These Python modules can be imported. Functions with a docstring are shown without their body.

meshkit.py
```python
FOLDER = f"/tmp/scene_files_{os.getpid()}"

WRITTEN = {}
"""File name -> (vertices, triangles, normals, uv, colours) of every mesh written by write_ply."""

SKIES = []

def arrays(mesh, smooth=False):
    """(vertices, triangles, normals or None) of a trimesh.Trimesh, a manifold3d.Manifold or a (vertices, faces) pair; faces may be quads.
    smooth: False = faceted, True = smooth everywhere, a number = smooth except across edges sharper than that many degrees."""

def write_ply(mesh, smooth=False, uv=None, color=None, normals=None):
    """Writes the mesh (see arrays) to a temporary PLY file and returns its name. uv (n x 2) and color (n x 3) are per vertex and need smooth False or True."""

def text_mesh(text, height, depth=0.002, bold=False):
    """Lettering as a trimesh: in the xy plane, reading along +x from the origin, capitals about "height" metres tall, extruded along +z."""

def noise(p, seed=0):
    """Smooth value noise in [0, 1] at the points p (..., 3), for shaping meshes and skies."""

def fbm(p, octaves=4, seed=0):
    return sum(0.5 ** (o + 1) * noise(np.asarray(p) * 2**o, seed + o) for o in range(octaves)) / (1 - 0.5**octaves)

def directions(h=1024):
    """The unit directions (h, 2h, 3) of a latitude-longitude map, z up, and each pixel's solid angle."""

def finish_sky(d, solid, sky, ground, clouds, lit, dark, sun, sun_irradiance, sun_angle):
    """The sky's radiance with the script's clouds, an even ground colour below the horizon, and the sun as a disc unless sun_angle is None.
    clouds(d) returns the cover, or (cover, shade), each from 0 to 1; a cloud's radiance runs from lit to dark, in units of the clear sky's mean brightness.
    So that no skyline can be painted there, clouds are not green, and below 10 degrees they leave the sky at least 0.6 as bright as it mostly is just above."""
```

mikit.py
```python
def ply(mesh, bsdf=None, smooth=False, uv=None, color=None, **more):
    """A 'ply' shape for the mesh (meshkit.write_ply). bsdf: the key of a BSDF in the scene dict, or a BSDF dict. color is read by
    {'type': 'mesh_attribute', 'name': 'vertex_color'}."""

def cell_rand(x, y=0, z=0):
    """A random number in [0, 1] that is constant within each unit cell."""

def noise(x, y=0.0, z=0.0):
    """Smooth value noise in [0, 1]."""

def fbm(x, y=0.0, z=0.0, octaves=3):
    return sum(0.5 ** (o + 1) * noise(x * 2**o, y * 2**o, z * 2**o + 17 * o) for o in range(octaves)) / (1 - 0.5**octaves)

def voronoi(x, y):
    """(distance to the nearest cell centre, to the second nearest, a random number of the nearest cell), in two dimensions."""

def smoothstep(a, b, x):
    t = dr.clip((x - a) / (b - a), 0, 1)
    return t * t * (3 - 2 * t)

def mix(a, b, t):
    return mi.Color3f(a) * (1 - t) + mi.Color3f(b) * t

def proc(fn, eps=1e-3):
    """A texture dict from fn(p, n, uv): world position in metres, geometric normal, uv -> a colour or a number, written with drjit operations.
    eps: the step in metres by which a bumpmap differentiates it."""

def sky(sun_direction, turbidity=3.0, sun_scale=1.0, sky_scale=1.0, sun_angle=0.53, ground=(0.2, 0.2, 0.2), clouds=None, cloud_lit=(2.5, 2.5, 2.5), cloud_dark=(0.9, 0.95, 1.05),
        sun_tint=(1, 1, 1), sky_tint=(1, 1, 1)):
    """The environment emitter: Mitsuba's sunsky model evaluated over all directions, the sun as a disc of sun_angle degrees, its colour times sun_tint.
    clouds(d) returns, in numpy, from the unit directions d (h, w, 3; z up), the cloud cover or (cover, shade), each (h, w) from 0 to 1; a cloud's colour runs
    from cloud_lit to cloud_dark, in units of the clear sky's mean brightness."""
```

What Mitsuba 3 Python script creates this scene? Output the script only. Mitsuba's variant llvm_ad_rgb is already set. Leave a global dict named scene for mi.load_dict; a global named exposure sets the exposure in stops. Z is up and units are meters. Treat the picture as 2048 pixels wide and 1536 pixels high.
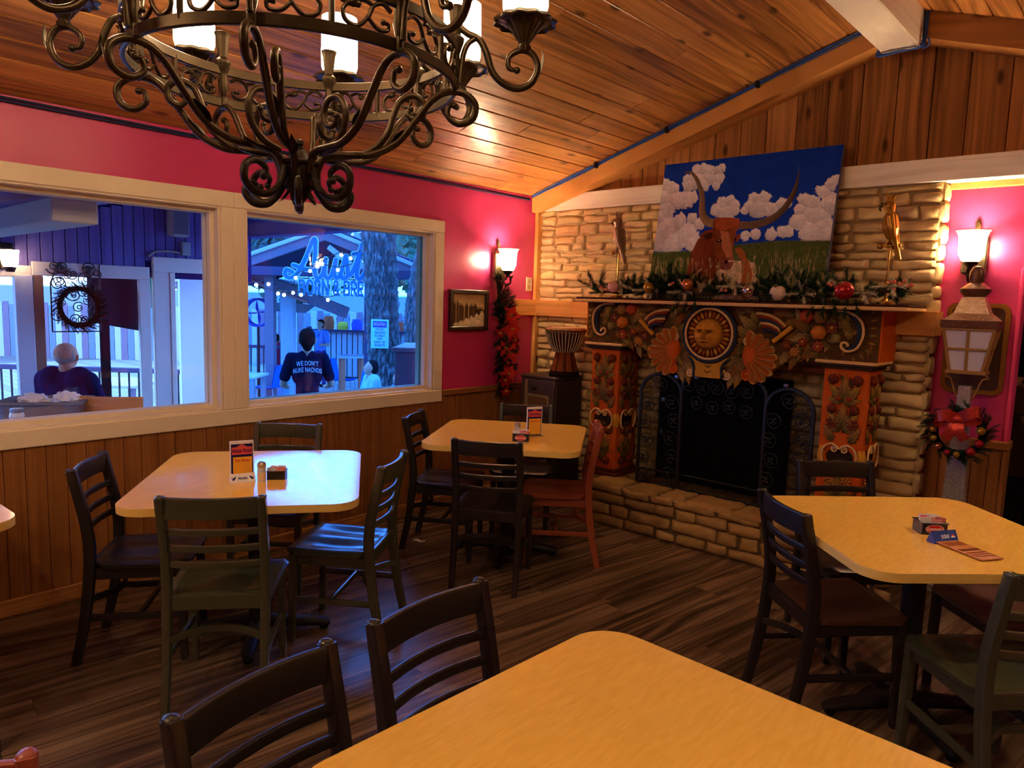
import math, random
import numpy as np, trimesh, manifold3d, shapely, shapely.affinity
import drjit as dr
import mitsuba as mi
import mikit, meshkit
from mikit import noise, fbm, voronoi, cell_rand, smoothstep, mix, proc
from shapely.geometry import LineString, Polygon, Point, box as sbox
from shapely.ops import unary_union
random.seed(7)
RNG = np.random.default_rng(7)
PI = math.pi
scene, labels = {}, {}
T = mi.ScalarTransform4f

# ---------------------------------------------------------------- camera, sky, exposure
exposure = 2.35
CAM = np.array([0.0, 0.0, 1.6])
YAW, PITCH, ROLL, FOC = math.radians(42.0), math.radians(-6.69), math.radians(1.753), 1440.0
FWD = np.array([-math.sin(YAW) * math.cos(PITCH), math.cos(YAW) * math.cos(PITCH), math.sin(PITCH)])
_r = np.cross(FWD, [0, 0, 1]); _r /= np.linalg.norm(_r); _u = np.cross(_r, FWD)
UP = -_r * math.sin(ROLL) + _u * math.cos(ROLL)
scene['camera'] = {'type': 'perspective', 'fov': 2 * math.degrees(math.atan(1024 / FOC)), 'fov_axis': 'x', 'near_clip': 0.02, 'far_clip': 300.0,
                   'to_world': T().look_at(origin=CAM.tolist(), target=(CAM + FWD).tolist(), up=UP.tolist())}


def _clouds(d):
    n = meshkit.fbm(d * np.array([3.0, 3.0, 6.0]) + 4.0, 4, seed=3)
    return np.clip((n - 0.35) * 3.0, 0, 1) * 0.7


SKY_TINT = (0.26, 0.60, 1.3)
scene['sky'] = mikit.sky((-0.55, 0.25, 0.8), turbidity=4.0, sun_scale=0.05, sky_scale=9.0, sun_angle=8.0, ground=(0.18, 0.2, 0.24), clouds=_clouds,
                         cloud_lit=(0.62, 1.1, 2.1), cloud_dark=(0.36, 0.62, 1.2), sky_tint=SKY_TINT, sun_tint=(0.35, 0.7, 1.3))
WARM = np.array([1.0, 0.66, 0.37])
CHAND_L, SCONCE_L = 9.0, 42.0


# ---------------------------------------------------------------- helpers: materials
def L(r, g, b):
    c = np.array([r, g, b]) / 255.0
    return [float(x) for x in np.where(c <= 0.04045, c / 12.92, ((c + 0.055) / 1.055) ** 2.4)]


def rgb(c):
    return {'type': 'rgb', 'value': list(map(float, c))}


def principled(col, rough=0.5, metal=0.0, spec=0.5, **k):
    if rough >= 0.40 and metal == 0 and not k:
        return {'type': 'twosided', 'b': {'type': 'diffuse', 'reflectance': col if isinstance(col, dict) else rgb(col)}}
    return {'type': 'twosided', 'b': {'type': 'principled', 'base_color': col if isinstance(col, dict) else rgb(col), 'roughness': rough, 'metallic': metal, 'specular': spec, **k}}


def mat(name, *a, **k):
    scene[name] = principled(*a, **k)
    return name


def noise2(x, y):
    """Smooth value noise in the plane, at half the cost of mikit.noise."""
    x, y = mi.Float(x), mi.Float(y)
    i, j = dr.floor(x), dr.floor(y)
    a, b = x - i, y - j
    a, b = a * a * (3 - 2 * a), b * b * (3 - 2 * b)
    return dr.lerp(dr.lerp(cell_rand(i, j), cell_rand(i + 1, j), a), dr.lerp(cell_rand(i, j + 1), cell_rand(i + 1, j + 1), a), b)


def flat(r, g, b, rough=0.5, metal=0.0, **k):
    n = 'm_%d_%d_%d_%d_%d' % (r, g, b, int(rough * 100), int(metal * 100)) + ''.join(f'_{a}{int(v*100)}' for a, v in k.items())
    if n not in scene:
        mat(n, L(r, g, b), rough, metal, **k)
    return n


def bump(inner, fn, scale, eps=1e-3):
    return {'type': 'twosided', 'b': {'type': 'bumpmap', 'arbitrary': proc(fn, eps), 'scale': scale, 'bsdf': inner['b']}}


VC = {'type': 'mesh_attribute', 'name': 'vertex_color'}
mat('vc', VC, 0.75)
mat('vcg', VC, 0.45, 0.0, 0.25)
mat('vcm', VC, 0.3, 0.75)


def wood(name, dark, mid, light, rough, knots=0.0, grain=60.0, streak=0.5, tone=0.35, spec=0.5, **k):
    """Boards carry uv: u = metres along the grain (plus a random shift), v = 10 * board number + metres across."""
    cd, cm, cl = mi.Color3f(L(*dark)), mi.Color3f(L(*mid)), mi.Color3f(L(*light))

    def fn(p, n, uv):
        bid = dr.floor(uv.y / 10 + 0.5)
        across, along = uv.y - bid * 10, uv.x
        rnd = cell_rand(bid, 3)
        w = noise2(along * 1.6, across * 14 + bid * 7.3)
        g = noise2(along * 2.2 + bid * 3.1, (across + 0.04 * w) * grain * 2)
        g2 = noise2(along * 0.9 + bid * 5.7, (across + 0.10 * w) * grain * 0.6 + 40)
        t = dr.clip(0.5 + (g - 0.5) * streak + (g2 - 0.5) * streak * 1.2 + (rnd - 0.5) * 2 * tone, 0, 1)
        c = dr.select(t < 0.5, mix(cd, cm, t * 2), mix(cm, cl, t * 2 - 1))
        if knots:
            kx, ky = along * 2.3, across * 6 + bid * 13.7
            ix, iy = dr.floor(kx), dr.floor(ky)
            d = dr.sqrt(dr.square(kx - ix - 0.25 - 0.5 * cell_rand(ix, iy, 1)) + dr.square(ky - iy - 0.3 - 0.4 * cell_rand(ix, iy, 2)))
            k_ = smoothstep(0.15, 0.04, d) * dr.select(cell_rand(ix, iy, 3) < knots, 1.0, 0.0)
            c = mix(c, cd * 0.35, k_ * 0.85)
        return c

    scene[name] = principled(proc(fn), rough, 0.0, spec, **k)
    return name


# ---------------------------------------------------------------- helpers: things
def numbered(name):
    taken = lambda k: k in labels or k in scene or k in KEYS
    k, i = name, 0
    while taken(k):
        i += 1
        k = f'{name}_{i:03d}'
    KEYS.add(k)
    return k


KEYS = set()


def tag(key, label=None, cat=None, group=None, kind=None):
    d = {}
    for a, v in (('label', label), ('category', cat), ('group', group), ('kind', kind)):
        if v:
            d[a] = v
    labels[key] = d
    return key


class Thing:
    """Meshes of one thing, placed once or more."""

    def __init__(s):
        s.parts, s.n = [], {}

    def add(s, name, mesh, m, smooth=30, parent=None, label=None, kind=None, **kw):
        base = (parent + '__' if parent else '') + name
        i = s.n.get(base, 0); s.n[base] = i + 1
        full = base if i == 0 else f'{base}_{i:03d}'
        s.parts.append((full, mikit.ply(mesh, m, smooth, **kw), label, kind))
        return full

    def light(s, name, mesh, radiance, m='lampglass', parent=None, smooth=30, weight=1.0):
        base = (parent + '__' if parent else '') + name
        i = s.n.get(base, 0); s.n[base] = i + 1
        full = base if i == 0 else f'{base}_{i:03d}'
        s.parts.append((full, mikit.ply(mesh, m, smooth, emitter={'type': 'area', 'radiance': rgb(radiance), 'sampling_weight': weight}), None, None))
        return full

    def place(s, name, label=None, cat=None, loc=(0, 0, 0), rotz=0.0, group=None, kind=None, M=None, single=False, scale=None):
        key = numbered(name)
        tag(key, label, cat, group, kind)
        t = M
        if t is None and (tuple(loc) != (0, 0, 0) or rotz or scale):
            t = T().translate(list(map(float, loc))).rotate([0, 0, 1], rotz)
            if scale:
                t = t.scale(list(scale) if not np.isscalar(scale) else [scale] * 3)
        for full, d, lab, kd in s.parts:
            k = key if single else key + '__' + full
            scene[k] = d if t is None else {**d, 'to_world': t}
            if lab or kd:
                e = labels.setdefault(k, {})
                if lab: e['label'] = lab
                if kd: e['kind'] = kd
        return key


def single(name, mesh, m, label=None, cat=None, smooth=30, group=None, kind=None, **kw):
    t = Thing(); t.add('x', mesh, m, smooth, **kw)
    return t.place(name, label, cat, group=group, kind=kind, single=True)


# ---------------------------------------------------------------- helpers: meshes (all return (vertices, faces))
def cat(*ms):
    vs, fs, n = [], [], 0
    for m in ms:
        v, f = (np.asarray(m.vertices), np.asarray(m.faces)) if hasattr(m, 'faces') else m
        f = np.asarray(f, int)
        if f.shape[1] == 4:
            f = np.vstack([f[:, [0, 1, 2]], f[:, [0, 2, 3]]])
        vs.append(np.asarray(v, float)); fs.append(f + n); n += len(v)
    return np.vstack(vs), np.vstack(fs)


def mv(m, loc=(0, 0, 0), rz=0.0, rx=0.0, ry=0.0, s=1.0):
    v, f = (np.asarray(m.vertices), np.asarray(m.faces)) if hasattr(m, 'faces') else m
    v = np.asarray(v, float) * np.asarray(s)
    for a, (i, j) in ((rx, (1, 2)), (ry, (2, 0)), (rz, (0, 1))):
        if a:
            c, q = math.cos(math.radians(a)), math.sin(math.radians(a))
            w = v.copy(); w[:, i] = v[:, i] * c - v[:, j] * q; w[:, j] = v[:, i] * q + v[:, j] * c; v = w
    return v + np.asarray(loc, float), f


_CB = None


def cbox(x0, x1, y0, y1, z0, z1, b=0.004):
    """Box with chamfered edges."""
    global _CB
    if _CB is None:
        from scipy.spatial import ConvexHull
        pts, ids = [], []
        for sx in (-1, 1):
            for sy in (-1, 1):
                for sz in (-1, 1):
                    for ax in range(3):
                        ids.append((sx, sy, sz, ax))
        q = []
        for sx, sy, sz, ax in ids:
            p = np.array([sx, sy, sz], float) * 0.8; p[ax] = (sx, sy, sz)[ax]; q.append(p)
        h = ConvexHull(np.array(q)); f = []
        for t in h.simplices:
            a, b_, c = (np.array(q[i]) for i in t)
            f.append(t if np.dot(np.cross(b_ - a, c - a), a + b_ + c) > 0 else t[::-1])
        _CB = (ids, np.array(f))
    c = np.array([(x0 + x1) / 2, (y0 + y1) / 2, (z0 + z1) / 2]); h = np.abs(np.array([x1 - x0, y1 - y0, z1 - z0])) / 2
    b = min(b, 0.45 * h.min())
    v = []
    for sx, sy, sz, ax in _CB[0]:
        p = np.array([sx, sy, sz]) * (h - b); p[ax] = (sx, sy, sz)[ax] * h[ax]; v.append(p + c)
    return np.array(v), _CB[1]


def pbox(x0, x1, y0, y1, z0, z1):
    v = np.array([[x, y, z] for x in (x0, x1) for y in (y0, y1) for z in (z0, z1)], float)
    return v, np.array([[0, 1, 3], [0, 3, 2], [4, 6, 7], [4, 7, 5], [0, 4, 5], [0, 5, 1], [2, 3, 7], [2, 7, 6], [0, 2, 6], [0, 6, 4], [1, 5, 7], [1, 7, 3]])


def rrect(w, h, r, n=2):
    """Rounded rectangle outline, counter-clockwise."""
    r = min(r, w / 2 - 1e-5, h / 2 - 1e-5); out = []
    for cx, cy, a0 in ((w / 2 - r, h / 2 - r, 0), (-w / 2 + r, h / 2 - r, 90), (-w / 2 + r, -h / 2 + r, 180), (w / 2 - r, -h / 2 + r, 270)):
        for i in range(n + 1):
            a = math.radians(a0 + 90 * i / n); out.append((cx + r * math.cos(a), cy + r * math.sin(a)))
    return np.array(out)


def circ(r, n=8):
    a = np.arange(n) / n * 2 * PI
    return np.c_[r * np.cos(a), r * np.sin(a)]


def sweep(path, sec, ref=(0, 0, 1), scale=None, caps=True, closed=False):
    """Section (k,2) along the path; its first coordinate lies across, its second along ref."""
    p = np.asarray(path, float); sec = np.asarray(sec, float); n, k = len(p), len(sec)
    t = (np.roll(p, -1, 0) - np.roll(p, 1, 0)) if closed else np.gradient(p, axis=0)
    t /= np.linalg.norm(t, axis=1, keepdims=True) + 1e-12
    ref = np.broadcast_to(np.asarray(ref, float), p.shape)
    b = ref - (ref * t).sum(1, keepdims=True) * t
    b /= np.linalg.norm(b, axis=1, keepdims=True) + 1e-12
    a = np.cross(t, b)
    sc = np.ones((n, 2)) if scale is None else np.broadcast_to(np.asarray(scale, float).reshape(n, -1), (n, 2))
    v = p[:, None] + a[:, None] * (sec[None, :, :1] * sc[:, None, :1]) + b[:, None] * (sec[None, :, 1:] * sc[:, None, 1:])
    v = v.reshape(-1, 3); f = []
    i = np.arange(k); j = (i + 1) % k
    for s in range(n if closed else n - 1):
        A, B = s * k, ((s + 1) % n) * k
        f += [np.c_[A + i, A + j, B + j], np.c_[A + i, B + j, B + i]]
    if caps and not closed:
        c0, c1 = len(v), len(v) + 1
        v = np.vstack([v, p[0], p[-1]])
        f += [np.c_[j, i, np.full(k, c0)], np.c_[(n - 1) * k + i, (n - 1) * k + j, np.full(k, c1)]]
    return v, np.vstack(f)


def tube(path, r, n=8, closed=False, caps=True):
    """Round tube, free of twist, radius a number or one per point."""
    p = np.asarray(path, float); m = len(p); r = np.broadcast_to(np.asarray(r, float), m)
    t = (np.roll(p, -1, 0) - np.roll(p, 1, 0)) if closed else np.gradient(p, axis=0)
    t /= np.linalg.norm(t, axis=1, keepdims=True) + 1e-12
    b = np.zeros_like(p); s = np.array([0, 0, 1.0]) if abs(t[0, 2]) < 0.9 else np.array([1.0, 0, 0])
    for i in range(m):
        s = s - (s @ t[i]) * t[i]; s /= np.linalg.norm(s) + 1e-12; b[i] = s
    a = np.cross(t, b); th = np.arange(n) / n * 2 * PI
    v = (p[:, None] + r[:, None, None] * (a[:, None] * np.cos(th)[None, :, None] + b[:, None] * np.sin(th)[None, :, None])).reshape(-1, 3)
    f = []; i = np.arange(n); j = (i + 1) % n
    for q in range(m if closed else m - 1):
        A, B = q * n, ((q + 1) % m) * n
        f += [np.c_[A + i, A + j, B + j], np.c_[A + i, B + j, B + i]]
    if caps and not closed:
        c0 = len(v); v = np.vstack([v, p[0], p[-1]])
        f += [np.c_[j, i, np.full(n, c0)], np.c_[(m - 1) * n + i, (m - 1) * n + j, np.full(n, c0 + 1)]]
    return v, np.vstack(f)


def lathe(prof, n=16, a0=0.0, flute=0.0, nf=8):
    """Profile [(r, z), ...] from bottom to top turned about z."""
    prof = np.asarray(prof, float); th = np.arange(n) / n * 2 * PI + a0; m = len(prof)
    k = 1 + flute * np.cos(th * nf)
    v = np.stack([prof[:, None, 0] * (np.cos(th) * k)[None], prof[:, None, 0] * (np.sin(th) * k)[None], np.repeat(prof[:, 1:2], n, 1)], -1).reshape(-1, 3)
    f = []; i = np.arange(n); j = (i + 1) % n
    for q in range(m - 1):
        A, B = q * n, (q + 1) * n
        f += [np.c_[A + i, A + j, B + j], np.c_[A + i, B + j, B + i]]
    return v, np.vstack(f)


def ball(c, r, n=2, s=(1, 1, 1)):
    m = trimesh.creation.icosphere(n, 1.0)
    return np.asarray(m.vertices) * np.asarray(s) * r + np.asarray(c, float), np.asarray(m.faces)


def extrude(poly, h):
    gs = getattr(poly, 'geoms', [poly])
    return cat(*[trimesh.creation.extrude_polygon(g, h, engine='earcut') for g in gs if g.area > 1e-9])


def grid(fn, nu, nv, closed_u=False):
    """Mesh of fn(u, v) -> (n,3), u and v in [0,1]."""
    u, v = np.meshgrid(np.linspace(0, 1, nu), np.linspace(0, 1, nv), indexing='ij')
    p = np.asarray(fn(u.ravel(), v.ravel()))
    i = np.arange(nu - 1)[:, None] * nv + np.arange(nv - 1)[None]
    i = i.ravel()
    return p, np.vstack([np.c_[i, i + nv, i + nv + 1], np.c_[i, i + nv + 1, i + 1]])


def bez(*pts, n=16):
    """Catmull-Rom curve through the points."""
    p = np.asarray(pts, float); q = np.vstack([2 * p[0] - p[1], p, 2 * p[-1] - p[-2]]); out = []
    for i in range(len(p) - 1):
        a, b, c, d = q[i:i + 4]; t = np.linspace(0, 1, n, endpoint=False)[:, None]
        out.append(0.5 * (2 * b + (c - a) * t + (2 * a - 5 * b + 4 * c - d) * t ** 2 + (3 * b - a - 3 * c + d) * t ** 3))
    return np.vstack(out + [p[-1:]])


def clothoid(start, heading, segs, step=0.008):
    """2-D path: segs = [(length, curvature at start, at end)] in radians per metre."""
    x, y = start; h = math.radians(heading); out = [(x, y)]
    for ln, k0, k1 in segs:
        n = max(2, int(ln / step))
        for i in range(n):
            h += (k0 + (k1 - k0) * (i + 0.5) / n) * ln / n
            x += math.cos(h) * ln / n; y += math.sin(h) * ln / n; out.append((x, y))
    return np.array(out)


def leaf(ln, wd, curl=0.3, n=5, thick=0.002, fold=0.25, tip=0.0):
    """A leaf along +x, face up (+z), bending by curl."""
    def top(u, v, s):
        w = wd / 2 * np.sin(PI * np.clip(u, 0.02, 0.985) ** 0.75) * (v * 2 - 1)
        a = u * curl
        x = ln * (np.sin(a) / curl if abs(curl) > 1e-3 else u); z = ln * ((1 - np.cos(a)) / curl if abs(curl) > 1e-3 else 0 * u)
        return np.c_[x, w, z + np.abs(w) * fold + s * thick]
    A, fa = grid(lambda u, v: top(u, v, 1), n + 1, 3); B, fb = grid(lambda u, v: top(u, v, -1), n + 1, 3)
    return cat((A, fa), (B, fb[:, ::-1]))


def board_uv(m, axis, bid, shift):
    """uv for the wood materials: grain along the axis (0, 1, 2 or a vector)."""
    v = np.asarray(m[0]); e = np.zeros(3)
    if np.isscalar(axis): e[axis] = 1
    else: e = np.asarray(axis, float)
    c = v.mean(0); d = v - c; al = d @ e; r = d - al[:, None] * e
    k = np.argmax(r.std(0)); ac = r[:, k] + 0.3 * r[:, (k + 1) % 3] + 0.3 * r[:, (k + 2) % 3]
    return np.c_[al + shift, ac + 10.0 * bid]


_BID = [0]


def board(t, name, m, material, axis, smooth=False, parent=None, **k):
    _BID[0] += 1
    return t.add(name, m, material, smooth, parent=parent, uv=board_uv(m, axis, _BID[0] % 400, RNG.uniform(0, 50)), **k)


def col(m, c, var=0.0, seed=0, freq=20.0):
    """One linear colour per vertex with some noise."""
    v = np.asarray(m[0]); c = np.asarray(c, float)
    n = meshkit.fbm(v * freq + seed * 3.7, 3, seed)[:, None] if var else 0.5
    return np.clip(c[None] * (1 + var * 2 * (n - 0.5)), 0, 1) * np.ones((len(v), 1))
# ---------------------------------------------------------------- materials
wood('floorwood', (50, 37, 28), (82, 63, 48), (112, 90, 70), 0.32, grain=45, streak=0.8, tone=0.13, spec=0.45)
wood('pine', (108, 66, 34), (168, 112, 60), (200, 144, 82), 0.30, knots=0.42, grain=50, streak=0.45, tone=0.26)
wood('cedar', (104, 68, 40), (154, 106, 62), (186, 132, 80), 0.6, knots=0.42, grain=55, streak=0.4, tone=0.25)
wood('beamwood', (150, 100, 52), (192, 136, 78), (210, 154, 92), 0.5, knots=0.2, grain=45, streak=0.4, tone=0.05)
wood('wainscot', (118, 74, 42), (138, 88, 50), (152, 100, 58), 0.42, grain=80, streak=0.45, tone=0.06)
wood('whitewood', (206, 196, 180), (234, 226, 212), (240, 233, 220), 0.6, grain=50, streak=0.35, tone=0.03)
wood('indigowood', (92, 84, 140), (106, 98, 158), (118, 110, 172), 0.55, grain=30, streak=0.5, tone=0.12)
_pk, _pk2 = mi.Color3f(L(192, 54, 110)), mi.Color3f(L(182, 48, 102))


def _pinkcol(p, n, uv):
    return mix(_pk2, _pk, noise2((p.x + p.y) * 3, p.z * 3))


def _trowel(p, n, uv):
    a, b = p.x + p.y, p.z
    w = noise2(a * 4, b * 4)
    return smoothstep(0.50, 0.56, noise2(a * 9 + w * 6, b * 9 - w * 5)) * 0.6 + 0.3 * noise2(a * 40, b * 40)


scene['pink'] = principled(proc(_pinkcol), 0.36, 0.0, 0.4)
mat('trim', L(222, 208, 186), 0.42)
mat('trimgray', L(196, 188, 172), 0.5)


def _lam(p, n, uv):
    return mix(L(218, 170, 76), L(226, 180, 88), noise2(p.x * 160, p.y * 30))


scene['laminate'] = principled(proc(_lam), 0.12, 0.0, 1.0, clearcoat=1.0, clearcoat_gloss=0.97)
mat('lamedge', L(226, 190, 104), 0.3)
mat('stone', VC, 0.85, 0.0, 0.2)
scene['glass'] = {'type': 'thindielectric', 'int_ior': 1.5}
scene['blueglass'] = {'type': 'thindielectric', 'int_ior': 1.5, 'specular_transmittance': rgb((0.26, 0.66, 1.0))}
mat('blackiron', L(26, 25, 27), 0.5, 0.3)
mat('lampglass', L(240, 214, 160), 0.35)

XW, YS = -4.02, 4.74          # window wall face, stone face
ZE, SL = 2.455, 0.306         # eave height, roof slope


def zroof(x):
    return ZE + SL * (x + 4.02) if x < -1.27 else ZE + SL * 2.75 - 0.33 * (x + 1.27)


# ---------------------------------------------------------------- floor
t = Thing()
t.add('subfloor', pbox(-4.25, 3.4, -3.6, 5.0, -0.08, -0.012), flat(30, 22, 16, 0.8))
PW = 0.152
room = sbox(-4.02, -1.4, 2.6, 4.86)
ROT = -7.0
for i in range(-52, 34):
    x0 = i * PW; y = -3.4 - RNG.uniform(0, 1.2)
    while y < 6.5:
        y1 = y + 1.22
        q = shapely.affinity.rotate(sbox(x0 + 0.0006, y + 0.0006, x0 + PW - 0.0006, y1 - 0.0006), ROT, origin=(0, 0)).intersection(room)
        if q.geom_type == 'Polygon' and q.area > 0.004:
            v, f = extrude(q, 0.012)
            board(t, 'plank', (v - [0, 0, 0.012], f), 'floorwood', (-math.sin(math.radians(ROT)), math.cos(math.radians(ROT)), 0))
        y = y1
t.place('floor', kind='structure')

# ---------------------------------------------------------------- window wall (left)
WIN = [(-0.75, 1.955), (2.10, 3.57)]; WZ0, WZ1 = 0.905, 2.075; XG = -4.12
t = Thing()
XO = -4.20
core = [pbox(XO, XW, -3.6, 4.95, 0, WZ0), pbox(XO, XW, -3.6, 4.95, WZ1, 2.75)]
for a, b in ((-3.6, WIN[0][0]), (WIN[0][1], WIN[1][0]), (WIN[1][1], 4.95)):
    core.append(pbox(XO, XW, a, b, WZ0, WZ1))
t.add('plaster', cat(*core), 'pink', False)
BW = 0.089
for i in range(64):
    y0 = 4.70 - (i + 1) * BW
    if y0 < -1.0: continue
    z1 = 0.875 if y0 + BW > 3.66 else 0.83
    board(t, 'board', cbox(XW, XW + 0.012, y0 + 0.001, y0 + BW - 0.001, 0.08, z1, 0.003), 'wainscot', 2)
board(t, 'cap_rail', cbox(XW, XW + 0.03, 3.66, 4.72, 0.86, 0.905, 0.005), 'wainscot', 1)
t.place('wall_left', kind='structure')
t = Thing(); board(t, 'x', cbox(XW, XW + 0.02, -1.5, 4.4, 0.0, 0.085, 0.005), 'cedar', 1); t.place('baseboard_left', kind='structure', single=True)
for wi, (a, b) in enumerate(WIN):
    t = Thing()
    ca = 0.085
    ya, yb = (a, 2.028) if wi == 0 else (2.028, b + ca)
    ml = 2.028 - WIN[0][1] if wi == 0 else WIN[1][0] - 2.028
    # flat casing boards
    t.add('casing', cbox(XW, XW + 0.022, ya - (ca if wi == 0 else 0), yb, WZ1 - 0.005, 2.157, 0.004), 'trim', False)
    t.add('casing', cbox(XW, XW + 0.024, ya - (ca if wi == 0 else 0), yb, 0.82, WZ0 + 0.004, 0.004), 'trim', False)
    for y0, y1 in ((a - ca, a) if wi == 0 else (2.028, a), (b, 2.028) if wi == 0 else (b, b + ca)):
        t.add('casing', cbox(XW, XW + 0.02, y0, y1, WZ0 + 0.004, WZ1 - 0.005, 0.004), 'trim', False)
    # jamb lining and stop beads
    for x0, x1, e in ((XO, XW + 0.012, 0.016), (XG + 0.012, XG + 0.055, 0.038), (XG - 0.05, XG - 0.012, 0.038)):
        fr = [cbox(x0, x1, a, a + e, WZ0, WZ1, 0.003), cbox(x0, x1, b - e, b, WZ0, WZ1, 0.003), cbox(x0, x1, a + e, b - e, WZ0, WZ0 + e, 0.003), cbox(x0, x1, a + e, b - e, WZ1 - e, WZ1, 0.003)]
        t.add('jamb' if e == 0.016 else 'stop_bead', cat(*fr), 'trim', False)
    t.add('pane', ([[XG, a + .02, WZ0 + .02], [XG, b - .02, WZ0 + .02], [XG, b - .02, WZ1 - .02], [XG, a + .02, WZ1 - .02]], [[0, 1, 2, 3]]), 'blueglass' if wi else 'glass', False)
    t.place(f'window_{wi + 1}', kind='structure')

# ---------------------------------------------------------------- ceiling
t = Thing()
th = math.atan(SL)
def slope_box(x0, x1, y0, y1, zf, thick, b=0.003):
    """Board lying in the roof slope between x0 and x1 (plan), its lower face on the roof line."""
    m = cbox(x0, x1, y0, y1, 0, thick, b); v = m[0].copy(); v[:, 2] += np.array([zf(q) for q in v[:, 0]]); return v, m[1]
n = 19; w = 2.75 / n
for i in range(n):
    x0 = -4.02 + i * w; y = 4.83 - RNG.uniform(0.4, 3.2)
    cuts = [4.83]
    while cuts[-1] > -2.2:
        cuts.append(cuts[-1] - (RNG.uniform(0.6, 2.4) if len(cuts) == 1 else RNG.uniform(2.0, 3.6)))
    for y1, y0 in zip(cuts[:-1], cuts[1:]):
        board(t, 'plank', slope_box(x0 + 0.0025, x0 + w - 0.0025, y0 + 0.0005, y1 - 0.0005, zroof, 0.02, 0.004), 'pine', 1)
for i in range(9):
    x0 = -1.27 + i * w
    for y0, y1 in ((-0.4, 2.2), (2.2, 4.83)):
        board(t, 'plank', slope_box(x0 + 0.002, x0 + w - 0.002, y0, y1 - 0.001, zroof, 0.02, 0.004), 'pine', 1)
t.add('deck', cat(slope_box(-4.3, -1.27, -3.7, 5.0, lambda x: zroof(min(x, -1.2701)) + 0.019, 0.05), slope_box(-1.27, 3.5, -3.7, 5.0, lambda x: zroof(max(x, -1.27)) + 0.019, 0.05)), flat(96, 58, 34, 0.7), False)
t.place('ceiling', kind='structure')
t = Thing(); board(t, 'x', cbox(-1.368, -1.168, -3.5, 4.63, 3.065, 3.30, 0.006), 'whitewood', 1); t.place('trim_1', kind='structure', single=True)
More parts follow.
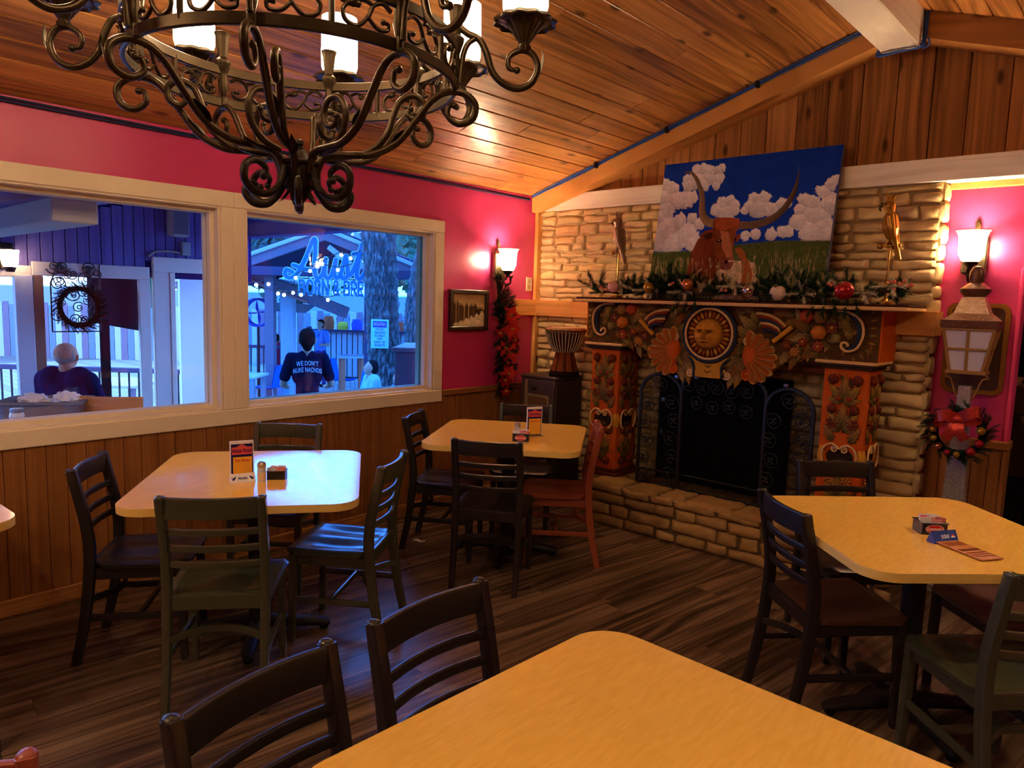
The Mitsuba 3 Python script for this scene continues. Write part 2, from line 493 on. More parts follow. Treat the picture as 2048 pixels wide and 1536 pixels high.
# rafters on the gable
def rafter(x0, x1, dz, y0, y1):
    m = cbox(x0, x1, y0, y1, 0, 1, 0.004); v = m[0].copy()
    v[:, 2] = np.array([zroof(q) for q in v[:, 0]]) - dz * (1 - v[:, 2]); return v, m[1]
t = Thing(); board(t, 'x', rafter(-4.0, -1.375, 0.137, 4.62, 4.80), 'beamwood', (1, 0, SL)); t.place('trim_2', kind='structure', single=True)
t = Thing(); board(t, 'x', rafter(-1.16, 1.8, 0.145, 4.62, 4.80), 'cedar', (1, 0, -SL)); t.place('trim_3', kind='structure', single=True)
# blue data cable along the rafters, the eave and round the beam end
mat('bluecable', L(52, 84, 160), 0.45)
c = Thing()
for k, (dy, dz) in enumerate(((0, 0), (-0.012, 0.004), (-0.006, -0.012))):
    xs = np.linspace(-3.98, -1.38, 40)
    c.add('cable', tube(np.c_[xs, 4.612 + dy + 0.003 * np.sin(xs * 9 + k), [zroof(q) - 0.016 + dz + 0.003 * math.sin(q * 7 + 2 * k) for q in xs]], 0.0045, 6), 'bluecable', True)
for x in (-3.35, -2.75, -2.1):
    c.add('clip', cbox(x - 0.012, x + 0.012, 4.585, 4.62, zroof(x) - 0.042, zroof(x) - 0.002), flat(35, 35, 40, 0.5))
for k in range(4):
    o = 0.004 * k
    c.add('cable', tube(bez((-1.38, 4.61, 3.235), (-1.372 - o, 4.60, 3.10), (-1.37 - o, 4.59 - o, 3.058 - o), (-1.27, 4.585 - 2 * o, 3.056 - o), (-1.165 + o, 4.59 - o, 3.058), (-1.158 + o, 4.605, 3.11), (-1.155 + o, 4.61, 3.25), n=6), 0.0045, 6), 'bluecable', True)
c.add('cable_loop', tube(bez((-1.165, 4.60, 3.09), (-1.13, 4.58, 3.10), (-1.12, 4.585, 3.065), (-1.15, 4.59, 3.05), (-1.165, 4.59, 3.08), n=6), 0.004, 6), 'bluecable', True)
c.place('blue_cable', 'blue cables clipped along the sloping rafter and looped round the white beam end', 'cable')
c = Thing()
ys = np.linspace(-0.5, 4.6, 70)
for k in range(2):
    c.add('cable', tube(np.c_[XW + 0.012 + 0.004 * k + 0 * ys, ys, 2.437 - 0.012 * k + 0.004 * np.sin(ys * 2.3 + k)], 0.006, 6), flat(44, 50, 84, 0.5), True)
c.place('dark_cable', 'dark blue cable run where the pink wall meets the pine ceiling', 'cable')

# ---------------------------------------------------------------- gable wall
t = Thing()
x = -4.0
while x < 0.9:
    w = 0.19 * RNG.uniform(0.93, 1.07); x1 = min(x + w, 0.95)
    m = cbox(x + 0.002, x1 - 0.002, 4.80, 4.825 + RNG.uniform(0, 0.004), 0, 1, 0.004); v = m[0].copy()
    v[:, 2] = np.where(v[:, 2] < 0.5, 2.42, [zroof(q) + 0.01 for q in v[:, 0]])
    if (zroof(x) > 2.52):
        v[:, 1] -= 0.004 * RNG.uniform(0, 1)
        board(t, 'siding_board', (v, m[1]), 'cedar', 2)
    x = x1
t.add('backing', pbox(-4.2, -0.60, 4.86, 4.96, 0, 3.5), 'pink', False)
DX0, DX1 = -0.60, 0.55
t.add('backing', pbox(DX0, 1.9, 4.86, 4.96, 2.16, 3.5), 'pink', False)
t.add('backing', pbox(DX1, 3.4, 4.86, 4.96, 0, 2.6), 'pink', False)
# shouldered corners of the passage
for s, xx in ((1, DX0), (-1, DX1)):
    a = np.linspace(0, PI / 2, 8); p = np.c_[xx + s * 0.30 * (1 - np.cos(a)), 1.86 + 0.30 * np.sin(a)]
    pg = Polygon([(xx, 1.86)] + p.tolist() + [(xx, 2.16)]).buffer(0)
    v, f = extrude(pg, 0.1); v = np.c_[v[:, 0], 4.96 - v[:, 2], v[:, 1]]
    t.add('arch_corner', (v, f), 'pink', False)
t.add('reveal_edge', cbox(-0.62, -0.598, 4.845, 4.97, 0.86, 1.86, 0.006), flat(216, 70, 120, 0.5))
for i in range(5):
    board(t, 'wainscot_board', cbox(-1.0 + i * 0.08 + 0.001, -1.0 + (i + 1) * 0.08 - 0.001, 4.845, 4.86, 0.08, 0.84, 0.003), 'wainscot', 2)
board(t, 'cap_rail', cbox(-1.0, -0.585, 4.83, 4.97, 0.835, 0.885, 0.006), 'wainscot', 0)
board(t, 'edge_trim', cbox(-0.615, -0.592, 4.835, 4.97, 0.0, 0.835, 0.004), 'wainscot', 2)
board(t, 'wall_band', cbox(-4.0, -3.20, 4.695, 4.745, 1.468, 1.6, 0.004), 'beamwood', 0)
board(t, 'wall_band', cbox(-1.25, -0.975, 4.69, 4.85, 1.462, 1.606, 0.004), 'beamwood', 0)
board(t, 'wall_band', cbox(-4.018, -3.985, 4.44, 4.72, 1.47, 1.605, 0.004), 'beamwood', 1)
board(t, 'corner_post', cbox(-4.02, -3.982, 4.69, 4.75, 0.0, 2.33, 0.004), 'beamwood', 2)
board(t, 'header_trim', cbox(-1.0, 0.9, 4.82, 4.87, 2.305, 2.345, 0.004), 'beamwood', 0)
board(t, 'white_beam', cbox(-3.99, -1.60, 4.725, 4.80, 2.338, 2.47, 0.004), 'whitewood', 0)
board(t, 'white_beam', cbox(-1.61, 1.3, 4.715, 4.82, 2.338, 2.47, 0.004), 'whitewood', 0)
# rubble stones, one by one
def stone_mesh(x0, x1, z0, z1, y, depth, seed, n=(5, 3)):
    """A squared rubble stone whose face bulges and whose edges wander."""
    r = np.random.default_rng(seed)
    nx, nz = max(6, int((x1 - x0) / 0.03) + 4), max(6, int((z1 - z0) / 0.025) + 4)
    j = r.uniform(-0.010, 0.010, 4); rc = r.uniform(0.0, 0.015)
    def fn(u, v):
        e = np.minimum(np.minimum(u, 1 - u) * (x1 - x0), np.minimum(v, 1 - v) * (z1 - z0))
        w = lambda q: np.where(q <= 0, 0, np.where(q >= 1, 1, np.interp(q, [0, 1 / (nx - 1) if q is u else 1 / (nz - 1), 1 - (1 / (nx - 1) if q is u else 1 / (nz - 1)), 1], [0, 0.03, 0.97, 1])))
        u, v = w(u), w(v)
        e = np.minimum(np.minimum(u, 1 - u) * (x1 - x0), np.minimum(v, 1 - v) * (z1 - z0))
        x = x0 + (x1 - x0) * u; z = z0 + (z1 - z0) * v
        x = x + (1 - v) * (1 - u) * j[0] + v * (1 - u) * j[1]; z = z + (1 - u) * (1 - v) * j[2] + u * v * j[3]
        # clip the corners
        cu, cv = np.minimum(u, 1 - u) * (x1 - x0), np.minimum(v, 1 - v) * (z1 - z0)
        k = np.maximum(0, rc - (cu + cv)) * 0.6; x += np.where(u < 0.5, k, -k); z += np.where(v < 0.5, k, -k)
        d = np.where(e < 1e-6, -0.012, depth * (0.55 + 0.45 * np.clip(e / 0.03, 0, 1) ** 0.7))
        p = np.c_[x * 17 + seed, z * 17, 0 * x]
        d = np.where(e < 1e-6, d, d * (0.55 + 0.9 * meshkit.fbm(p, 3, seed % 97)))
        x = x + 0.014 * (meshkit.noise(p * 0.9, 5) - 0.5); z = z + 0.014 * (meshkit.noise(p * 0.9, 9) - 0.5)
        return np.c_[x, y - d, z]
    return grid(fn, nx, nz)
def stone_col(m, seed):
    r = np.random.default_rng(seed)
    base = np.array(L(196, 172, 128)) * r.uniform(0.78, 1.12) * np.array([1, r.uniform(0.95, 1.03), r.uniform(0.86, 1.05)])
    n1 = meshkit.fbm(m[0] * 24 + seed, 3, 2)[:, None]; n2 = meshkit.fbm(m[0] * 90, 2, 4)[:, None]
    return np.clip(base * (0.72 + 0.38 * n1 + 0.22 * n2), 0, 1)
rs = np.random.default_rng(11)
stones = []
z = 0.0
while z < 2.335:
    h = rs.uniform(0.045, 0.095)
    if z + h > 2.30: h = 2.335 - z
    x = -3.985
    while x < -1.02:
        w = rs.uniform(0.10, 0.30)
        x1 = x + w
        if x1 > -1.12: x1 = -1.008
        if h > 0.08 and w > 0.12 and rs.random() < 0.22:
            q = rs.uniform(0.4, 0.6); stones += [(x, x1, z, z + h * q), (x, x1, z + h * q, z + h)]
        else:
            stones.append((x, x1, z + rs.uniform(-0.004, 0.004), z + h))
        x = x1
    z += h
def hidden(s):
    x0, x1, z0, z1 = s
    return (x0 > -3.2 and x1 < -1.2 and z0 > 1.33 and z1 < 1.60) or (x0 > -2.62 and x1 < -1.9 and z1 < 1.05) or (x0 > -2.75 and x1 < -1.6 and z0 > 1.85)
vis = [s for s in stones if not hidden(s)]
vis.sort(key=lambda s: -(s[1] - s[0]) * (s[3] - s[2]))
rest = vis[296:] + [s for s in stones if hidden(s)]
for i, s in enumerate(vis[:296]):
    m = stone_mesh(s[0] + 0.005, s[1] - 0.005, s[2] + 0.0045, s[3] - 0.0045, YS + 0.006, 0.028, 100 + i)
    t.add('stone', m, 'stone', True, color=stone_col(m, 100 + i))
if rest:
    ms = [stone_mesh(s[0] + 0.005, s[1] - 0.005, s[2] + 0.0045, s[3] - 0.0045, YS + 0.006, 0.028, 900 + i) for i, s in enumerate(rest)]
    t.add('small_stones', cat(*ms), 'stone', True, color=np.vstack([stone_col(m, 900 + i) for i, m in enumerate(ms)]), kind='stuff')
mb = grid(lambda u, v: np.c_[-3.99 + 2.985 * u, YS + 0.006 - 0.006 * meshkit.fbm(np.c_[u * 90, v * 80, 0 * u], 2, 3), 2.34 * v], 60, 50)
t.add('mortar', mb, 'stone', True, color=col(mb, L(150, 126, 92), 0.2, 5))
# return face of the stonework
z = 0.0; i = 0
while z < 2.33:
    h = min(rs.uniform(0.07, 0.15), 2.335 - z)
    m = stone_mesh(4.735, 4.858, z + 0.005, z + h - 0.005, 0.0, 0.022, 1400 + i)
    v = m[0]; m = (np.c_[-1.012 - v[:, 1], v[:, 0], v[:, 2]], m[1]); t.add('quoin_stone', m, 'stone', True, color=stone_col(m, 1400 + i)); i += 1; z += h
t.place('wall_back', kind='structure')
# shell behind the camera
single('wall_right', pbox(3.2, 3.3, -3.6, 5.0, 0, 2.6), 'pink', smooth=False, kind='structure')
single('wall_front', pbox(-4.2, 3.3, -3.6, -3.5, 0, 3.6), 'pink', smooth=False, kind='structure')
# ---------------------------------------------------------------- chairs
CH = {'black': mat('chairblack', L(28, 25, 24), 0.32), 'green': mat('chairgreen', L(54, 58, 42), 0.22, 0.0, 1.0), 'red': mat('chairred', L(134, 62, 38), 0.38),
      'brown': mat('chairbrown', L(62, 36, 26), 0.38)}
mat('chairseatbrown', L(70, 44, 32), 0.35)
mat('wornedge', L(120, 84, 52), 0.5)


def make_chair(kind, seat=None):
    t = Thing(); m = CH[kind]; sm = seat or m
    def top(u, v):
        w = 0.195 + 0.025 * v                      # wider in front
        y = -0.215 + 0.405 * v
        x = (u * 2 - 1) * w
        edge = np.minimum(np.minimum(u, 1 - u) * 2 * w, np.minimum(v, 1 - v) * 0.405)
        k = np.clip(1 - edge / 0.03, 0, 1)
        cu, cv = np.minimum(u, 1 - u) * 2 * w, np.minimum(v, 1 - v) * 0.405
        q = np.maximum(0, 0.05 - (cu + cv)) * 0.6
        x = x - np.sign(u - 0.5) * q; y = y - np.sign(v - 0.5) * q
        xx = np.abs(u * 2 - 1)
        sc = 0.016 * np.exp(-((xx - 0.48) / 0.30) ** 2) * np.exp(-((v - 0.42) / 0.42) ** 2)
        return x, y, sc, k
    A, fa = grid(lambda u, v: (lambda r: np.c_[r[0], r[1], 0.452 - r[2] - 0.010 * r[3] ** 2])(top(u, v)), 19, 15)
    B, fb = grid(lambda u, v: (lambda r: np.c_[r[0] * 0.985, r[1] * 0.985, 0.418 + 0.006 * r[3]])(top(u, v)), 19, 15)
    nu, nv = 19, 15
    rim = [i * nv for i in range(nu)] + [(nu - 1) * nv + j for j in range(1, nv)] + [i * nv + nv - 1 for i in range(nu - 2, -1, -1)] + [j for j in range(nv - 2, 0, -1)]
    r = np.array(rim); r2 = np.roll(r, -1); N = len(A)
    side = np.vstack([np.c_[r, r + N, r2 + N], np.c_[r, r2 + N, r2]])
    t.add('seat', (np.vstack([A, B]), np.vstack([fa, fb[:, ::-1] + N, side])), sm, 35)
    sec = rrect(0.034, 0.044, 0.009)
    for s in (-1, 1):
        p = bez((s * 0.176, -0.275, 0.0), (s * 0.178, -0.232, 0.2), (s * 0.179, -0.205, 0.44), (s * 0.179, -0.212, 0.6), (s * 0.180, -0.262, 0.842), n=6)
        sc = np.interp(p[:, 2], [0, 0.3, 0.5, 0.84], [0.85, 1.0, 1.05, 0.92])
        b = t.add('back_post', cat(sweep(p, sec, (0, 1, 0), sc), mv(ball((0, 0, 0), 1, 1, (0.0165, 0.020, 0.010)), (s * 0.180, -0.2625, 0.842))), m, 40)
        t.add('front_leg', sweep([(s * 0.180, 0.150, 0.42), (s * 0.182, 0.155, 0.2), (s * 0.183, 0.160, 0.0)], rrect(0.036, 0.036, 0.007), (0, 1, 0), [1, 0.92, 0.8]), m, 40)
        t.add('side_stretcher', sweep([(s * 0.178, -0.228, 0.205), (s * 0.181, 0.155, 0.205)], rrect(0.030, 0.018, 0.006), (1, 0, 0)), m, 40)
        t.add('side_rail', sweep([(s * 0.172, -0.205, 0.395), (s * 0.174, 0.145, 0.395)], rrect(0.048, 0.018, 0.004), (1, 0, 0)), m, 40)
    def rail(z, h, bow, th, y0):
        xs = np.linspace(-0.168, 0.168, 11)
        return sweep(np.c_[xs, y0 - bow * (1 - (xs / 0.17) ** 2), 0 * xs + z], rrect(h, th, 0.006)[:, ::-1] * [1, 1], (0, 0, 1))
    yy = lambda z: float(np.interp(z, [0.44, 0.6, 0.72, 0.842], [-0.205, -0.212, -0.234, -0.262]))
    t.add('top_rail', rail(0.802, 0.082, 0.026, 0.020, yy(0.80)), m, 40)
    for z in (0.706, 0.640, 0.574):
        t.add('slat', rail(z, 0.028, 0.028, 0.017, yy(z)), m, 40)
    t.add('back_rail', rail(0.418, 0.060, -0.004, 0.02, -0.208), m, 40)
    xs = np.linspace(-0.172, 0.172, 15)
    t.add('bent_brace', sweep(np.c_[xs, -0.232 + 0.10 * (1 - (xs / 0.172) ** 2), 0 * xs + 0.28], rrect(0.030, 0.016, 0.005)[:, ::-1], (0, 0, 1)), m, 40)
    t.add('front_rail', sweep([(-0.17, 0.148, 0.395), (0.17, 0.148, 0.395)], rrect(0.018, 0.048, 0.004), (0, 0, 1)), m, 40)
    t.add('cross_stretcher', sweep([(-0.178, -0.02, 0.205), (0.178, -0.02, 0.205)], rrect(0.018, 0.026, 0.005), (0, 0, 1)), m, 40)
    return t


PROTO = {k: make_chair(k) for k in CH}
PROTO['blackbrown'] = make_chair('black', 'chairseatbrown')


def chair(mid, face, kind, label, group=None):
    """mid: the middle of the top of the back; face: the way the sitter looks, degrees from +x."""
    a = math.radians(face); d = np.array([math.cos(a), math.sin(a)])
    p = np.array(mid) + 0.262 * d
    PROTO[kind].place('dining_chair', label, 'chair', (p[0], p[1], 0), face - 90, group)


# ---------------------------------------------------------------- tables
def make_table(hx, hy):
    t = Thing()
    ol = rrect(2 * hx, 2 * hy, 0.11, 8)
    def ring(z, off):
        return np.c_[Polygon(ol).buffer(-off, join_style=1).exterior.coords[:-1] if False else ol * (1 - off / np.array([hx, hy])), np.full(len(ol), z)]
    n = len(ol); i = np.arange(n); j = (i + 1) % n
    v = np.vstack([ring(0.76, 0.0), [[0, 0, 0.76]]]); t.add('laminate_top', (v, np.c_[i, j, np.full(n, n)]), 'laminate', False)
    v = np.vstack([ring(0.7599, 0.0), ring(0.758, -0.001), ring(0.728, -0.001), ring(0.726, 0.002), [[0, 0, 0.726]]])
    f = []
    for k in range(3): f += [np.c_[k * n + i, (k + 1) * n + j, k * n + j], np.c_[k * n + i, (k + 1) * n + i, (k + 1) * n + j]]
    f.append(np.c_[3 * n + j, 3 * n + i, np.full(n, 4 * n)])
    t.add('edge_band', (v, np.vstack(f)), 'lamedge', 40)
    m = 'blackiron'
    t.add('column', lathe([(0.0, 0.03), (0.09, 0.035), (0.075, 0.06), (0.045, 0.085), (0.042, 0.10), (0.042, 0.66), (0.05, 0.68), (0.0, 0.69)], 20), m, 40)
    t.add('top_plate', cat(cbox(-0.26, 0.26, -0.03, 0.03, 0.69, 0.726), cbox(-0.03, 0.03, -0.26, 0.26, 0.69, 0.726)), m, 40)
    for k in range(4):
        xs = np.linspace(0.03, 0.33, 8)
        f_ = sweep(np.c_[xs, 0 * xs, np.interp(xs, [0.03, 0.28, 0.33], [0.060, 0.036, 0.028])], rrect(0.062, 0.05, 0.02), (0, 0, 1), np.c_[np.interp(xs, [0, 0.3, 0.33], [1.2, 0.95, 0.6]), np.interp(xs, [0.03, 0.3, 0.33], [1.2, 0.8, 0.5])])
        t.add('foot', mv(f_, rz=90 * k), m, 40)
        t.add('glide', mv(lathe([(0, 0), (0.02, 0), (0.02, 0.012), (0, 0.014)], 10), (0.30 * math.cos(PI / 2 * k), 0.30 * math.sin(PI / 2 * k), 0)), flat(20, 20, 20, 0.6))
    return t


mk = make_table(0.465, 0.465)
make_table(0.467, 0.52).place('dining_table', 'yellow topped dining table below the windows, one half shining blue', 'table', (-3.047, 1.639, 0), 53.4)
mk.place('dining_table', 'yellow dining table in the corner before the cabinet with the drum', 'table', (-2.987, 3.308, 0), 33.8)
mk.place('dining_table', 'yellow dining table on the right before the fireplace pillar, a flat menu on it', 'table', (-0.631, 3.103, 0), 45.8)
make_table(0.60, 0.47).place('dining_table', 'bare yellow dining table nearest the viewer at the bottom edge', 'table', (-0.44, 1.03, 0), -2)
mk.place('dining_table', 'pale table corner cut by the left edge, below the large window', 'table', (-3.43, 0.22, 0), 2)
chair((-3.428, 1.055), 53.2, 'black', 'black slat back chair with its back to the left edge, beside the wood wall')
chair((-2.541, 1.185), 140.7, 'green', 'dark green chair seen from behind, in front of the table below the windows')
chair((-2.606, 2.087), 214.8, 'green', 'green chair with shiny blue lit seat, right of the table below the windows')
chair((-3.717, 2.201), 131.4 + 180, 'green', 'dark green chair against the wall behind the table with the blue shine')
chair((-3.553, 3.002), 32.7, 'black', 'black chair left of the corner table, below the small window')
chair((-2.626, 2.73), 121.8, 'black', 'black chair with back to viewer in front of the corner table')
chair((-2.53, 3.625), 218.9, 'red', 'reddish brown wooden chair between the corner table and the left mantel pillar')
chair((-3.381, 3.921), 126.7 + 180, 'black', 'black chair behind the corner table, in front of the old cabinet')
chair((-1.045, 2.771), 48.1, 'blackbrown', 'black chair with back to the hearth, left of the right hand table')
chair((-1.16, 3.725), 134.5 + 180, 'black', 'black chair back in front of the right carved pillar')
chair((-0.136, 2.636), 136, 'green', 'dark green chair with glossy saddle seat cut by the right edge')
chair((-0.19, 3.60), 225.8, 'blackbrown', 'chair with brown seat pushed under the far right side of the right table')
chair((-1.30, 1.165), 1.7, 'black', 'black chair, the farther of the two along the nearest table')
chair((-1.262, 0.675), 8.8, 'black', 'black chair, the nearest one at the bottom beside the nearest table')
chair((-1.362, 0.125), 339, 'red', 'reddish wooden chair of which only a rail end shows at bottom left')
chair((-2.845, 0.375), 180, 'black', 'dark chair of which only a leg shows at the left edge')
# ---------------------------------------------------------------- wrought iron chandelier
mat('bronze', L(62, 50, 34), 0.38, 0.75, 0.5)
mat('bronzedark', L(40, 33, 26), 0.42, 0.6, 0.5)
CC = np.array([-1.895, 1.160])
ZL, ZU, RR, KR = 2.205, 2.305, 0.442, 1.065


def radial(rz, ang, w=0.0):
    """(r, z) path to world at an angle in degrees; w = sideways offset."""
    a = math.radians(ang); rz = np.asarray(rz, float)
    rz = rz * [KR, 1]
    return np.c_[CC[0] + rz[:, 0] * math.cos(a) - w * math.sin(a), CC[1] + rz[:, 0] * math.sin(a) + w * math.cos(a), rz[:, 1]]


def on_ring(sz, r, ang):
    a = math.radians(ang) + sz[:, 0] / r
    return np.c_[CC[0] + r * np.cos(a), CC[1] + r * np.sin(a), sz[:, 1]]


t = Thing()
ra = np.linspace(0, 2 * PI, 97)[:-1]
for z in (ZL, ZU):
    p = np.c_[CC[0] + RR * np.cos(ra), CC[1] + RR * np.sin(ra), 0 * ra + z]
    t.add('ring_band', sweep(p, rrect(0.012, 0.030, 0.003, 1), (0, 0, 1), closed=True), 'bronze', 40)
# hub
t.add('hub', mv(lathe([(0.0, 1.832), (0.010, 1.834), (0.014, 1.845), (0.012, 1.858), (0.022, 1.870), (0.026, 1.888), (0.040, 1.898), (0.046, 1.905), (0.046, 1.938), (0.050, 1.946), (0.050, 1.960), (0.060, 1.966), (0.060, 1.973),
                       (0.036, 1.979), (0.028, 1.990), (0.023, 2.004), (0.014, 2.008), (0.014, 2.014), (0.008, 2.016), (0.013, 2.024), (0.012, 2.034), (0.0, 2.04)], 20), (CC[0], CC[1], 0)), 'bronzedark', 35)
for k in range(5):
    a = 72 * k + 20
    t.add('finial_leaf', mv(mv(leaf(0.075, 0.028, 0.9, 6, 0.002), rx=0, ry=65), (CC[0] + 0.020 * math.cos(math.radians(a)), CC[1] + 0.020 * math.sin(math.radians(a)), 1.90), 0) if False else
          (lambda m: (np.c_[CC[0] + m[0][:, 0] * math.cos(math.radians(a)) - m[0][:, 1] * math.sin(math.radians(a)), CC[1] + m[0][:, 0] * math.sin(math.radians(a)) + m[0][:, 1] * math.cos(math.radians(a)), m[0][:, 2]], m[1]))(mv(mv(leaf(0.062, 0.026, 0.7, 6, 0.002), ry=72), (0.020, 0, 1.905))), 'bronzedark', True)
main = bez((0.046, 1.938), (0.060, 1.978), (0.085, 1.996), (0.14, 1.999), (0.20, 2.005), (0.262, 2.040), (0.312, 2.105), (0.352, 2.160), (0.392, 2.186), (0.437, 2.186), (0.470, 2.158), (0.464, 2.116), (0.428, 2.100), (0.398, 2.120), (0.402, 2.148), (0.416, 2.150), n=7)
inner = bez((0.075, 1.992), (0.125, 2.012), (0.158, 2.050), (0.165, 2.100), (0.142, 2.138), (0.104, 2.138), (0.082, 2.106), (0.092, 2.070), (0.122, 2.066), (0.132, 2.090), n=7)
inner2 = bez((0.165, 2.000), (0.205, 2.028), (0.236, 2.070), (0.250, 2.118), (0.268, 2.160), (0.302, 2.178), (0.330, 2.160), (0.330, 2.126), (0.306, 2.110), (0.288, 2.124), (0.296, 2.140), n=7)
bottom = bez((0.048, 1.955), (0.062, 1.910), (0.098, 1.874), (0.146, 1.868), (0.180, 1.896), (0.178, 1.936), (0.144, 1.954), (0.114, 1.936), (0.122, 1.914), n=7)
bottom2 = bez((0.046, 1.950), (0.052, 1.892), (0.080, 1.852), (0.118, 1.852), (0.138, 1.882), (0.122, 1.908), (0.100, 1.896), n=7)
upper = bez((0.418, 2.420), (0.424, 2.372), (0.448, 2.350), (0.478, 2.336), (0.498, 2.300), (0.515, 2.250), (0.545, 2.218), (0.585, 2.206), (0.622, 2.224), (0.638, 2.266), (0.622, 2.304), (0.590, 2.312), (0.560, 2.292), (0.560, 2.262), (0.582, 2.256), n=8)
loop = bez((0.470, 2.340), (0.448, 2.322), (0.436, 2.290), (0.432, 2.250), (0.430, 2.215), n=6)
taper = lambda n, r0, r1: np.interp(np.linspace(0, 1, n), [0, 0.75, 1], [r0, r0, r1])
for k in range(8):
    A = 45 * k + 0.5
    m = cat(tube(radial(main, A), taper(len(main), 0.0105, 0.006), 8), ball(radial([main[-1]], A)[0], 0.010, 1))
    arm = t.add('lower_arm', m, 'bronze', 50)
    q = inner if k % 2 == 0 else inner2
    w = 0.018 if k % 2 == 0 else -0.012
    t.add('inner_scroll', cat(tube(radial(q, A + 6, w), taper(len(q), 0.0095, 0.006), 8), ball(radial([q[-1]], A + 6, w)[0], 0.009, 1)), 'bronze', 50)
    def put(m, r, z, rise, off=0.0, tw=0.0):
        m = mv(m, ry=-rise); m = mv(m, (r * KR, off, z)); a = math.radians(A + tw)
        v = m[0]; return np.c_[CC[0] + v[:, 0] * math.cos(a) - v[:, 1] * math.sin(a), CC[1] + v[:, 0] * math.sin(a) + v[:, 1] * math.cos(a), v[:, 2]], m[1]
    t.add('leaf', put(leaf(0.085, 0.034, -0.5, 6, 0.002), 0.245, 2.028, 58, 0.004), 'bronzedark', True, parent=arm)
    t.add('leaf', put(leaf(0.10, 0.026, 0.7, 6, 0.002), 0.085, 1.985, -4, -0.006, 9), 'bronzedark', True, parent=arm)
    q = bottom if k % 2 == 0 else bottom2
    t.add('bottom_scroll', cat(tube(radial(q, A + 12), taper(len(q), 0.0105, 0.0065), 8), ball(radial([q[-1]], A + 12)[0], 0.0105, 1)), 'bronzedark', 50)
    # ornamental post at the arm, with an urn
    t.add('urn_post', mv(lathe([(0.0, ZL - 0.03), (0.006, ZL - 0.022), (0.013, ZL - 0.012), (0.013, ZL + 0.012), (0.009, ZL + 0.02), (0.016, ZL + 0.05), (0.012, ZL + 0.085), (0.017, ZU), (0.024, ZU + 0.02), (0.024, ZU + 0.03), (0.014, ZU + 0.04), (0.021, ZU + 0.10), (0.026, ZU + 0.115), (0.0, ZU + 0.125)], 10),
                          (CC[0] + RR * math.cos(math.radians(A)), CC[1] + RR * math.sin(math.radians(A)), 0)), 'bronze', 30)
    arm = t.add('candle_arm', cat(tube(radial(upper, A), taper(len(upper), 0.0098, 0.006), 8), ball(radial([upper[-1]], A)[0], 0.010, 1), tube(radial(loop, A), 0.0075, 8)), 'bronze', 50)
    t.add('leaf', put(leaf(0.075, 0.022, 0.8, 6, 0.002), 0.642, 2.245, 62), 'bronze', True, parent=arm)
    t.add('leaf', put(leaf(0.07, 0.020, -0.6, 6, 0.002), 0.500, 2.300, -75, 0.004), 'bronze', True, parent=arm)
    cx, cy = radial([(0.600, 0)], A)[0][:2]
    cup = t.add('candle_cup', mv(lathe([(0.0, 2.308), (0.016, 2.310), (0.019, 2.320), (0.013, 2.330), (0.022, 2.342), (0.040, 2.368), (0.056, 2.386), (0.078, 2.390), (0.088, 2.384), (0.090, 2.388), (0.080, 2.398), (0.066, 2.400), (0.0, 2.398)], 48, flute=0.06, nf=12), (cx, cy, 0)), 'bronze', 30)
    sh = [(0.046, 2.400), (0.060, 2.412), (0.066, 2.430), (0.0665, 2.478)]
    t.light('shade_base', mv(lathe(sh, 28), (cx, cy, 0)), WARM * np.array([0.85, 1.12, 1.1]) * 0.55, weight=0.1)
    t.light('shade', mv(lathe([(0.0665, 2.478), (0.065, 2.53), (0.064, 2.60)], 28), (cx, cy, 0)), CHAND_L * WARM)
# scrollwork between the bands
def ring_scroll(s0, mir, ang):
    h = ZU - ZL - 0.028; z0 = ZL + 0.014
    p = bez((0.012, 0.78), (0.035, 0.95), (0.060, 0.80), (0.075, 0.40), (0.100, 0.06), (0.128, 0.14), (0.136, 0.45), (0.122, 0.70), (0.100, 0.72), n=6)
    p2 = bez((0.060, 0.80), (0.085, 0.90), (0.108, 0.78), n=6)
    p3 = bez((0.075, 0.40), (0.050, 0.12), (0.024, 0.14), (0.020, 0.34), (0.034, 0.38), n=6)
    out = []
    for q, r in ((p, 0.0055), (p2, 0.005), (p3, 0.005)):
        w = np.c_[s0 + mir * q[:, 0], z0 + h * q[:, 1]]; path = on_ring(w, RR, ang)
        out += [tube(path, r, 6), ball(path[-1], r * 1.5, 1)]
    return cat(*out), on_ring(np.array([[s0 + mir * 0.09, z0 + h * 0.8]]), RR, ang)[0]
for k in range(8):
    A = 45 * k + 0.5
    for mir in (1, -1):
        s0 = 0.012 * mir
        m, lp = ring_scroll(s0, mir, A)
        sc = t.add('band_scroll', m, 'bronze', 60)
        lf = leaf(0.05, 0.018, 0.4, 5, 0.002); lf = mv(lf, rx=90)
        aa = A + math.degrees(s0 / RR + mir * 0.09 / RR) + 90 * mir
        t.add('leaf', mv(lf, lp + [0, 0, -0.004], rz=aa), 'bronze', True, parent=sc)
    p = on_ring(np.array([[0, 0]]), RR, A + 22.5)[0]
    t.add('band_post', cbox(p[0] - 0.006, p[0] + 0.006, p[1] - 0.006, p[1] + 0.006, ZL, ZU, 0.002), 'bronze', False)
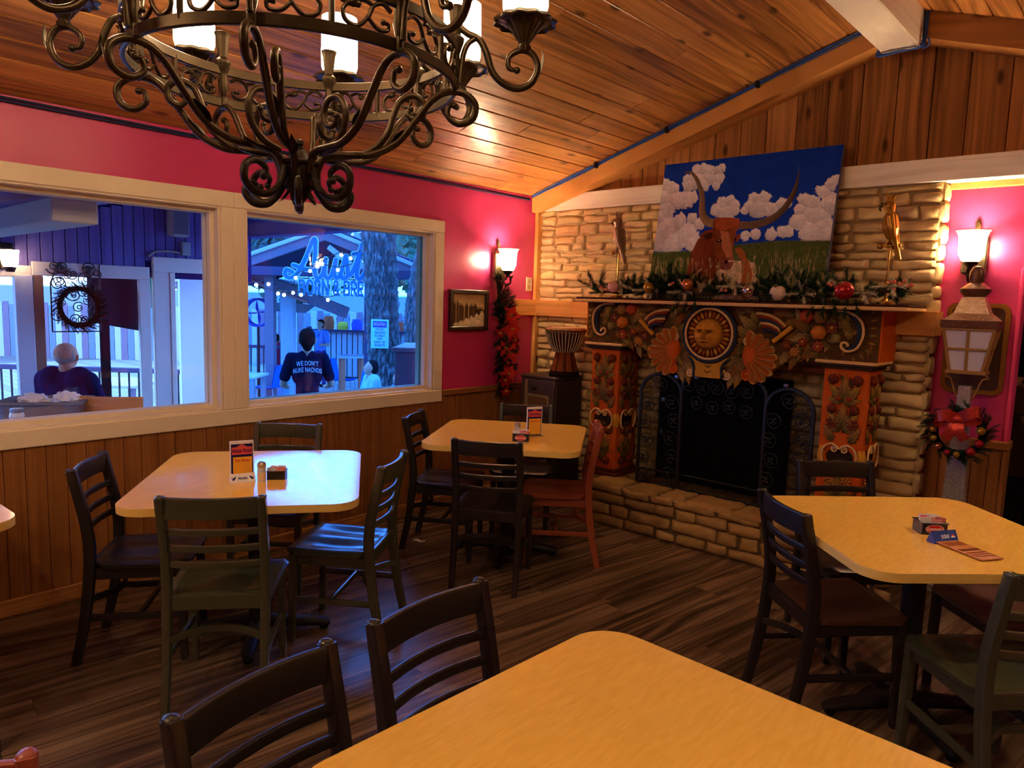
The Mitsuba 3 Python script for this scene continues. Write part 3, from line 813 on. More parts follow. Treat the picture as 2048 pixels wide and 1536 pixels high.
# hanging rods and chain above the frame
for A in (45.5, 225.5, 315.5):
    t.add('hanging_rod', tube([radial([(0.415, ZU + 0.10)], A)[0], radial([(0.02, 2.86)], A)[0]], 0.006, 8), 'bronze', True)
zc = zroof(CC[0])
t.add('hanger_ball', ball((CC[0], CC[1], 2.87), 0.035, 2), 'bronze', True)
for k in range(int((zc - 2.90) / 0.035)):
    a = np.linspace(0, 2 * PI, 13)[:-1]; zz = 2.905 + 0.035 * k
    p = np.c_[0.011 * np.cos(a), 0 * a, 0.024 * np.sin(a)]
    m = tube(p, 0.0035, 5, closed=True); t.add('chain_link', mv(m, (CC[0], CC[1], zz + 0.01), rz=90 * (k % 2)), 'bronze', True)
t.add('canopy', mv(lathe([(0.0, zc - 0.05), (0.03, zc - 0.045), (0.07, zc - 0.01), (0.07, zc + 0.02)], 20), (CC[0], CC[1], 0)), 'bronze')
t.place('chandelier', 'large wrought iron chandelier with scrolls and eight lit glass candle shades', 'chandelier')

# ---------------------------------------------------------------- wall sconces
def sconce(wall, px, py, pz, face, label):
    """Backplate at (px, py, pz) on the wall; face: degrees of the wall's outward normal."""
    t = Thing(); R = lambda m: mv(m, (px, py, pz), rz=face - 0)
    t.add('backplate', R(cbox(0.0, 0.045, -0.062, 0.062, -0.10, 0.105, 0.008)), flat(70, 62, 44, 0.35, 0.7), False)
    for y in (-0.03, 0.03):
        t.add('screw', R(ball((0.046, y, 0.0), 0.006, 1)), 'bronze', True)
    t.add('crest', R(cat(tube(bez((0.02, -0.05, 0.10), (0.02, -0.03, 0.125), (0.02, 0, 0.13), (0.02, 0.012, 0.165), (0.02, 0.0, 0.19), n=5), 0.004, 6), tube(bez((0.02, 0.05, 0.10), (0.02, 0.03, 0.125), (0.02, 0, 0.13), n=5), 0.004, 6))), 'bronze', True)
    t.add('crest_leaf', R(mv(leaf(0.07, 0.03, 0.5, 6), (0.02, 0.0, 0.145), ry=-85)), 'bronze', True)
    t.add('foot_scroll', R(tube(bez((0.02, -0.04, -0.10), (0.02, -0.02, -0.125), (0.02, 0, -0.13), (0.02, 0.02, -0.125), (0.02, 0.04, -0.10), n=5), 0.004, 6)), 'bronze', True)
    t.add('arm', R(cat(tube(bez((0.04, 0, -0.05), (0.075, 0, -0.115), (0.115, 0, -0.15), (0.155, 0, -0.13), (0.150, 0, -0.085), (0.115, 0, -0.082), (0.105, 0, -0.105), n=6), 0.0065, 8), ball((0.105, 0, -0.105), 0.009, 1))), 'bronzedark', True)
    t.add('arm_leaf', R(mv(leaf(0.06, 0.022, -0.6, 6), (0.150, 0, -0.12), ry=-70)), 'bronzedark', True)
    sx = 0.125
    t.add('cup', R(mv(lathe([(0.0, -0.09), (0.012, -0.088), (0.016, -0.07), (0.034, -0.052), (0.040, -0.040), (0.0, -0.038)], 20), (sx, 0, 0))), 'bronzedark', 30)
    prof = [(0.030, -0.045), (0.050, -0.030), (0.062, 0.0), (0.065, 0.045), (0.068, 0.09), (0.078, 0.122), (0.086, 0.132)]
    t.light('shade_base', R(mv(lathe(prof[0:3], 28), (sx, 0, 0))), WARM * np.array([0.9, 1.1, 1.0]) * 0.6, weight=0.1)
    t.light('shade', R(mv(lathe(prof[2:5], 28), (sx, 0, 0))), SCONCE_L * WARM)
    t.light('shade_rim', R(mv(lathe(prof[4:7], 28), (sx, 0, 0))), WARM * np.array([0.9, 1.05, 1.0]) * 0.5, weight=0.1)
    v, f = lathe([(0.0001, 0.075), (0.064, 0.075)], 16)
    t.light('bulb_glow', R(mv((v, f[:, ::-1]), (sx, 0, 0))), SCONCE_L * WARM * 1.5)
    t.place('wall_sconce', label, 'wall lamp')


sconce('left', -4.018, 4.235, 1.862, 0, 'lit wall sconce beside the stone wall corner, above the poinsettia swag')
sconce('back', -0.845, 4.858, 1.925, -90, 'lit wall sconce behind the top of the glitter lamp post')
# ---------------------------------------------------------------- hearth
FX = -2.22
t = Thing()
HX0, HX1, HY = -3.02, -0.98, 4.235
t.add('core', pbox(HX0, HX1, HY + 0.012, 4.745, 0, 0.30), flat(92, 76, 54, 0.9), False)
rs = np.random.default_rng(5)
for row, (z0, z1) in enumerate(((0.0, 0.075), (0.075, 0.165), (0.165, 0.24), (0.24, 0.305))):
    x = HX0 - 0.01; i = 0
    while x < HX1:
        w = rs.uniform(0.14, 0.36); x1 = min(x + w, HX1 + 0.01)
        if HX1 - x1 < 0.08: x1 = HX1 + 0.01
        m = stone_mesh(x + 0.005, x1 - 0.005, z0 + 0.004, z1 - 0.004 + rs.uniform(-0.004, 0.004), HY + 0.016, 0.03, 2000 + row * 50 + i)
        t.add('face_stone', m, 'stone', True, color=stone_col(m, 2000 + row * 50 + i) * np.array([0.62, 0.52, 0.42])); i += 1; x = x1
    y = HY; 
    while y < 4.74:
        w = rs.uniform(0.15, 0.3); y1 = min(y + w, 4.745)
        m = stone_mesh(y + 0.004, y1 - 0.004, z0 + 0.004, z1 - 0.004, 0, 0.03, 2300 + row * 50 + i); v = m[0]
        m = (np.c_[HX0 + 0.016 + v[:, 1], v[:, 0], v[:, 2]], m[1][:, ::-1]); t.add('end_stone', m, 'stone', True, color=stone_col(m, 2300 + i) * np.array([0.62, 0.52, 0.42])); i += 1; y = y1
# flagstones on top
x = HX0 - 0.01; i = 0
while x < HX1:
    w = rs.uniform(0.2, 0.42); x1 = min(x + w, HX1 + 0.01)
    if HX1 - x1 < 0.1: x1 = HX1 + 0.01
    c = HY + rs.uniform(0.2, 0.3)
    for ya, yb in ((HY - 0.008, c), (c, 4.745)):
        m = stone_mesh(x + 0.004, x1 - 0.004, ya + 0.004, yb - 0.004, 0, 0.02, 2600 + i); v = m[0]
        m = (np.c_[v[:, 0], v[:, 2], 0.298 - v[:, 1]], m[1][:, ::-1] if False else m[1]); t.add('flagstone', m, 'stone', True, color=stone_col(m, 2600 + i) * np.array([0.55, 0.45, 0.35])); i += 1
    x = x1
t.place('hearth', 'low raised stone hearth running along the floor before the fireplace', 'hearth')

# ---------------------------------------------------------------- closed firebox board
t = Thing()
t.add('board', cbox(-2.735, -1.76, 4.675, 4.70, 0.306, 1.13, 0.004), flat(17, 16, 17, 0.55), False)
for x, z in ((-2.60, 1.075), (-2.44, 1.085), (-1.80, 1.095), (-2.70, 0.90), (-2.70, 0.66)):
    w = lathe([(0.0001, 0.0), (0.016, 0.0), (0.016, 0.004), (0.006, 0.006), (0.0001, 0.006)], 14)
    t.add('washer', mv(w, (x, 4.675, z), rx=90), flat(190, 196, 206, 0.3, 0.8))
t.place('firebox_cover', 'flat black board with pale washers closing the fireplace opening', 'board')

# ---------------------------------------------------------------- folding fire screen
def fscreen_panel(w, h, hr, mesh_m):
    """One panel in its own (x, z) plane, x from 0 to w, arched top; returns frame, mesh sheet, scrolls."""
    r = min(w / 2, 0.16 if w < 0.4 else 0.10)
    a = np.linspace(PI, 0, 17)
    if w < 0.4: top = np.c_[w / 2 + w / 2 * np.cos(a), 0 * a, h - w / 2 * 0.9 + w / 2 * 0.9 * np.sin(a)]
    else:
        aa = np.linspace(PI, PI / 2, 8); bb = np.linspace(PI / 2, 0, 8)
        top = np.vstack([np.c_[r + r * np.cos(aa), 0 * aa, h - r + r * np.sin(aa)], np.c_[w - r + r * np.cos(bb), 0 * bb, h - r + r * np.sin(bb)]])
    out = np.vstack([[[0, 0, 0]], top, [[w, 0, 0]], [[0, 0, 0]]])
    fr = [sweep(np.vstack([[[0, 0, 0.0]], [[0, 0, 0.3]], top, [[w, 0, 0.3]], [[w, 0, 0]]]), rrect(0.022, 0.022, 0.004, 1), (0, 1, 0)), cbox(0, w, -0.009, 0.009, 0.0, 0.018), cbox(0, w, -0.006, 0.006, 0.10, 0.112)]
    sc = []
    def ringlet(cx, cz, R):
        p = clothoid((cx - R, cz), 90, [(2 * PI * R * 0.8, -1 / R, -1 / R * 1.25), (PI * R * 0.8, -1.6 / R, -3.2 / R)], 0.008)
        sc.append(tube(np.c_[p[:, 0], 0 * p[:, 0] - 0.008, p[:, 1]], 0.0042, 5))
        for k in range(4):
            b = k * PI / 2 + 0.6
            sc.append(tube(bez((cx, -0.012, cz), (cx + 0.3 * R * math.cos(b), -0.012, cz + 0.3 * R * math.sin(b)), (cx + 0.55 * R * math.cos(b + 0.5), -0.010, cz + 0.55 * R * math.sin(b + 0.5)), n=3), [0.004] * 3 + [0.006] * 3 + [0.001], 5))
    R = 0.053
    if w < 0.4:
        for c, xx in ((0, 0.052), (1, w - 0.052)):
            for k in range(5):
                ringlet(xx + 0.012 * (-1) ** (k + c), 0.065 + k * 0.128 + (0.03 if c else 0), R)
        ringlet(w / 2, h - 0.075, R)
    else:
        for k in range(int(w / 0.105)):
            ringlet(0.055 + k * 0.105, h - 0.07 - 0.015 * (k % 2), R)
        for k in range(4):
            ringlet(0.12 + k * 0.12, h - 0.19 - 0.02 * (k % 2), R * 0.9)
    pg = Polygon([(p[0], p[2]) for p in out]).buffer(-0.006); wires = []
    for k in range(1, int(w / 0.0085)):
        wires.append(LineString([(k * 0.0085, 0), (k * 0.0085, h + 0.1)]).intersection(pg))
    for k in range(1, int(h / 0.0085)):
        wires.append(LineString([(0, k * 0.0085), (w, k * 0.0085)]).intersection(pg))
    V, F = [], []
    for q in wires:
        if q.geom_type != 'LineString' or q.is_empty: continue
        (xa, za), (xb, zb) = q.coords[0], q.coords[-1]; o = 0.0014; n0 = len(V); y = 0.006 if xa == xb else 0.0065
        dx, dz = (o, 0) if xa == xb else (0, o)
        V += [(xa - dx, y, za - dz), (xa + dx, y, za + dz), (xb + dx, y, zb + dz), (xb - dx, y, zb - dz)]; F += [(n0, n0 + 1, n0 + 2), (n0, n0 + 2, n0 + 3)]
    sheet = (np.array(V), np.array(F))
    return cat(*fr), sheet, sc
mat('screenmesh', L(16, 15, 15), 0.7)
t = Thing()
for k, (x0, y0, rz, w, h, dense) in enumerate(((-2.745, 4.44, 6, 0.305, 0.80, 0), (-2.44, 4.475, -1.5, 0.605, 0.815, 1), (-1.833, 4.455, -7, 0.315, 0.79, 0))):
    fr, sheet, sc = fscreen_panel(w, h, 0.1, None)
    pl = lambda m: mv(m, (x0, y0, 0.312), rz=rz)
    p = t.add('screen_panel', pl(fr), 'blackiron', 40)
    t.add('mesh_sheet', pl(sheet), 'screenmesh', False, parent=p)
    for i in range(0, len(sc), 5):
        t.add('scroll', pl(cat(*sc[i:i + 5])), 'blackiron', True, parent=p)
t.place('fire_screen', 'three panel black iron fire screen with scrolls standing on the hearth', 'fire screen')

# ---------------------------------------------------------------- carved mantel
def vcol(*c): return np.array(L(*c))
OR, GO, BR, BL, GR, CR, RD = vcol(158, 80, 30), vcol(190, 140, 56), vcol(84, 58, 36), vcol(46, 52, 66), vcol(112, 94, 54), vcol(204, 162, 98), vcol(122, 50, 32)
t = Thing()
MY = 4.425                                  # face of the frieze panel
mat('mantelorange', L(186, 82, 30), 0.5, 0.0, 0.3)
mat('mantelgold', L(190, 132, 46), 0.5, 0.0, 0.3)
mat('mantelblue', L(44, 50, 62), 0.5)
mat('manteledge', L(206, 164, 112), 0.5)
sh = [cbox(-3.285, -1.04, 4.31, 4.735, 1.600, 1.622, 0.005), cbox(-3.285, -1.04, 4.335, 4.735, 1.622, 1.636, 0.004)]
shelf = t.add('shelf', sh[0], 'manteledge', False)
t.add('shelf_top', sh[1], flat(58, 34, 28, 0.45), False, parent=shelf)
FR0, FR1 = -3.235, -1.195
# frieze body: arched lower edge
lo = [(FR0, 1.305), (-2.90, 1.308), (-2.74, 1.285), (-2.62, 1.25), (-2.5, 1.2), (-1.94, 1.2), (-1.82, 1.25), (-1.68, 1.275), (-1.52, 1.30), (FR1, 1.300), (FR1, 1.600), (FR0, 1.600)]
v, f = extrude(Polygon(lo), 0.12); fz = t.add('frieze', (np.c_[v[:, 0], MY + 0.12 - v[:, 2], v[:, 1]], f), 'vc', False, color=np.tile(BR * 0.9, (len(v), 1)))
t.add('side_board', cbox(FR1 - 0.002, FR1 + 0.012, MY + 0.005, 4.735, 1.300, 1.600, 0.003), 'mantelorange', False, parent=fz)
t.add('side_board', cbox(FR0 - 0.012, FR0 + 0.002, MY + 0.005, 4.735, 1.300, 1.600, 0.003), 'mantelorange', False, parent=fz)


def face_on(m, x, z, y=MY, rot=0.0, s=1.0):
    """Puts a mesh made in (x, y, height) flat against a front face: height comes towards the viewer."""
    v = np.asarray(m[0]) * s; a = math.radians(rot); c, q = math.cos(a), math.sin(a)
    return np.c_[x + v[:, 0] * c - v[:, 1] * q, y - v[:, 2], z + v[:, 0] * q + v[:, 1] * c], np.asarray(m[1])


def acanthus(ln, wd, lobes=4, curl=0.5):
    """A lobed leaf lying along +x with ribs in relief."""
    def fn(u, v):
        s = v * 2 - 1
        w = wd / 2 * (np.sin(PI * np.clip(u, 0, 1) ** 0.7) * 0.8 + 0.12) * (1 + 0.22 * np.cos(u * 2 * PI * lobes)) * (1 - 0.8 * np.clip(u - 0.9, 0, 1) * 10 * 0.9)
        x = ln * (u - 0.10 * np.abs(s) ** 2); y = w * s
        h = 0.006 + 0.014 * np.sin(PI * u ** 0.8) * (1 - 0.55 * np.abs(s)) + 0.0045 * np.cos(s * PI * 3) * (1 - u * 0.5) + 0.006 * curl * u ** 4
        h = np.where(np.abs(s) > 0.98, -0.003, h)
        return np.c_[x, y, h]
    return grid(fn, 13, 11)


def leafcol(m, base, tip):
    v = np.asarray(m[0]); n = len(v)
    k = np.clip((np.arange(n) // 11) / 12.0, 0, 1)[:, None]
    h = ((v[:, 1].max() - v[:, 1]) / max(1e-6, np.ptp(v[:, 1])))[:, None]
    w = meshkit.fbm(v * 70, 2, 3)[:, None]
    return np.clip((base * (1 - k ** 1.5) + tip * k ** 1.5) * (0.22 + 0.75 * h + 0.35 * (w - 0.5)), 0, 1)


LA = acanthus(0.16, 0.085)
LB = acanthus(0.11, 0.05, 3)
rs = np.random.default_rng(21)
def add_leaf(x, z, rot, s=1.0, small=False, base=GR, tip=GO, y=MY, parent=None):
    m = face_on(LB if small else LA, x, z, y, rot, s)
    t.add('carved_leaf', m, 'vcg', True, parent=parent, color=leafcol(m, base, tip))
def fruit(x, z, r, c, parent=None, y=MY):
    m = lathe([(r * math.sin(a) + 1e-5, -r * math.cos(a)) for a in np.linspace(0, PI, 11)], 24, flute=0.06, nf=6)
    m = face_on(m, x, z, y - r * 0.35, rs.uniform(0, 60)); t.add('carved_fruit', m, 'vcg', True, parent=parent, color=col(m, c, 0.35, 3, 60))
def flower(x, z, r, c, parent=None, y=MY, np_=8):
    ms, cs = [], []
    for k in range(np_):
        m = face_on(mv(ball((0, 0, 0), 1, 2, (r * 0.36, r * 0.24, 0.010)), (r * 0.58, 0, 0.010)), x, z, y, 360 / np_ * k + 10); ms.append(m); cs.append(np.tile(c, (len(m[0]), 1)))
    m = face_on(ball((0, 0, 0.014), 1, 1, (r * 0.24, r * 0.24, 0.012)), x, z, y); ms.append(m); cs.append(np.tile(GO, (len(m[0]), 1)))
    t.add('carved_flower', cat(*ms), 'vcg', True, parent=parent, color=np.vstack(cs))
def volute(x, z, r, s, start, m='manteledge', name='volute', y=MY, turns=1.6, w=0.007):
    p = np.array([(r * (1 - k / 40) ** 0.9 * math.cos(start + s * turns * 2 * PI * k / 40), r * (1 - k / 40) ** 0.9 * math.sin(start + s * turns * 2 * PI * k / 40)) for k in range(39)])
    return tube(np.c_[x + p[:, 0], 0 * p[:, 0] + y - 0.018, z + p[:, 1]], np.linspace(w, w * 0.6, 39), 6)


# small leaves that fill the ground of the frieze
fl = np.random.default_rng(77)
for k in range(130):
    x, z = FX + fl.uniform(-0.99, 1.0), fl.uniform(1.31, 1.585)
    if np.hypot(x - FX, z - 1.415) < 0.20 or (abs(abs(x - FX) - 0.37) < 0.13 and z < 1.42): continue
    add_leaf(x, z, fl.uniform(0, 360), fl.uniform(0.45, 0.8), True, GR * fl.uniform(0.7, 1.0), (GO, CR * 0.8, OR, GR)[fl.integers(4)], y=MY + 0.004)
for s in (-1, 1):
    X = lambda dx: FX + s * dx
    R = lambda a: a if s > 0 else 180 - a
    # big C scroll: pale rim with a blue hollow inside it
    pts = [(0.766, 1.592), (0.861, 1.585), (0.929, 1.537), (0.946, 1.461), (0.92, 1.385), (0.87, 1.36), (0.832, 1.38), (0.836, 1.408), (0.862, 1.406), (0.868, 1.388)]
    p = bez(*[(X(a), MY - 0.030, b) for a, b in pts], n=6)
    sc = t.add('c_scroll', tube(p, 0.008, 6), 'manteledge', True)
    q = bez(*[(X(a - 0.022), MY - 0.014, b + (0 if b > 1.4 else 0.006)) for a, b in pts[:6]], n=6)
    t.add('blue_hollow', tube(q, np.interp(np.linspace(0, 1, len(q)), [0, 0.5, 1], [0.010, 0.020, 0.008]), 8), 'mantelblue', True, parent=sc)
    # leaf fringe around the scroll and along the edge
    for k, (dx, z) in enumerate([(0.965, 1.575), (0.968, 1.535), (0.970, 1.495), (0.970, 1.455), (0.966, 1.415), (0.955, 1.375), (0.93, 1.345), (0.89, 1.33)]):
        add_leaf(X(dx), z, R([40, 20, 8, 0, -12, -30, -50, -70][k]), 0.42 if k < 6 else 0.34, True, GR, GO)
    for k in range(5): add_leaf(X(0.74 - 0.05 * k), 1.322, R(-75 - 12 * k), 0.45, True, GR, CR)
    for dx, z, a, sc_ in ((0.86, 1.46, 110, .8), (0.83, 1.50, 80, .7), (0.80, 1.53, 60, .6), (0.88, 1.43, 130, .6)):
        add_leaf(X(dx), z, R(a), sc_, False, GR, GO)
    fruit(X(0.700), 1.553, 0.042, vcol(134, 98, 52)); fruit(X(0.618), 1.556, 0.042, vcol(170, 72, 44)); fruit(X(0.692), 1.460, 0.044, vcol(184, 110, 46)); fruit(X(0.792), 1.428, 0.030, vcol(120, 104, 60))
    flower(X(0.765), 1.492, 0.042, vcol(112, 58, 46)); flower(X(0.692), 1.376, 0.038, vcol(150, 66, 50)); flower(X(0.60), 1.40, 0.034, vcol(140, 60, 44)); flower(X(0.555), 1.335, 0.034, vcol(170, 110, 56)); flower(X(0.505), 1.375, 0.03, vcol(132, 64, 40))
    for dx, z, a, sc_ in ((0.63, 1.47, 150, .9), (0.60, 1.50, 120, .8), (0.64, 1.43, 190, .9), (0.58, 1.45, 200, .8), (0.60, 1.36, 215, .8), (0.52, 1.33, 235, .8), (0.47, 1.32, 250, .9), (0.42, 1.36, 215, .8), (0.56, 1.30, 250, .6), (0.64, 1.34, 240, .6), (0.75, 1.40, 250, .6), (0.70, 1.335, 200, .6), (0.54, 1.56, 165, .9), (0.50, 1.575, 190, .7), (0.56, 1.52, 200, .8), (0.35, 1.57, 160, .8), (0.30, 1.58, 175, .7), (0.25, 1.57, 150, .8), (0.22, 1.55, 140, .8), (0.30, 1.45, 140, 1.0), (0.26, 1.42, 160, 1.0), (0.24, 1.38, 170, 1.0), (0.23, 1.33, 190, 1.1), (0.20, 1.29, 215, 1.1), (0.25, 1.27, 235, 1.1), (0.19, 1.25, 240, 1.0), (0.22, 1.20, 255, 0.9), (0.17, 1.18, 255, 0.8), (0.30, 1.50, 110, .7)):
        add_leaf(X(dx), z, R(a - 180 if False else 180 - a + 180 if False else a), sc_, rs.random() < 0.25, GR * rs.uniform(0.8, 1.1), (GO, CR, OR)[rs.integers(3)])
    # striped horn of plenty: curved ribs
    horn = None
    for k, c in enumerate((CR * 0.8, RD, BL, CR * 0.9, RD * 0.9, BL)):
        off = 0.018 * k
        pp = bez((X(0.31 + 0.010 * k), MY - 0.025, 1.562 - off * 1.15), (X(0.39 + 0.004 * k), MY - 0.036, 1.553 - off * 1.05), (X(0.455), MY - 0.034, 1.523 - off * 0.95), (X(0.497 - 0.012 * k), MY - 0.026, 1.485 - off * 0.75), n=5)
        m = tube(pp, 0.0105, 6)
        horn = horn or t.add('horn_of_plenty', mv(cbox(-0.075, 0.075, -0.012, 0.012, -0.014, 0.014, 0.005), (X(0.482), MY - 0.03, 1.437), ry=-s * 41 if False else s * -41), 'mantelgold', False)
        t.add('stripe', m, 'vcg', True, parent=horn, color=np.tile(c, (len(m[0]), 1)))
    # scallop shell
    base = (0.265, 1.285)
    shell = t.add('shell', face_on(ball((0, 0, 0), 1, 2, (0.06, 0.10, 0.03)), X(0.28), 1.29), 'mantelorange', True)
    for dx, z in ((0.271, 1.452), (0.343, 1.433), (0.399, 1.397), (0.434, 1.346), (0.462, 1.288), (0.452, 1.232), (0.426, 1.177), (0.379, 1.130), (0.322, 1.112)):
        d = np.array([dx - base[0], z - base[1]]); ln = np.hypot(*d); a = math.degrees(math.atan2(d[1], s * d[0]))
        def pet(u, v, ln=ln):
            q = v * 2 - 1; w = (0.010 + 0.020 * u) * np.sqrt(np.clip(1 - np.clip((u - 0.85) / 0.15, 0, 1) ** 2, 0.02, 1))
            h = 0.022 + 0.016 * u - 0.012 * (1 - q ** 2) * u + 0.006 * (np.abs(q) > 0.7)
            return np.c_[0.02 + (ln - 0.02) * u, w * q, np.where(np.abs(q) > 0.99, 0.0, h)]
        m = face_on(grid(pet, 10, 11), X(base[0]), base[1], MY, a)
        k = (np.arange(110) % 11); rim = ((k < 2) | (k > 8) | (np.arange(110) // 11 > 8))[:, None]
        t.add('petal', m, 'vcg', True, parent=shell, color=np.where(rim, CR * 0.95, OR * 0.95))
    for dx, z, r, st in ((0.262, 1.378, 0.036, 0.5), (0.133, 1.150, 0.036, 2.0), (0.268, 1.160, 0.042, 1.0)):
        t.add('volute', cat(volute(X(dx), z, r, s, st if s > 0 else PI - st), face_on(ball((0, 0, 0.008), 1, 1, (r * 0.8, r * 0.8, 0.012)), X(dx), z)), 'manteledge' if r < 0.04 else 'mantelorange', True)
    # blue edged side scrolls of the neck
    p = bez((X(0.150), MY - 0.02, 1.262), (X(0.112), MY - 0.03, 1.225), (X(0.098), MY - 0.03, 1.180), (X(0.105), MY - 0.02, 1.13), n=6)
    t.add('neck_scroll', tube(p, 0.010, 6), 'mantelblue', True)
v, f = extrude(Polygon([(FX - 0.145, 1.262), (FX + 0.145, 1.262), (FX + 0.10, 1.20), (FX + 0.088, 1.125), (FX - 0.088, 1.125), (FX - 0.10, 1.20)]), 0.05)
nk = t.add('neck', (np.c_[v[:, 0], MY + 0.02 - v[:, 2], v[:, 1]], f), 'mantelgold', False)
for z in (1.20, 1.165):
    t.add('notch', tube(bez((FX - 0.022, MY - 0.031, z + 0.006), (FX, MY - 0.031, z - 0.006), (FX + 0.022, MY - 0.031, z + 0.006), n=4), 0.003, 5), flat(74, 40, 22, 0.6), True, parent=nk)
# the sun
SZ, SY = 1.415, MY - 0.012
disc = lathe([(0.0001, 0.03), (0.150, 0.030), (0.165, 0.012), (0.172, 0.022), (0.186, 0.022), (0.190, 0.0), (0.190, -0.03)], 48)
sun = t.add('sun_disc', (lambda m: (m[0], m[1][:, ::-1]))(face_on(disc, FX, SZ, SY)), flat(74, 36, 20, 0.8), 30)
a = np.linspace(0, 2 * PI, 49)[:-1]
t.add('pale_ring', tube(np.c_[FX + 0.166 * np.cos(a), 0 * a + SY - 0.034, SZ + 0.166 * np.sin(a)], 0.0085, 8, closed=True), 'manteledge', True, parent=sun)
t.add('blue_ring', tube(np.c_[FX + 0.184 * np.cos(a), 0 * a + SY - 0.026, SZ + 0.184 * np.sin(a)], 0.012, 8, closed=True), 'mantelblue', True, parent=sun)
for k in range(28):
    def ray_(u, v):
        q = v * 2 - 1; w = 0.009 * np.sin(PI * np.clip(u * 0.9 + 0.1, 0, 1)) + 0.001
        return np.c_[0.105 + 0.046 * u, w * q, 0.03 + 0.012 * (1 - np.abs(q)) * (1 - 0.4 * u)]
    m = face_on(grid(ray_, 6, 5), FX, SZ, SY, 360 / 28 * k)
    t.add('ray', m, 'vcg', True, parent=sun, color=np.tile(GO if k % 2 else OR * 0.9, (len(m[0]), 1)))
def sunface(u, v):
    th, r = u * 2 * PI, v
    x, z = r * np.cos(th), r * np.sin(th)
    h = 0.075 * np.sqrt(np.clip(1 - r ** 2, 0, 1))
    g = lambda cx, cz, sx, sz: np.exp(-((x - cx) / sx) ** 2 - ((z - cz) / sz) ** 2)
    h = h * 0.8 + 0.036 * g(-0.10, -0.06, 0.09, 0.30) + 0.016 * g(-0.10, -0.22, 0.17, 0.08)          # nose
    h = h + 0.018 * (g(-0.45, 0.30, 0.26, 0.06) + g(0.25, 0.30, 0.26, 0.06)) - 0.026 * (g(-0.42, 0.14, 0.20, 0.12) + g(0.24, 0.14, 0.20, 0.12)) + 0.022 * (g(-0.42, 0.12, 0.13, 0.07) + g(0.24, 0.12, 0.13, 0.07))
    h = h + 0.010 * (g(-0.5, -0.18, 0.25, 0.22) + g(0.32, -0.18, 0.25, 0.22))
    h = h + 0.018 * g(-0.10, -0.47, 0.20, 0.05) + 0.018 * g(-0.10, -0.58, 0.16, 0.05) - 0.018 * g(-0.10, -0.525, 0.24, 0.02) + 0.010 * g(-0.08, -0.78, 0.16, 0.12)
    return np.c_[x * 0.103, z * 0.103, 0.03 + h]
m = face_on(grid(sunface, 61, 30), FX, SZ, SY)
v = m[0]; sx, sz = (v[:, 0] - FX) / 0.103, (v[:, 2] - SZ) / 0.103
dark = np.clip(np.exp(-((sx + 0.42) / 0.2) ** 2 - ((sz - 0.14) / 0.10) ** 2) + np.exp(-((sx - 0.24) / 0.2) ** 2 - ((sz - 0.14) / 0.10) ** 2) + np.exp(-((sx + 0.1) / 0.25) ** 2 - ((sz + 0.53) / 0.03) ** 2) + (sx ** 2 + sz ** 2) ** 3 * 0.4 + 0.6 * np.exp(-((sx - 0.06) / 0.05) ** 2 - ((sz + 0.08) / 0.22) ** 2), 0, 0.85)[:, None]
t.add('face', (m[0], m[1][:, ::-1]), 'vcg', True, parent=sun, color=np.clip(vcol(176, 116, 44) * (1 - dark) * (0.75 + 0.5 * meshkit.fbm(v * 50, 3)[:, None]), 0, 1))

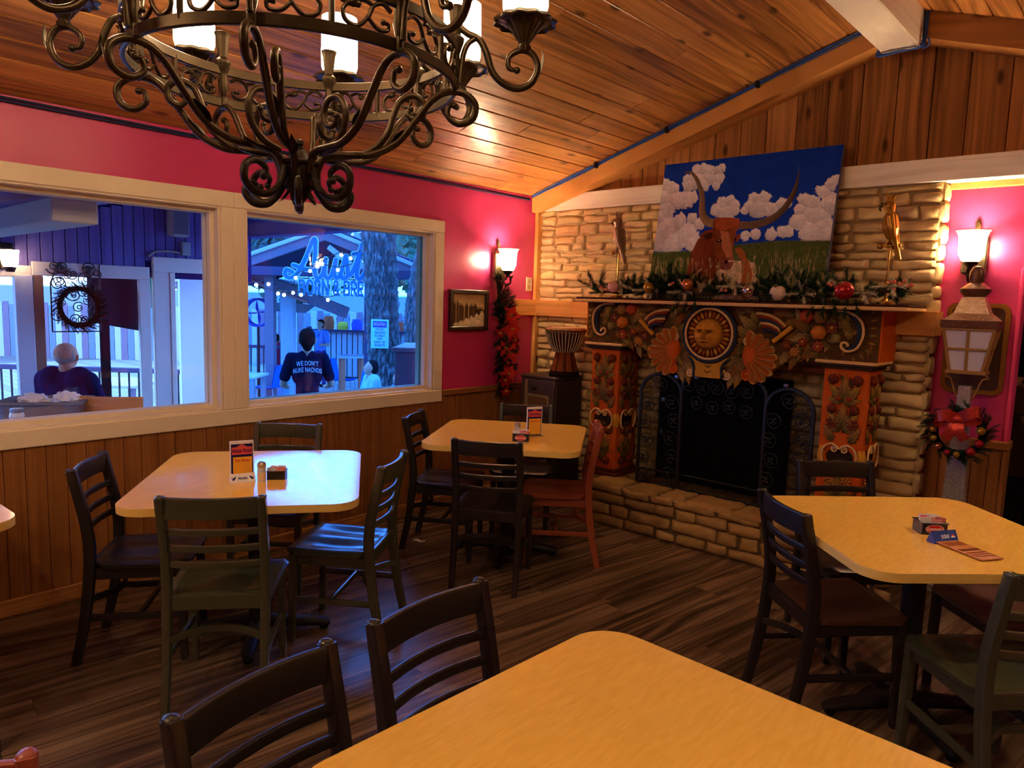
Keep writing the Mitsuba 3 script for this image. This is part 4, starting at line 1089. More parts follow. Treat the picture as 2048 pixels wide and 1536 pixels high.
# pillars
PIL = [(-3.165, -2.925), (-1.475, -1.225)]
for x0, x1 in PIL:
    y0, y1 = 4.405, 4.66
    xc = (x0 + x1) / 2
    pil = t.add('pillar', cbox(x0, x1, y0, y1, 0.36, 1.262, 0.004), 'mantelorange', False)
    t.add('cap', cat(cbox(x0 - 0.045, x1 + 0.045, y0 - 0.045, y1 + 0.03, 1.288, 1.304, 0.003)), 'manteledge', False, parent=pil)
    t.add('cap_moulding', cat(cbox(x0 - 0.036, x1 + 0.036, y0 - 0.036, y1 + 0.02, 1.274, 1.289, 0.003), cbox(x0 - 0.018, x1 + 0.018, y0 - 0.018, y1 + 0.01, 1.256, 1.275, 0.003)), flat(60, 48, 36, 0.5), False, parent=pil)
    t.add('base_moulding', cat(cbox(x0 - 0.03, x1 + 0.03, y0 - 0.03, y1 + 0.03, 0.312, 0.345, 0.004), cbox(x0 - 0.015, x1 + 0.015, y0 - 0.015, y1 + 0.015, 0.345, 0.372, 0.004)), flat(92, 46, 30, 0.5), False, parent=pil)
    # carvings on the front and on the side that faces the opening (+x)
    for side in (0, 1):
        def put(m):
            if side == 0:
                return m
            v = m[0]; return np.c_[x1 + (y0 - v[:, 1]), y0 + 0.125 + (v[:, 0] - xc), v[:, 2]], m[1]
        def L_(dx, z, rot, s, base=GR, tip=GO, small=False):
            m = put(face_on(LB if small else LA, xc + dx, z, y0, rot, s)); t.add('carved_leaf', m, 'vcg', True, parent=pil, color=leafcol((face_on(LB if small else LA, 0, 0, 0, 0, s)), base, tip))
        def F_(dx, z, r, c):
            m = face_on(ball((0, 0, r * 0.3), r, 2, (1, 1, 0.8)), xc + dx, z, y0); m = put(m); t.add('carved_bead', m, 'vcg', True, parent=pil, color=col(m, c, 0.3, 2, 60))
        def W_(dx, z, r, c):
            ms = []
            for k in range(7): ms.append(face_on(mv(ball((0, 0, 0), 1, 1, (r * 0.38, r * 0.26, 0.009)), (r * 0.58, 0, 0.010)), xc + dx, z, y0, 360 / 7 * k))
            ms.append(face_on(ball((0, 0, 0.014), 1, 1, (r * 0.25, r * 0.25, 0.012)), xc + dx, z, y0)); m = put(cat(*ms))
            t.add('carved_flower', m, 'vcg', True, parent=pil, color=np.tile(c, (len(m[0]), 1)))
        dkr = vcol(98, 44, 32); orr = vcol(190, 120, 60)
        for k in range(26):
            L_(fl.uniform(-0.08, 0.08), fl.choice([fl.uniform(0.84, 1.19), fl.uniform(0.40, 0.66)]), fl.uniform(20, 160), fl.uniform(0.5, 0.8), GR * fl.uniform(0.6, 1.0), (GO, dkr, GR)[fl.integers(3)], True)
        for zb, sc_ in ((1.10, 0.95), (0.935, 0.95), (0.53, 0.8)):
            L_(0, zb - 0.02, 90, sc_, GR, orr)
            for sg in (-1, 1):
                L_(sg * 0.012, zb - 0.03, 90 - sg * 38, sc_ * 0.85, GR, GO); L_(sg * 0.015, zb - 0.04, 90 - sg * 75, sc_ * 0.6, GR * 0.9, GO)
        for sg in (-1, 1):
            F_(sg * 0.068, 1.195, 0.030, dkr); F_(sg * 0.062, 1.02, 0.028, dkr); W_(sg * 0.058, 0.935, 0.040, dkr * 1.2)
            F_(sg * 0.03, 1.085, 0.018, vcol(140, 56, 36)); F_(sg * 0.052, 0.66, 0.028, dkr); W_(sg * 0.05, 0.60, 0.034, orr * 0.7)
            F_(sg * 0.05, 0.43, 0.030, dkr)
            L_(sg * 0.05, 0.83, 90 - sg * 30, 0.7, GR, orr)
            # heart shaped volutes
            m = put(cat(tube(bez(*[(xc + sg * a_, y0 - 0.022, b_) for a_, b_ in ((0.002, 0.785), (0.020, 0.805), (0.050, 0.812), (0.085, 0.790), (0.098, 0.745), (0.085, 0.695), (0.06, 0.675))], n=5), 0.0065, 6), volute(xc + sg * 0.026, 0.782, 0.020, -sg, PI / 2, y=y0, w=0.006)))
            t.add('volute', m, 'manteledge', True, parent=pil)
            m = put(face_on(ball((0, 0, 0), 1, 2, (0.020, 0.055, 0.016)), xc + sg * 0.108, 0.735, y0)); t.add('gold_lobe', m, 'mantelgold', True, parent=pil)
        m = put(face_on(ball((0, 0, 0), 1, 2, (0.078, 0.055, 0.010)), xc, 0.735, y0)); t.add('dark_hollow', m, flat(46, 34, 28, 0.6), True, parent=pil)
        for a_ in (60, 90, 120, 30, 150): L_(0, 0.695, a_, 0.5, GR, orr, True)
        for a_ in (250, 270, 290, 225, 315): L_(0, 0.62, a_, 0.62, GR * 0.9, GO)
        for a_ in (235, 270, 305): L_(0, 0.50, a_, 0.62, GR * 0.9, dkr)
t.place('fireplace_mantel', 'carved painted mantelpiece with gold sun face, shells and two orange pillars', 'mantelpiece')
# ---------------------------------------------------------------- painting
PW_, PH_ = 1.22, 0.965


def _inpoly(px, py, poly):
    poly = np.array(poly, float); c = np.zeros(px.shape, bool); j = len(poly) - 1
    for i in range(len(poly)):
        (xi, yi), (xj, yj) = poly[i], poly[j]
        c ^= ((yi > py) != (yj > py)) & (px < (xj - xi) * (py - yi) / (yj - yi + 1e-12) + xi); j = i
    return c


def _near(px, py, path, w):
    """Distance inside a tapering stroke: (inside, position along it from 0 to 1)."""
    q = bez(*path, n=8); w = np.interp(np.linspace(0, 1, len(q)), np.linspace(0, 1, len(w)), w)
    best = np.full(px.shape, 1e9); pos = np.zeros(px.shape); side = np.zeros(px.shape)
    for i in range(len(q)):
        d = np.hypot(px - q[i, 0], py - q[i, 1]) - w[i]; k = d < best
        best = np.where(k, d, best); pos = np.where(k, i / len(q), pos)
        side = np.where(k, (px - q[i, 0]) / max(w[i], 1), side)
    return best < 0, pos, side


def paint_longhorn():
    nu, nv = 330, 262
    u, v = np.meshgrid(np.linspace(0, 1, nu), np.linspace(0, 1, nv), indexing='ij')
    xl, xr = 195 - 104 * v, 1960 - 150 * v
    x = xl + (xr - xl) * u; yt = 150 - 199 * u; yb = yt + (1050 + 229 * u) / 0.86; y = yt + (yb - yt) * v
    P = np.stack([x / 60, y / 60, 0 * x], -1)
    n1 = meshkit.fbm(P, 4, 1); n2 = meshkit.fbm(P * 3, 3, 7); n3 = meshkit.fbm(P * np.array([6, 0.8, 1]), 3, 9)
    c = np.array(L(28, 60, 168)) * (0.86 + 0.3 * n1[..., None]) * (1 - 0.2 * (1 - v[..., None]))
    # clouds: heaps of round puffs
    puffs = '200 330 60,270 370 70,330 370 50,230 450 90,350 470 90,470 470 90,540 450 60,250 560 100,560 190 60,640 180 60,700 200 60,690 260 80,560 280 90,790 190 45,830 170 40,800 270 60,780 330 45,470 330 70,450 280 45,640 320 80,860 500 70,930 480 60,980 510 55,800 560 70,900 580 90,970 560 60,1170 450 60,1270 450 65,1130 520 60,1230 540 100,1330 560 80,1430 510 60,1480 500 50,1080 570 40,1640 470 70,1720 500 80,1600 560 60,1800 400 70,1860 330 60,1910 290 50,1750 620 130,1600 680 90,1850 520 110,1500 770 60,1800 700 100,250 750 150,400 680 90,540 640 60,480 800 140,620 690 60,150 820 140,160 640 80,1100 810 50,1200 790 50,1350 790 60,1450 770 60,1700 760 120,1850 770 110,330 860 120,560 860 100'
    f = np.full(x.shape, 1e9); hgt = np.zeros(x.shape)
    for s in puffs.split(','):
        a, b, r = map(float, s.split()); d = np.hypot(x - a, (y - b)) / r + 0.55 * (n1 - 0.5) + 0.5 * (n2 - 0.5)
        hgt = np.where(d < f, (b - y) / r, hgt); f = np.minimum(f, d)
    k = np.clip((1.02 - f) * 9, 0, 1)[..., None]
    lum = np.clip(0.70 + 0.25 * hgt + 0.35 * (n2 - 0.5) + 0.3 * (n1 - 0.5), 0.35, 1.0)[..., None]
    cloud = np.array(L(240, 234, 236)) * lum + np.array(L(120, 130, 168)) * (1 - lum) * 0.6
    c = c * (1 - k) + cloud * k
    # grass with dry blades
    hz = np.interp(x, [100, 560, 1000, 1400, 1900], [945, 935, 880, 845, 850]) + 14 * (n3 - 0.5)
    g = np.clip((y - hz) / 14, 0, 1)[..., None]
    bl = np.clip((n3 - 0.52) * 7, 0, 1)[..., None] * np.clip((y - hz - 60) / 160, 0.05, 1)[..., None]
    grass = np.array(L(70, 84, 44)) * (0.55 + 0.7 * n2[..., None]); dry = np.array(L(150, 132, 92))
    c = c * (1 - g) + (grass * (1 - 0.75 * bl) + dry * 0.75 * bl) * g
    # the animal
    def put(mask, col_, shade):
        nonlocal c
        c = np.where(mask[..., None], np.array(col_) * shade[..., None], c)
    S = lambda: 0.75 + 0.5 * n2
    put(_inpoly(x, y, [(525, 1120), (560, 950), (620, 830), (700, 800), (800, 830), (880, 1100), (850, 1300), (520, 1300)]), L(106, 50, 32), S() * (0.7 + 0.5 * np.clip((700 - x) / 300 + 0.6, 0, 1)))
    put(_inpoly(x, y, [(1000, 930), (1055, 908), (1100, 950), (1130, 1030), (1205, 1060), (1222, 1140), (1225, 1400), (1080, 1400), (1080, 1050)]), L(150, 82, 44), S())
    put(_inpoly(x, y, [(1150, 1050), (1205, 1060), (1225, 1140), (1225, 1400), (1160, 1400), (1190, 1180)]), L(196, 160, 134), S())
    put(_inpoly(x, y, [(840, 1130), (990, 1040), (1075, 1040), (1095, 1400), (820, 1400)]), L(206, 176, 148), 0.62 + 0.6 * n2 + 0.15 * np.sin(x / 14))
    put(_inpoly(x, y, [(632, 800), (690, 755), (785, 735), (790, 840), (700, 856), (650, 840)]), L(112, 54, 36), S()); put(_inpoly(x, y, [(668, 800), (720, 775), (775, 770), (770, 825), (700, 840)]), L(62, 32, 26), S())
    put(_inpoly(x, y, [(1010, 800), (1045, 780), (1055, 820), (1030, 860), (1005, 862)]), L(120, 60, 38), S())
    m, pos, sd = _near(x, y, [(410, 215), (480, 210), (545, 255), (600, 345), (632, 420), (640, 520), (650, 600), (700, 665), (790, 690)], [3, 10, 20, 24, 28, 32, 38, 42, 42])
    put(m, L(132, 108, 82), (0.5 + 0.55 * pos) * (1.0 - 0.45 * sd) * (0.85 + 0.3 * n2))
    m, pos, sd = _near(x, y, [(1580, 145), (1567, 300), (1530, 420), (1450, 560), (1330, 655), (1180, 700), (1020, 705)], [3, 14, 24, 30, 34, 36, 38])
    put(m, L(104, 84, 66), (0.5 + 0.6 * pos) * (0.95 - 0.4 * sd) * (0.85 + 0.3 * n2))
    head = [(772, 655), (820, 630), (930, 640), (1020, 640), (1045, 690), (1012, 770), (1000, 850), (985, 930), (1000, 1020), (998, 1060), (975, 1110), (930, 1132), (875, 1118), (850, 1060), (800, 960), (765, 860), (770, 760)]
    put(_inpoly(x, y, head), L(128, 66, 40), S() * np.clip(0.75 + (x - 850) / 500, 0.6, 1.15))
    m = _inpoly(x, y, [(780, 640), (900, 628), (1030, 640), (1040, 690), (990, 720), (930, 740), (850, 760), (800, 730)]); put(m, L(146, 72, 42), 0.6 + 0.9 * n2)
    put(_inpoly(x, y, [(850, 760), (930, 760), (975, 900), (985, 1000), (930, 1010), (880, 930)]), L(166, 104, 70), S())
    put(np.hypot((x - 840) / 30, (y - 850) / 17) < 1, L(38, 22, 18), 1 + 0 * x); put(np.hypot((x - 836) / 8, (y - 845) / 6) < 1, L(190, 160, 140), 1 + 0 * x)
    put(np.hypot((x - 1004) / 12, (y - 838) / 16) < 1, L(48, 28, 22), 1 + 0 * x)
    put(_inpoly(x, y, [(870, 1030), (940, 1005), (1000, 1035), (985, 1100), (930, 1132), (872, 1115)]), L(112, 60, 54), S()); put(np.hypot((x - 925) / 14, (y - 1048) / 20) < 1, L(40, 20, 20), 1 + 0 * x); put(_inpoly(x, y, [(940, 1035), (1000, 1030), (985, 1050), (950, 1052)]), L(196, 158, 146), S())
    # stems in front of the animal
    st = (n3 > 0.60) & (y > 1100 - 160 * n1) & (y < 1400); put(st, L(150, 134, 98), S() * 0.9)
    return c, nu, nv


c, nu, nv = paint_longhorn()
t = Thing()
m = grid(lambda u, v: np.c_[-PW_ / 2 + PW_ * u, 0 * u - 0.0195, PH_ * (1 - v)], nu, nv)
t.add('canvas', cbox(-PW_ / 2, PW_ / 2, -0.019, 0.019, 0.0, PH_, 0.003), flat(42, 40, 52, 0.7), False)
t.add('painted_face', (m[0], m[1][:, ::-1]), 'vcg', True, color=c.reshape(-1, 3))
t.place('painting', 'large unframed painting of a longhorn bull under clouds, leaning on the mantel shelf', 'painting', M=T().translate([-2.165, 4.515, 1.637]).rotate([1, 0, 0], -9.6))

# ---------------------------------------------------------------- evergreen sprigs
mat('needle', L(34, 52, 36), 0.6); mat('needledark', L(22, 34, 26), 0.6); mat('frost', L(196, 186, 160), 0.7); mat('twig', L(60, 44, 30), 0.8)


def sprig(ln, n, nl, rng, spread=62):
    """A twig along +x with flat needles."""
    v, f = [], []
    for i in range(n):
        s = (i + rng.uniform(0, 1)) / n; a = rng.uniform(0, 2 * PI); e = math.radians(spread * rng.uniform(0.6, 1.1)) * (1 - 0.5 * s)
        d = np.array([math.cos(e), math.sin(e) * math.cos(a), math.sin(e) * math.sin(a)]); p = np.array([s * ln, 0, -0.15 * ln * s * s]); q = p + d * nl * rng.uniform(0.7, 1.15)
        w = np.cross(d, rng.normal(size=3)); w *= 0.0013 / np.linalg.norm(w); k = len(v)
        v += [p - w, p + w, q + w * 0.4, q - w * 0.4]; f += [(k, k + 1, k + 2), (k, k + 2, k + 3)]
    tw = tube([(0, 0, 0), (ln * 0.5, 0, -0.04 * ln), (ln, 0, -0.15 * ln)], 0.002, 4)
    return cat((np.array(v), np.array(f)), tw)


def aim(m, p, d, roll=0.0):
    d = np.asarray(d, float) / np.linalg.norm(d); u = np.cross([0, 0, 1.0], d)
    u = u / np.linalg.norm(u) if np.linalg.norm(u) > 1e-4 else np.array([0, 1.0, 0]); w = np.cross(d, u)
    c, s = math.cos(roll), math.sin(roll); v = m[0]
    return v[:, :1] * d + v[:, 1:2] * (u * c + w * s) + v[:, 2:] * (w * c - u * s) + np.asarray(p), m[1]


rg = np.random.default_rng(31)
SPR = [sprig(0.13, 130, 0.036, rg) for _ in range(4)]
SPF = [sprig(0.10, 60, 0.030, rg, 50) for _ in range(3)]
t = Thing()
gx = np.linspace(-3.20, -1.05, 60)
t.add('stem', tube(np.c_[gx, 4.42 + 0.03 * np.sin(gx * 6), 1.69 + 0.02 * np.sin(gx * 9)], 0.008, 5), 'twig', True)
for i in range(330):
    x = rg.uniform(-3.19, -1.06); lump = 0.75 + 0.35 * math.sin(x * 7.3 + 1.0) + 0.2 * math.sin(x * 17)
    p = (x, 4.425 + rg.uniform(-0.03, 0.03), 1.685 + rg.uniform(-0.01, 0.04)); a = rg.uniform(-0.4, PI * 0.62)
    d = np.array([rg.uniform(-0.9, 0.9), -math.cos(a), 0.9 * math.sin(a)]); fr = rg.random() < 0.27
    q = SPF[i % 3] if fr else SPR[i % 4]; k = (0.72 + 0.4 * rg.random()) * lump
    t.add('frosted_sprig' if fr else 'sprig', aim((q[0] * np.array([k, 0.9, 0.9]), q[1]), p, d, rg.uniform(0, 6)), 'frost' if fr else ('needle' if i % 3 else 'needledark'), False)
for x, z in ((-2.66, 1.70), (-2.40, 1.69), (-2.05, 1.73), (-1.62, 1.69), (-1.28, 1.70), (-1.14, 1.74), (-2.90, 1.72)):          # frosted tufts towards the viewer
    for k in range(4):
        t.add('frosted_sprig', aim(SPF[k % 3], (x, 4.36, z), (math.cos(k * 1.7) * 0.9, -0.7, math.sin(k * 1.7) * 0.7), k), 'frost', False)
for x in (-1.52, -1.40, -2.40):                                           # sprigs hanging over the shelf edge
    for k in range(3):
        t.add('sprig', aim(SPR[k], (x + 0.04 * k, 4.35, 1.66), (0.25 * (k - 1), -0.55, -0.6), k), 'needle', False)
pinkb = [L(196, 120, 100), L(150, 160, 120), L(186, 92, 80)]
for i, (x, z) in enumerate(((-3.03, 1.675), (-3.05, 1.70), (-2.50, 1.74), (-2.12, 1.715), (-1.46, 1.755), (-1.10, 1.74), (-1.12, 1.77), (-1.05, 1.75))):
    ms = [ball((x + rg.uniform(-0.025, 0.025), 4.335 + rg.uniform(-0.01, 0.01), z + rg.uniform(-0.02, 0.02)), 0.011, 1) for _ in range(4)]
    t.add('berry_cluster', cat(*ms), 'vcg', True, color=np.vstack([np.tile(pinkb[k % 3], (len(m[0]), 1)) for k, m in enumerate(ms)]))
t.place('garland', 'frosted evergreen garland lying along the mantel shelf under the painting', 'garland')


def ornament(p, r, material, label, group=None, swirl=False):
    t = Thing(); a = np.linspace(0.001, PI - 0.001, 24)
    m = mv(lathe(np.c_[r * np.sin(a) * (1 + (0.025 * np.sin(a * 30) if swirl else 0)), -r * np.cos(a)], 28), p, rx=25, ry=-10)
    m = (m[0] , m[1]); m = mv(lathe(np.c_[r * np.sin(a) * (1 + (0.03 * np.sin(a * 26) if swirl else 0)), -r * np.cos(a)], 28), rx=35, ry=-15); m = (m[0] + np.array(p), m[1])
    t.add('ball', m, material, True)
    t.add('cap', (lambda q: (q[0] + np.array(p), q[1]))(mv(lathe([(0.0, r * 0.98), (r * 0.22, r * 0.96), (r * 0.22, r * 1.12), (0.0, r * 1.15)], 12), rx=35, ry=-15)), flat(170, 150, 100, 0.3, 0.9))
    t.place('ornament', label, 'ornament')


mat('orn_gold', L(168, 128, 46), 0.22, 0.7); mat('orn_copper', L(206, 132, 92), 0.12, 0.95); mat('orn_silver', L(190, 190, 184), 0.08, 1.0); mat('orn_red', L(150, 26, 34), 0.22, 0.5)
mat('orn_pink', L(206, 150, 146), 0.45); mat('orn_white', L(206, 180, 164), 0.5)
ornament((-2.947, 4.315, 1.712), 0.040, 'orn_pink', 'pale pink striped ornament at the left end of the garland', swirl=True)
ornament((-2.650, 4.312, 1.706), 0.038, 'orn_gold', 'matt gold ball ornament in the garland, left of centre')
ornament((-2.358, 4.312, 1.730), 0.040, 'orn_copper', 'shiny copper ball ornament above the left side of the sun face')
ornament((-1.933, 4.31, 1.700), 0.042, 'orn_silver', 'mirror silver ball ornament in the garland')
ornament((-1.752, 4.31, 1.690), 0.046, 'orn_white', 'ribbed cream ball ornament between the silver and the red one', swirl=True)
ornament((-1.369, 4.305, 1.706), 0.052, 'orn_red', 'large red ball ornament near the right end of the garland')

# ---------------------------------------------------------------- parrots on stands
def hull_body(bones, edge=0.006, sm=8, n=10):
    """One smooth surface round bones [(p, r, q, s), ...]."""
    out = []
    for p, r, q, s in bones:
        a = trimesh.creation.icosphere(1, 1.0).vertices
        out.append(manifold3d.Manifold.hull_points(np.vstack([a * r + np.asarray(p), a * s + np.asarray(q)])))
    m = manifold3d.Manifold.batch_boolean(out, manifold3d.OpType.Add).refine_to_length(edge).to_mesh()
    tm = trimesh.Trimesh(np.array(m.vert_properties[:, :3]), np.array(m.tri_verts), process=True)
    trimesh.smoothing.filter_taubin(tm, iterations=sm)
    return np.asarray(tm.vertices), np.asarray(tm.faces)


def parrot(x, y, flip, mbody, mpole, label, lean):
    t = Thing(); z0 = 1.637; s = flip
    t.add('stand_base', mv(lathe([(0.0, 0), (0.045, 0.0), (0.045, 0.012), (0.02, 0.02), (0.012, 0.03), (0.0, 0.03)], 20), (x, y, z0)), mpole)
    t.add('pole', mv(lathe([(0.006, 0.02), (0.006, 0.10), (0.016, 0.11), (0.016, 0.118), (0.006, 0.13), (0.006, 0.34), (0.012, 0.345), (0.0, 0.352)], 12), (x, y, z0)), mpole)
    t.add('perch', cat(tube([(x - 0.05, y, z0 + 0.33), (x + 0.05, y, z0 + 0.33)], 0.008, 10), ball((x - s * 0.05, y, z0 + 0.33), 0.019, 2), ball((x + s * 0.05, y, z0 + 0.33), 0.011, 1)), mpole, 40)
    P = lambda dx, dz, dy=0.0: np.array([x + s * dx, y + dy, z0 + dz])
    b = hull_body([(P(0.004, 0.385), 0.030, P(-0.006, 0.44), 0.047), (P(-0.006, 0.44), 0.047, P(-0.008, 0.48), 0.040), (P(-0.008, 0.48), 0.034, P(-0.014, 0.515), 0.024), (P(-0.014, 0.515), 0.025, P(-0.018, 0.548), 0.032), (P(-0.018, 0.548), 0.033, P(-0.028, 0.555), 0.026), (P(0.012, 0.38), 0.024, P(0.040, 0.30), 0.016), (P(0.036, 0.31), 0.017, P(0.056, 0.255), 0.010)], 0.006, 4)
    bd = t.add('body', b, mbody, True)
    for sd in (-1, 1):
        w = hull_body([(P(-0.002, 0.49, sd * 0.034), 0.022, P(0.014, 0.42, sd * 0.036), 0.018), (P(0.014, 0.42, sd * 0.036), 0.018, P(0.042, 0.325, sd * 0.016), 0.006)], 0.008)
        t.add('wing', w, mbody, True, parent=bd)
        t.add('eye', ball(P(-0.032, 0.560, sd * 0.026), 0.005, 1), flat(20, 18, 14, 0.2), True, parent=bd)
        t.add('foot', tube(bez(P(0.0, 0.38, sd * 0.014), P(-0.01, 0.352, sd * 0.016), P(-0.016, 0.335, sd * 0.016), P(-0.010, 0.32, sd * 0.014), n=4), 0.006, 6), mbody, True, parent=bd)
    t.add('beak', tube(bez(P(-0.046, 0.562), P(-0.066, 0.556), P(-0.070, 0.538), P(-0.060, 0.526), n=4), np.linspace(0.015, 0.003, 13), 8), flat(90, 74, 40, 0.4, 0.5), True, parent=bd)
    for k in range(4):
        t.add('crest_feather', tube(bez(P(-0.030 + 0.009 * k, 0.575), P(-0.036 + 0.014 * k, 0.605), P(-0.040 + 0.026 * k, 0.632 - 0.008 * k), n=4), np.linspace(0.008, 0.002, 9), 6), mbody, True, parent=bd)
    t.place('parrot_figure', label, 'figurine')


mat('parrotgold', L(168, 118, 38), 0.32, 0.75); mat('parrotbronze', L(128, 100, 76), 0.42, 0.5); mat('brass', L(170, 124, 54), 0.28, 0.9)
parrot(-3.035, 4.50, 1, 'parrotbronze', 'brass', 'grey bronze crested parrot figure on a stand, left of the painting', 0)
parrot(-1.205, 4.50, 1, 'parrotgold', 'brass', 'gold crested parrot figure on a stand, right of the painting', 0)

# ---------------------------------------------------------------- old cabinet and drum
mat('oldsteel', L(66, 50, 42), 0.5, 0.1); mat('oldsteeldark', L(40, 29, 26), 0.5, 0.1); mat('wornpaint', L(128, 112, 88), 0.6)
t = Thing(); x0, x1, y0, y1, z1 = -3.815, -3.455, 4.35, 4.685, 1.008
t.add('body', cbox(x0, x1, y0, y1, 0.04, z1 - 0.02, 0.008), 'oldsteeldark', False)
t.add('top', cbox(x0 - 0.006, x1 + 0.006, y0 - 0.008, y1, z1 - 0.022, z1, 0.006), 'oldsteel', False)
t.add('plinth', cbox(x0 + 0.02, x1 + 0.05, y0 - 0.03, y1, 0.0, 0.05, 0.006), 'oldsteeldark', False)
dr_ = t.add('door', cbox(x0 + 0.012, x1 - 0.012, y0 - 0.012, y0 + 0.002, 0.10, z1 - 0.03, 0.004), 'oldsteel', False)
t.add('knob', mv(lathe([(0, 0), (0.018, 0), (0.014, 0.012), (0.02, 0.02), (0.012, 0.028), (0, 0.03)], 14), (-3.66, y0 - 0.012, 0.915), rx=90), flat(54, 44, 40, 0.35, 0.6), parent=dr_)
fr = Polygon(rrect(0.235, 0.17, 0.02, 3)).difference(Polygon(rrect(0.195, 0.13, 0.012, 3)))
v, f = extrude(fr, 0.008); t.add('raised_frame', (np.c_[v[:, 0] - 3.628, y0 - 0.012 - v[:, 2], v[:, 1] + 0.775], f[:, ::-1]), 'wornpaint', False, parent=dr_, label='worn pale frame on the cabinet door')
t.add('inner_panel', cbox(-3.725, -3.531, y0 - 0.016, y0 - 0.011, 0.71, 0.84, 0.002), flat(104, 76, 54, 0.6), False, parent=dr_)
t.add('worn_strip', cbox(-3.765, -3.735, y0 - 0.0135, y0 - 0.0115, 0.70, 0.97, 0.0005), 'wornpaint', False, parent=dr_)
for z in (0.25, 0.95): t.add('hinge', tube([(x1 - 0.010, y0 - 0.012, z - 0.03), (x1 - 0.010, y0 - 0.012, z + 0.03)], 0.006, 8), flat(120, 104, 84, 0.4, 0.6), True, parent=dr_)
t.place('old_cabinet', 'old dark metal cabinet with worn door frame, standing in the stone corner', 'cabinet')
t = Thing(); dx, dy, dz = -3.50, 4.50, z1
pf = lambda a: np.array(a, float)
t.add('foot_ring', mv(lathe([(0.0, 0), (0.118, 0.0), (0.122, 0.02), (0.112, 0.045), (0.10, 0.05)], 32), (dx, dy, dz)), flat(30, 20, 16, 0.4))
m = mv(lathe([(0.108, 0.045), (0.098, 0.09), (0.084, 0.14), (0.076, 0.18), (0.080, 0.195)], 36), (dx, dy, dz))
st = (0.5 + 0.5 * np.sin(np.arctan2(m[0][:, 1] - dy, m[0][:, 0] - dx) * 9) > 0.35)[:, None]
t.add('goblet_stem', m, 'vcg', True, color=np.where(st, np.array(L(116, 62, 36)), np.array(L(50, 26, 18))))
bowl = [(0.080, 0.195), (0.105, 0.23), (0.130, 0.28), (0.146, 0.33), (0.150, 0.365)]
t.add('bowl', mv(lathe(bowl, 36), (dx, dy, dz)), flat(58, 34, 24, 0.45))
t.add('skin', mv(lathe([(0.152, 0.35), (0.156, 0.372), (0.150, 0.385), (0.0001, 0.387)], 36), (dx, dy, dz)), flat(176, 140, 100, 0.6))
for k, (r, z) in enumerate(((0.156, 0.362), (0.152, 0.345), (0.086, 0.205))):
    a = np.linspace(0, 2 * PI, 37)[:-1]; t.add('ring', tube(np.c_[dx + r * np.cos(a), dy + r * np.sin(a), dz + z + 0 * a + 0.003 * np.cos(a * 18)], 0.007, 6, closed=True), flat(74, 48, 34, 0.7), True)
for k in range(34):
    a = 2 * PI * k / 34
    q = np.array([(r + 0.007, z) for r, z in bowl[::-1]]); p = np.c_[dx + q[:, 0] * np.cos(a + 0.03), dy + q[:, 0] * np.sin(a + 0.03), dz + q[:, 1]]
    t.add('rope', tube(p, 0.0042, 5), flat(186, 168, 140, 0.8), True)
t.place('drum', 'goblet shaped rope tuned hand drum standing on the old cabinet', 'drum')

# ---------------------------------------------------------------- framed photo, outlet
t = Thing(); ya, yb, za, zb = 3.716, 4.128, 1.352, 1.664
for q in (cbox(-4.018, -3.985, ya, yb, za, za + 0.032), cbox(-4.018, -3.985, ya, yb, zb - 0.032, zb), cbox(-4.018, -3.985, ya, ya + 0.032, za + 0.032, zb - 0.032), cbox(-4.018, -3.985, yb - 0.032, yb, za + 0.032, zb - 0.032)):
    t.add('frame_bar', q, flat(40, 24, 20, 0.35), False)
nu, nv = 120, 90
u, v = np.meshgrid(np.linspace(0, 1, nu), np.linspace(0, 1, nv), indexing='ij')
c = np.array(L(196, 166, 118)) * (0.9 - 0.25 * v[..., None] + 0.25 * (meshkit.fbm(np.stack([u * 9, v * 9, 0 * u], -1), 3)[..., None] - 0.5))
rq = np.random.default_rng(3)
for k in range(16):
    cx, top = (k + 0.5) / 16 + rq.uniform(-0.02, 0.02), rq.uniform(0.22, 0.38) + (0.16 if k > 11 else 0); w = rq.uniform(0.030, 0.045); tone = rq.uniform(0.25, 0.8)
    c = np.where(((np.abs(u - cx) < w) & (v > top + 0.025) & (v < 0.92 - 0.3 * u))[..., None], np.array(L(96, 68, 46)) * tone * (0.7 + 0.5 * np.cos((u[..., None] - cx) / w * 1.3)), c)
    c = np.where((np.hypot((u - cx) / 0.022, (v - top) / 0.04) < 1)[..., None], np.array(L(150, 116, 82)) * tone, c)
pile = v > 0.98 - 0.45 * u + 0.05 * np.sin(u * 40)
c = np.where(pile[..., None], np.array(L(206, 186, 150)) * (0.35 + 0.9 * meshkit.fbm(np.stack([u * 40, v * 40, 0 * u], -1), 2)[..., None]), c)
m = grid(lambda u, v: np.c_[0 * u - 4.006, ya + 0.03 + (yb - ya - 0.06) * u, zb - 0.03 - (zb - za - 0.06) * v], nu, nv)
t.add('photo_print', (m[0], m[1]), 'vcg', True, color=c.reshape(-1, 3))
t.place('framed_photo', 'dark framed sepia photograph of a group of people on the pink wall', 'picture')
t = Thing(); t.add('plate', cbox(-4.02, -4.012, 4.60, 4.672, 1.675, 1.79, 0.003), flat(214, 196, 166, 0.4), False)
for z in (1.71, 1.755): t.add('socket', cbox(-4.013, -4.010, 4.618, 4.654, z - 0.016, z + 0.016, 0.002), flat(190, 170, 140, 0.4), False)
t.place('wall_outlet', 'cream double outlet plate high on the pink wall by the corner', 'outlet')

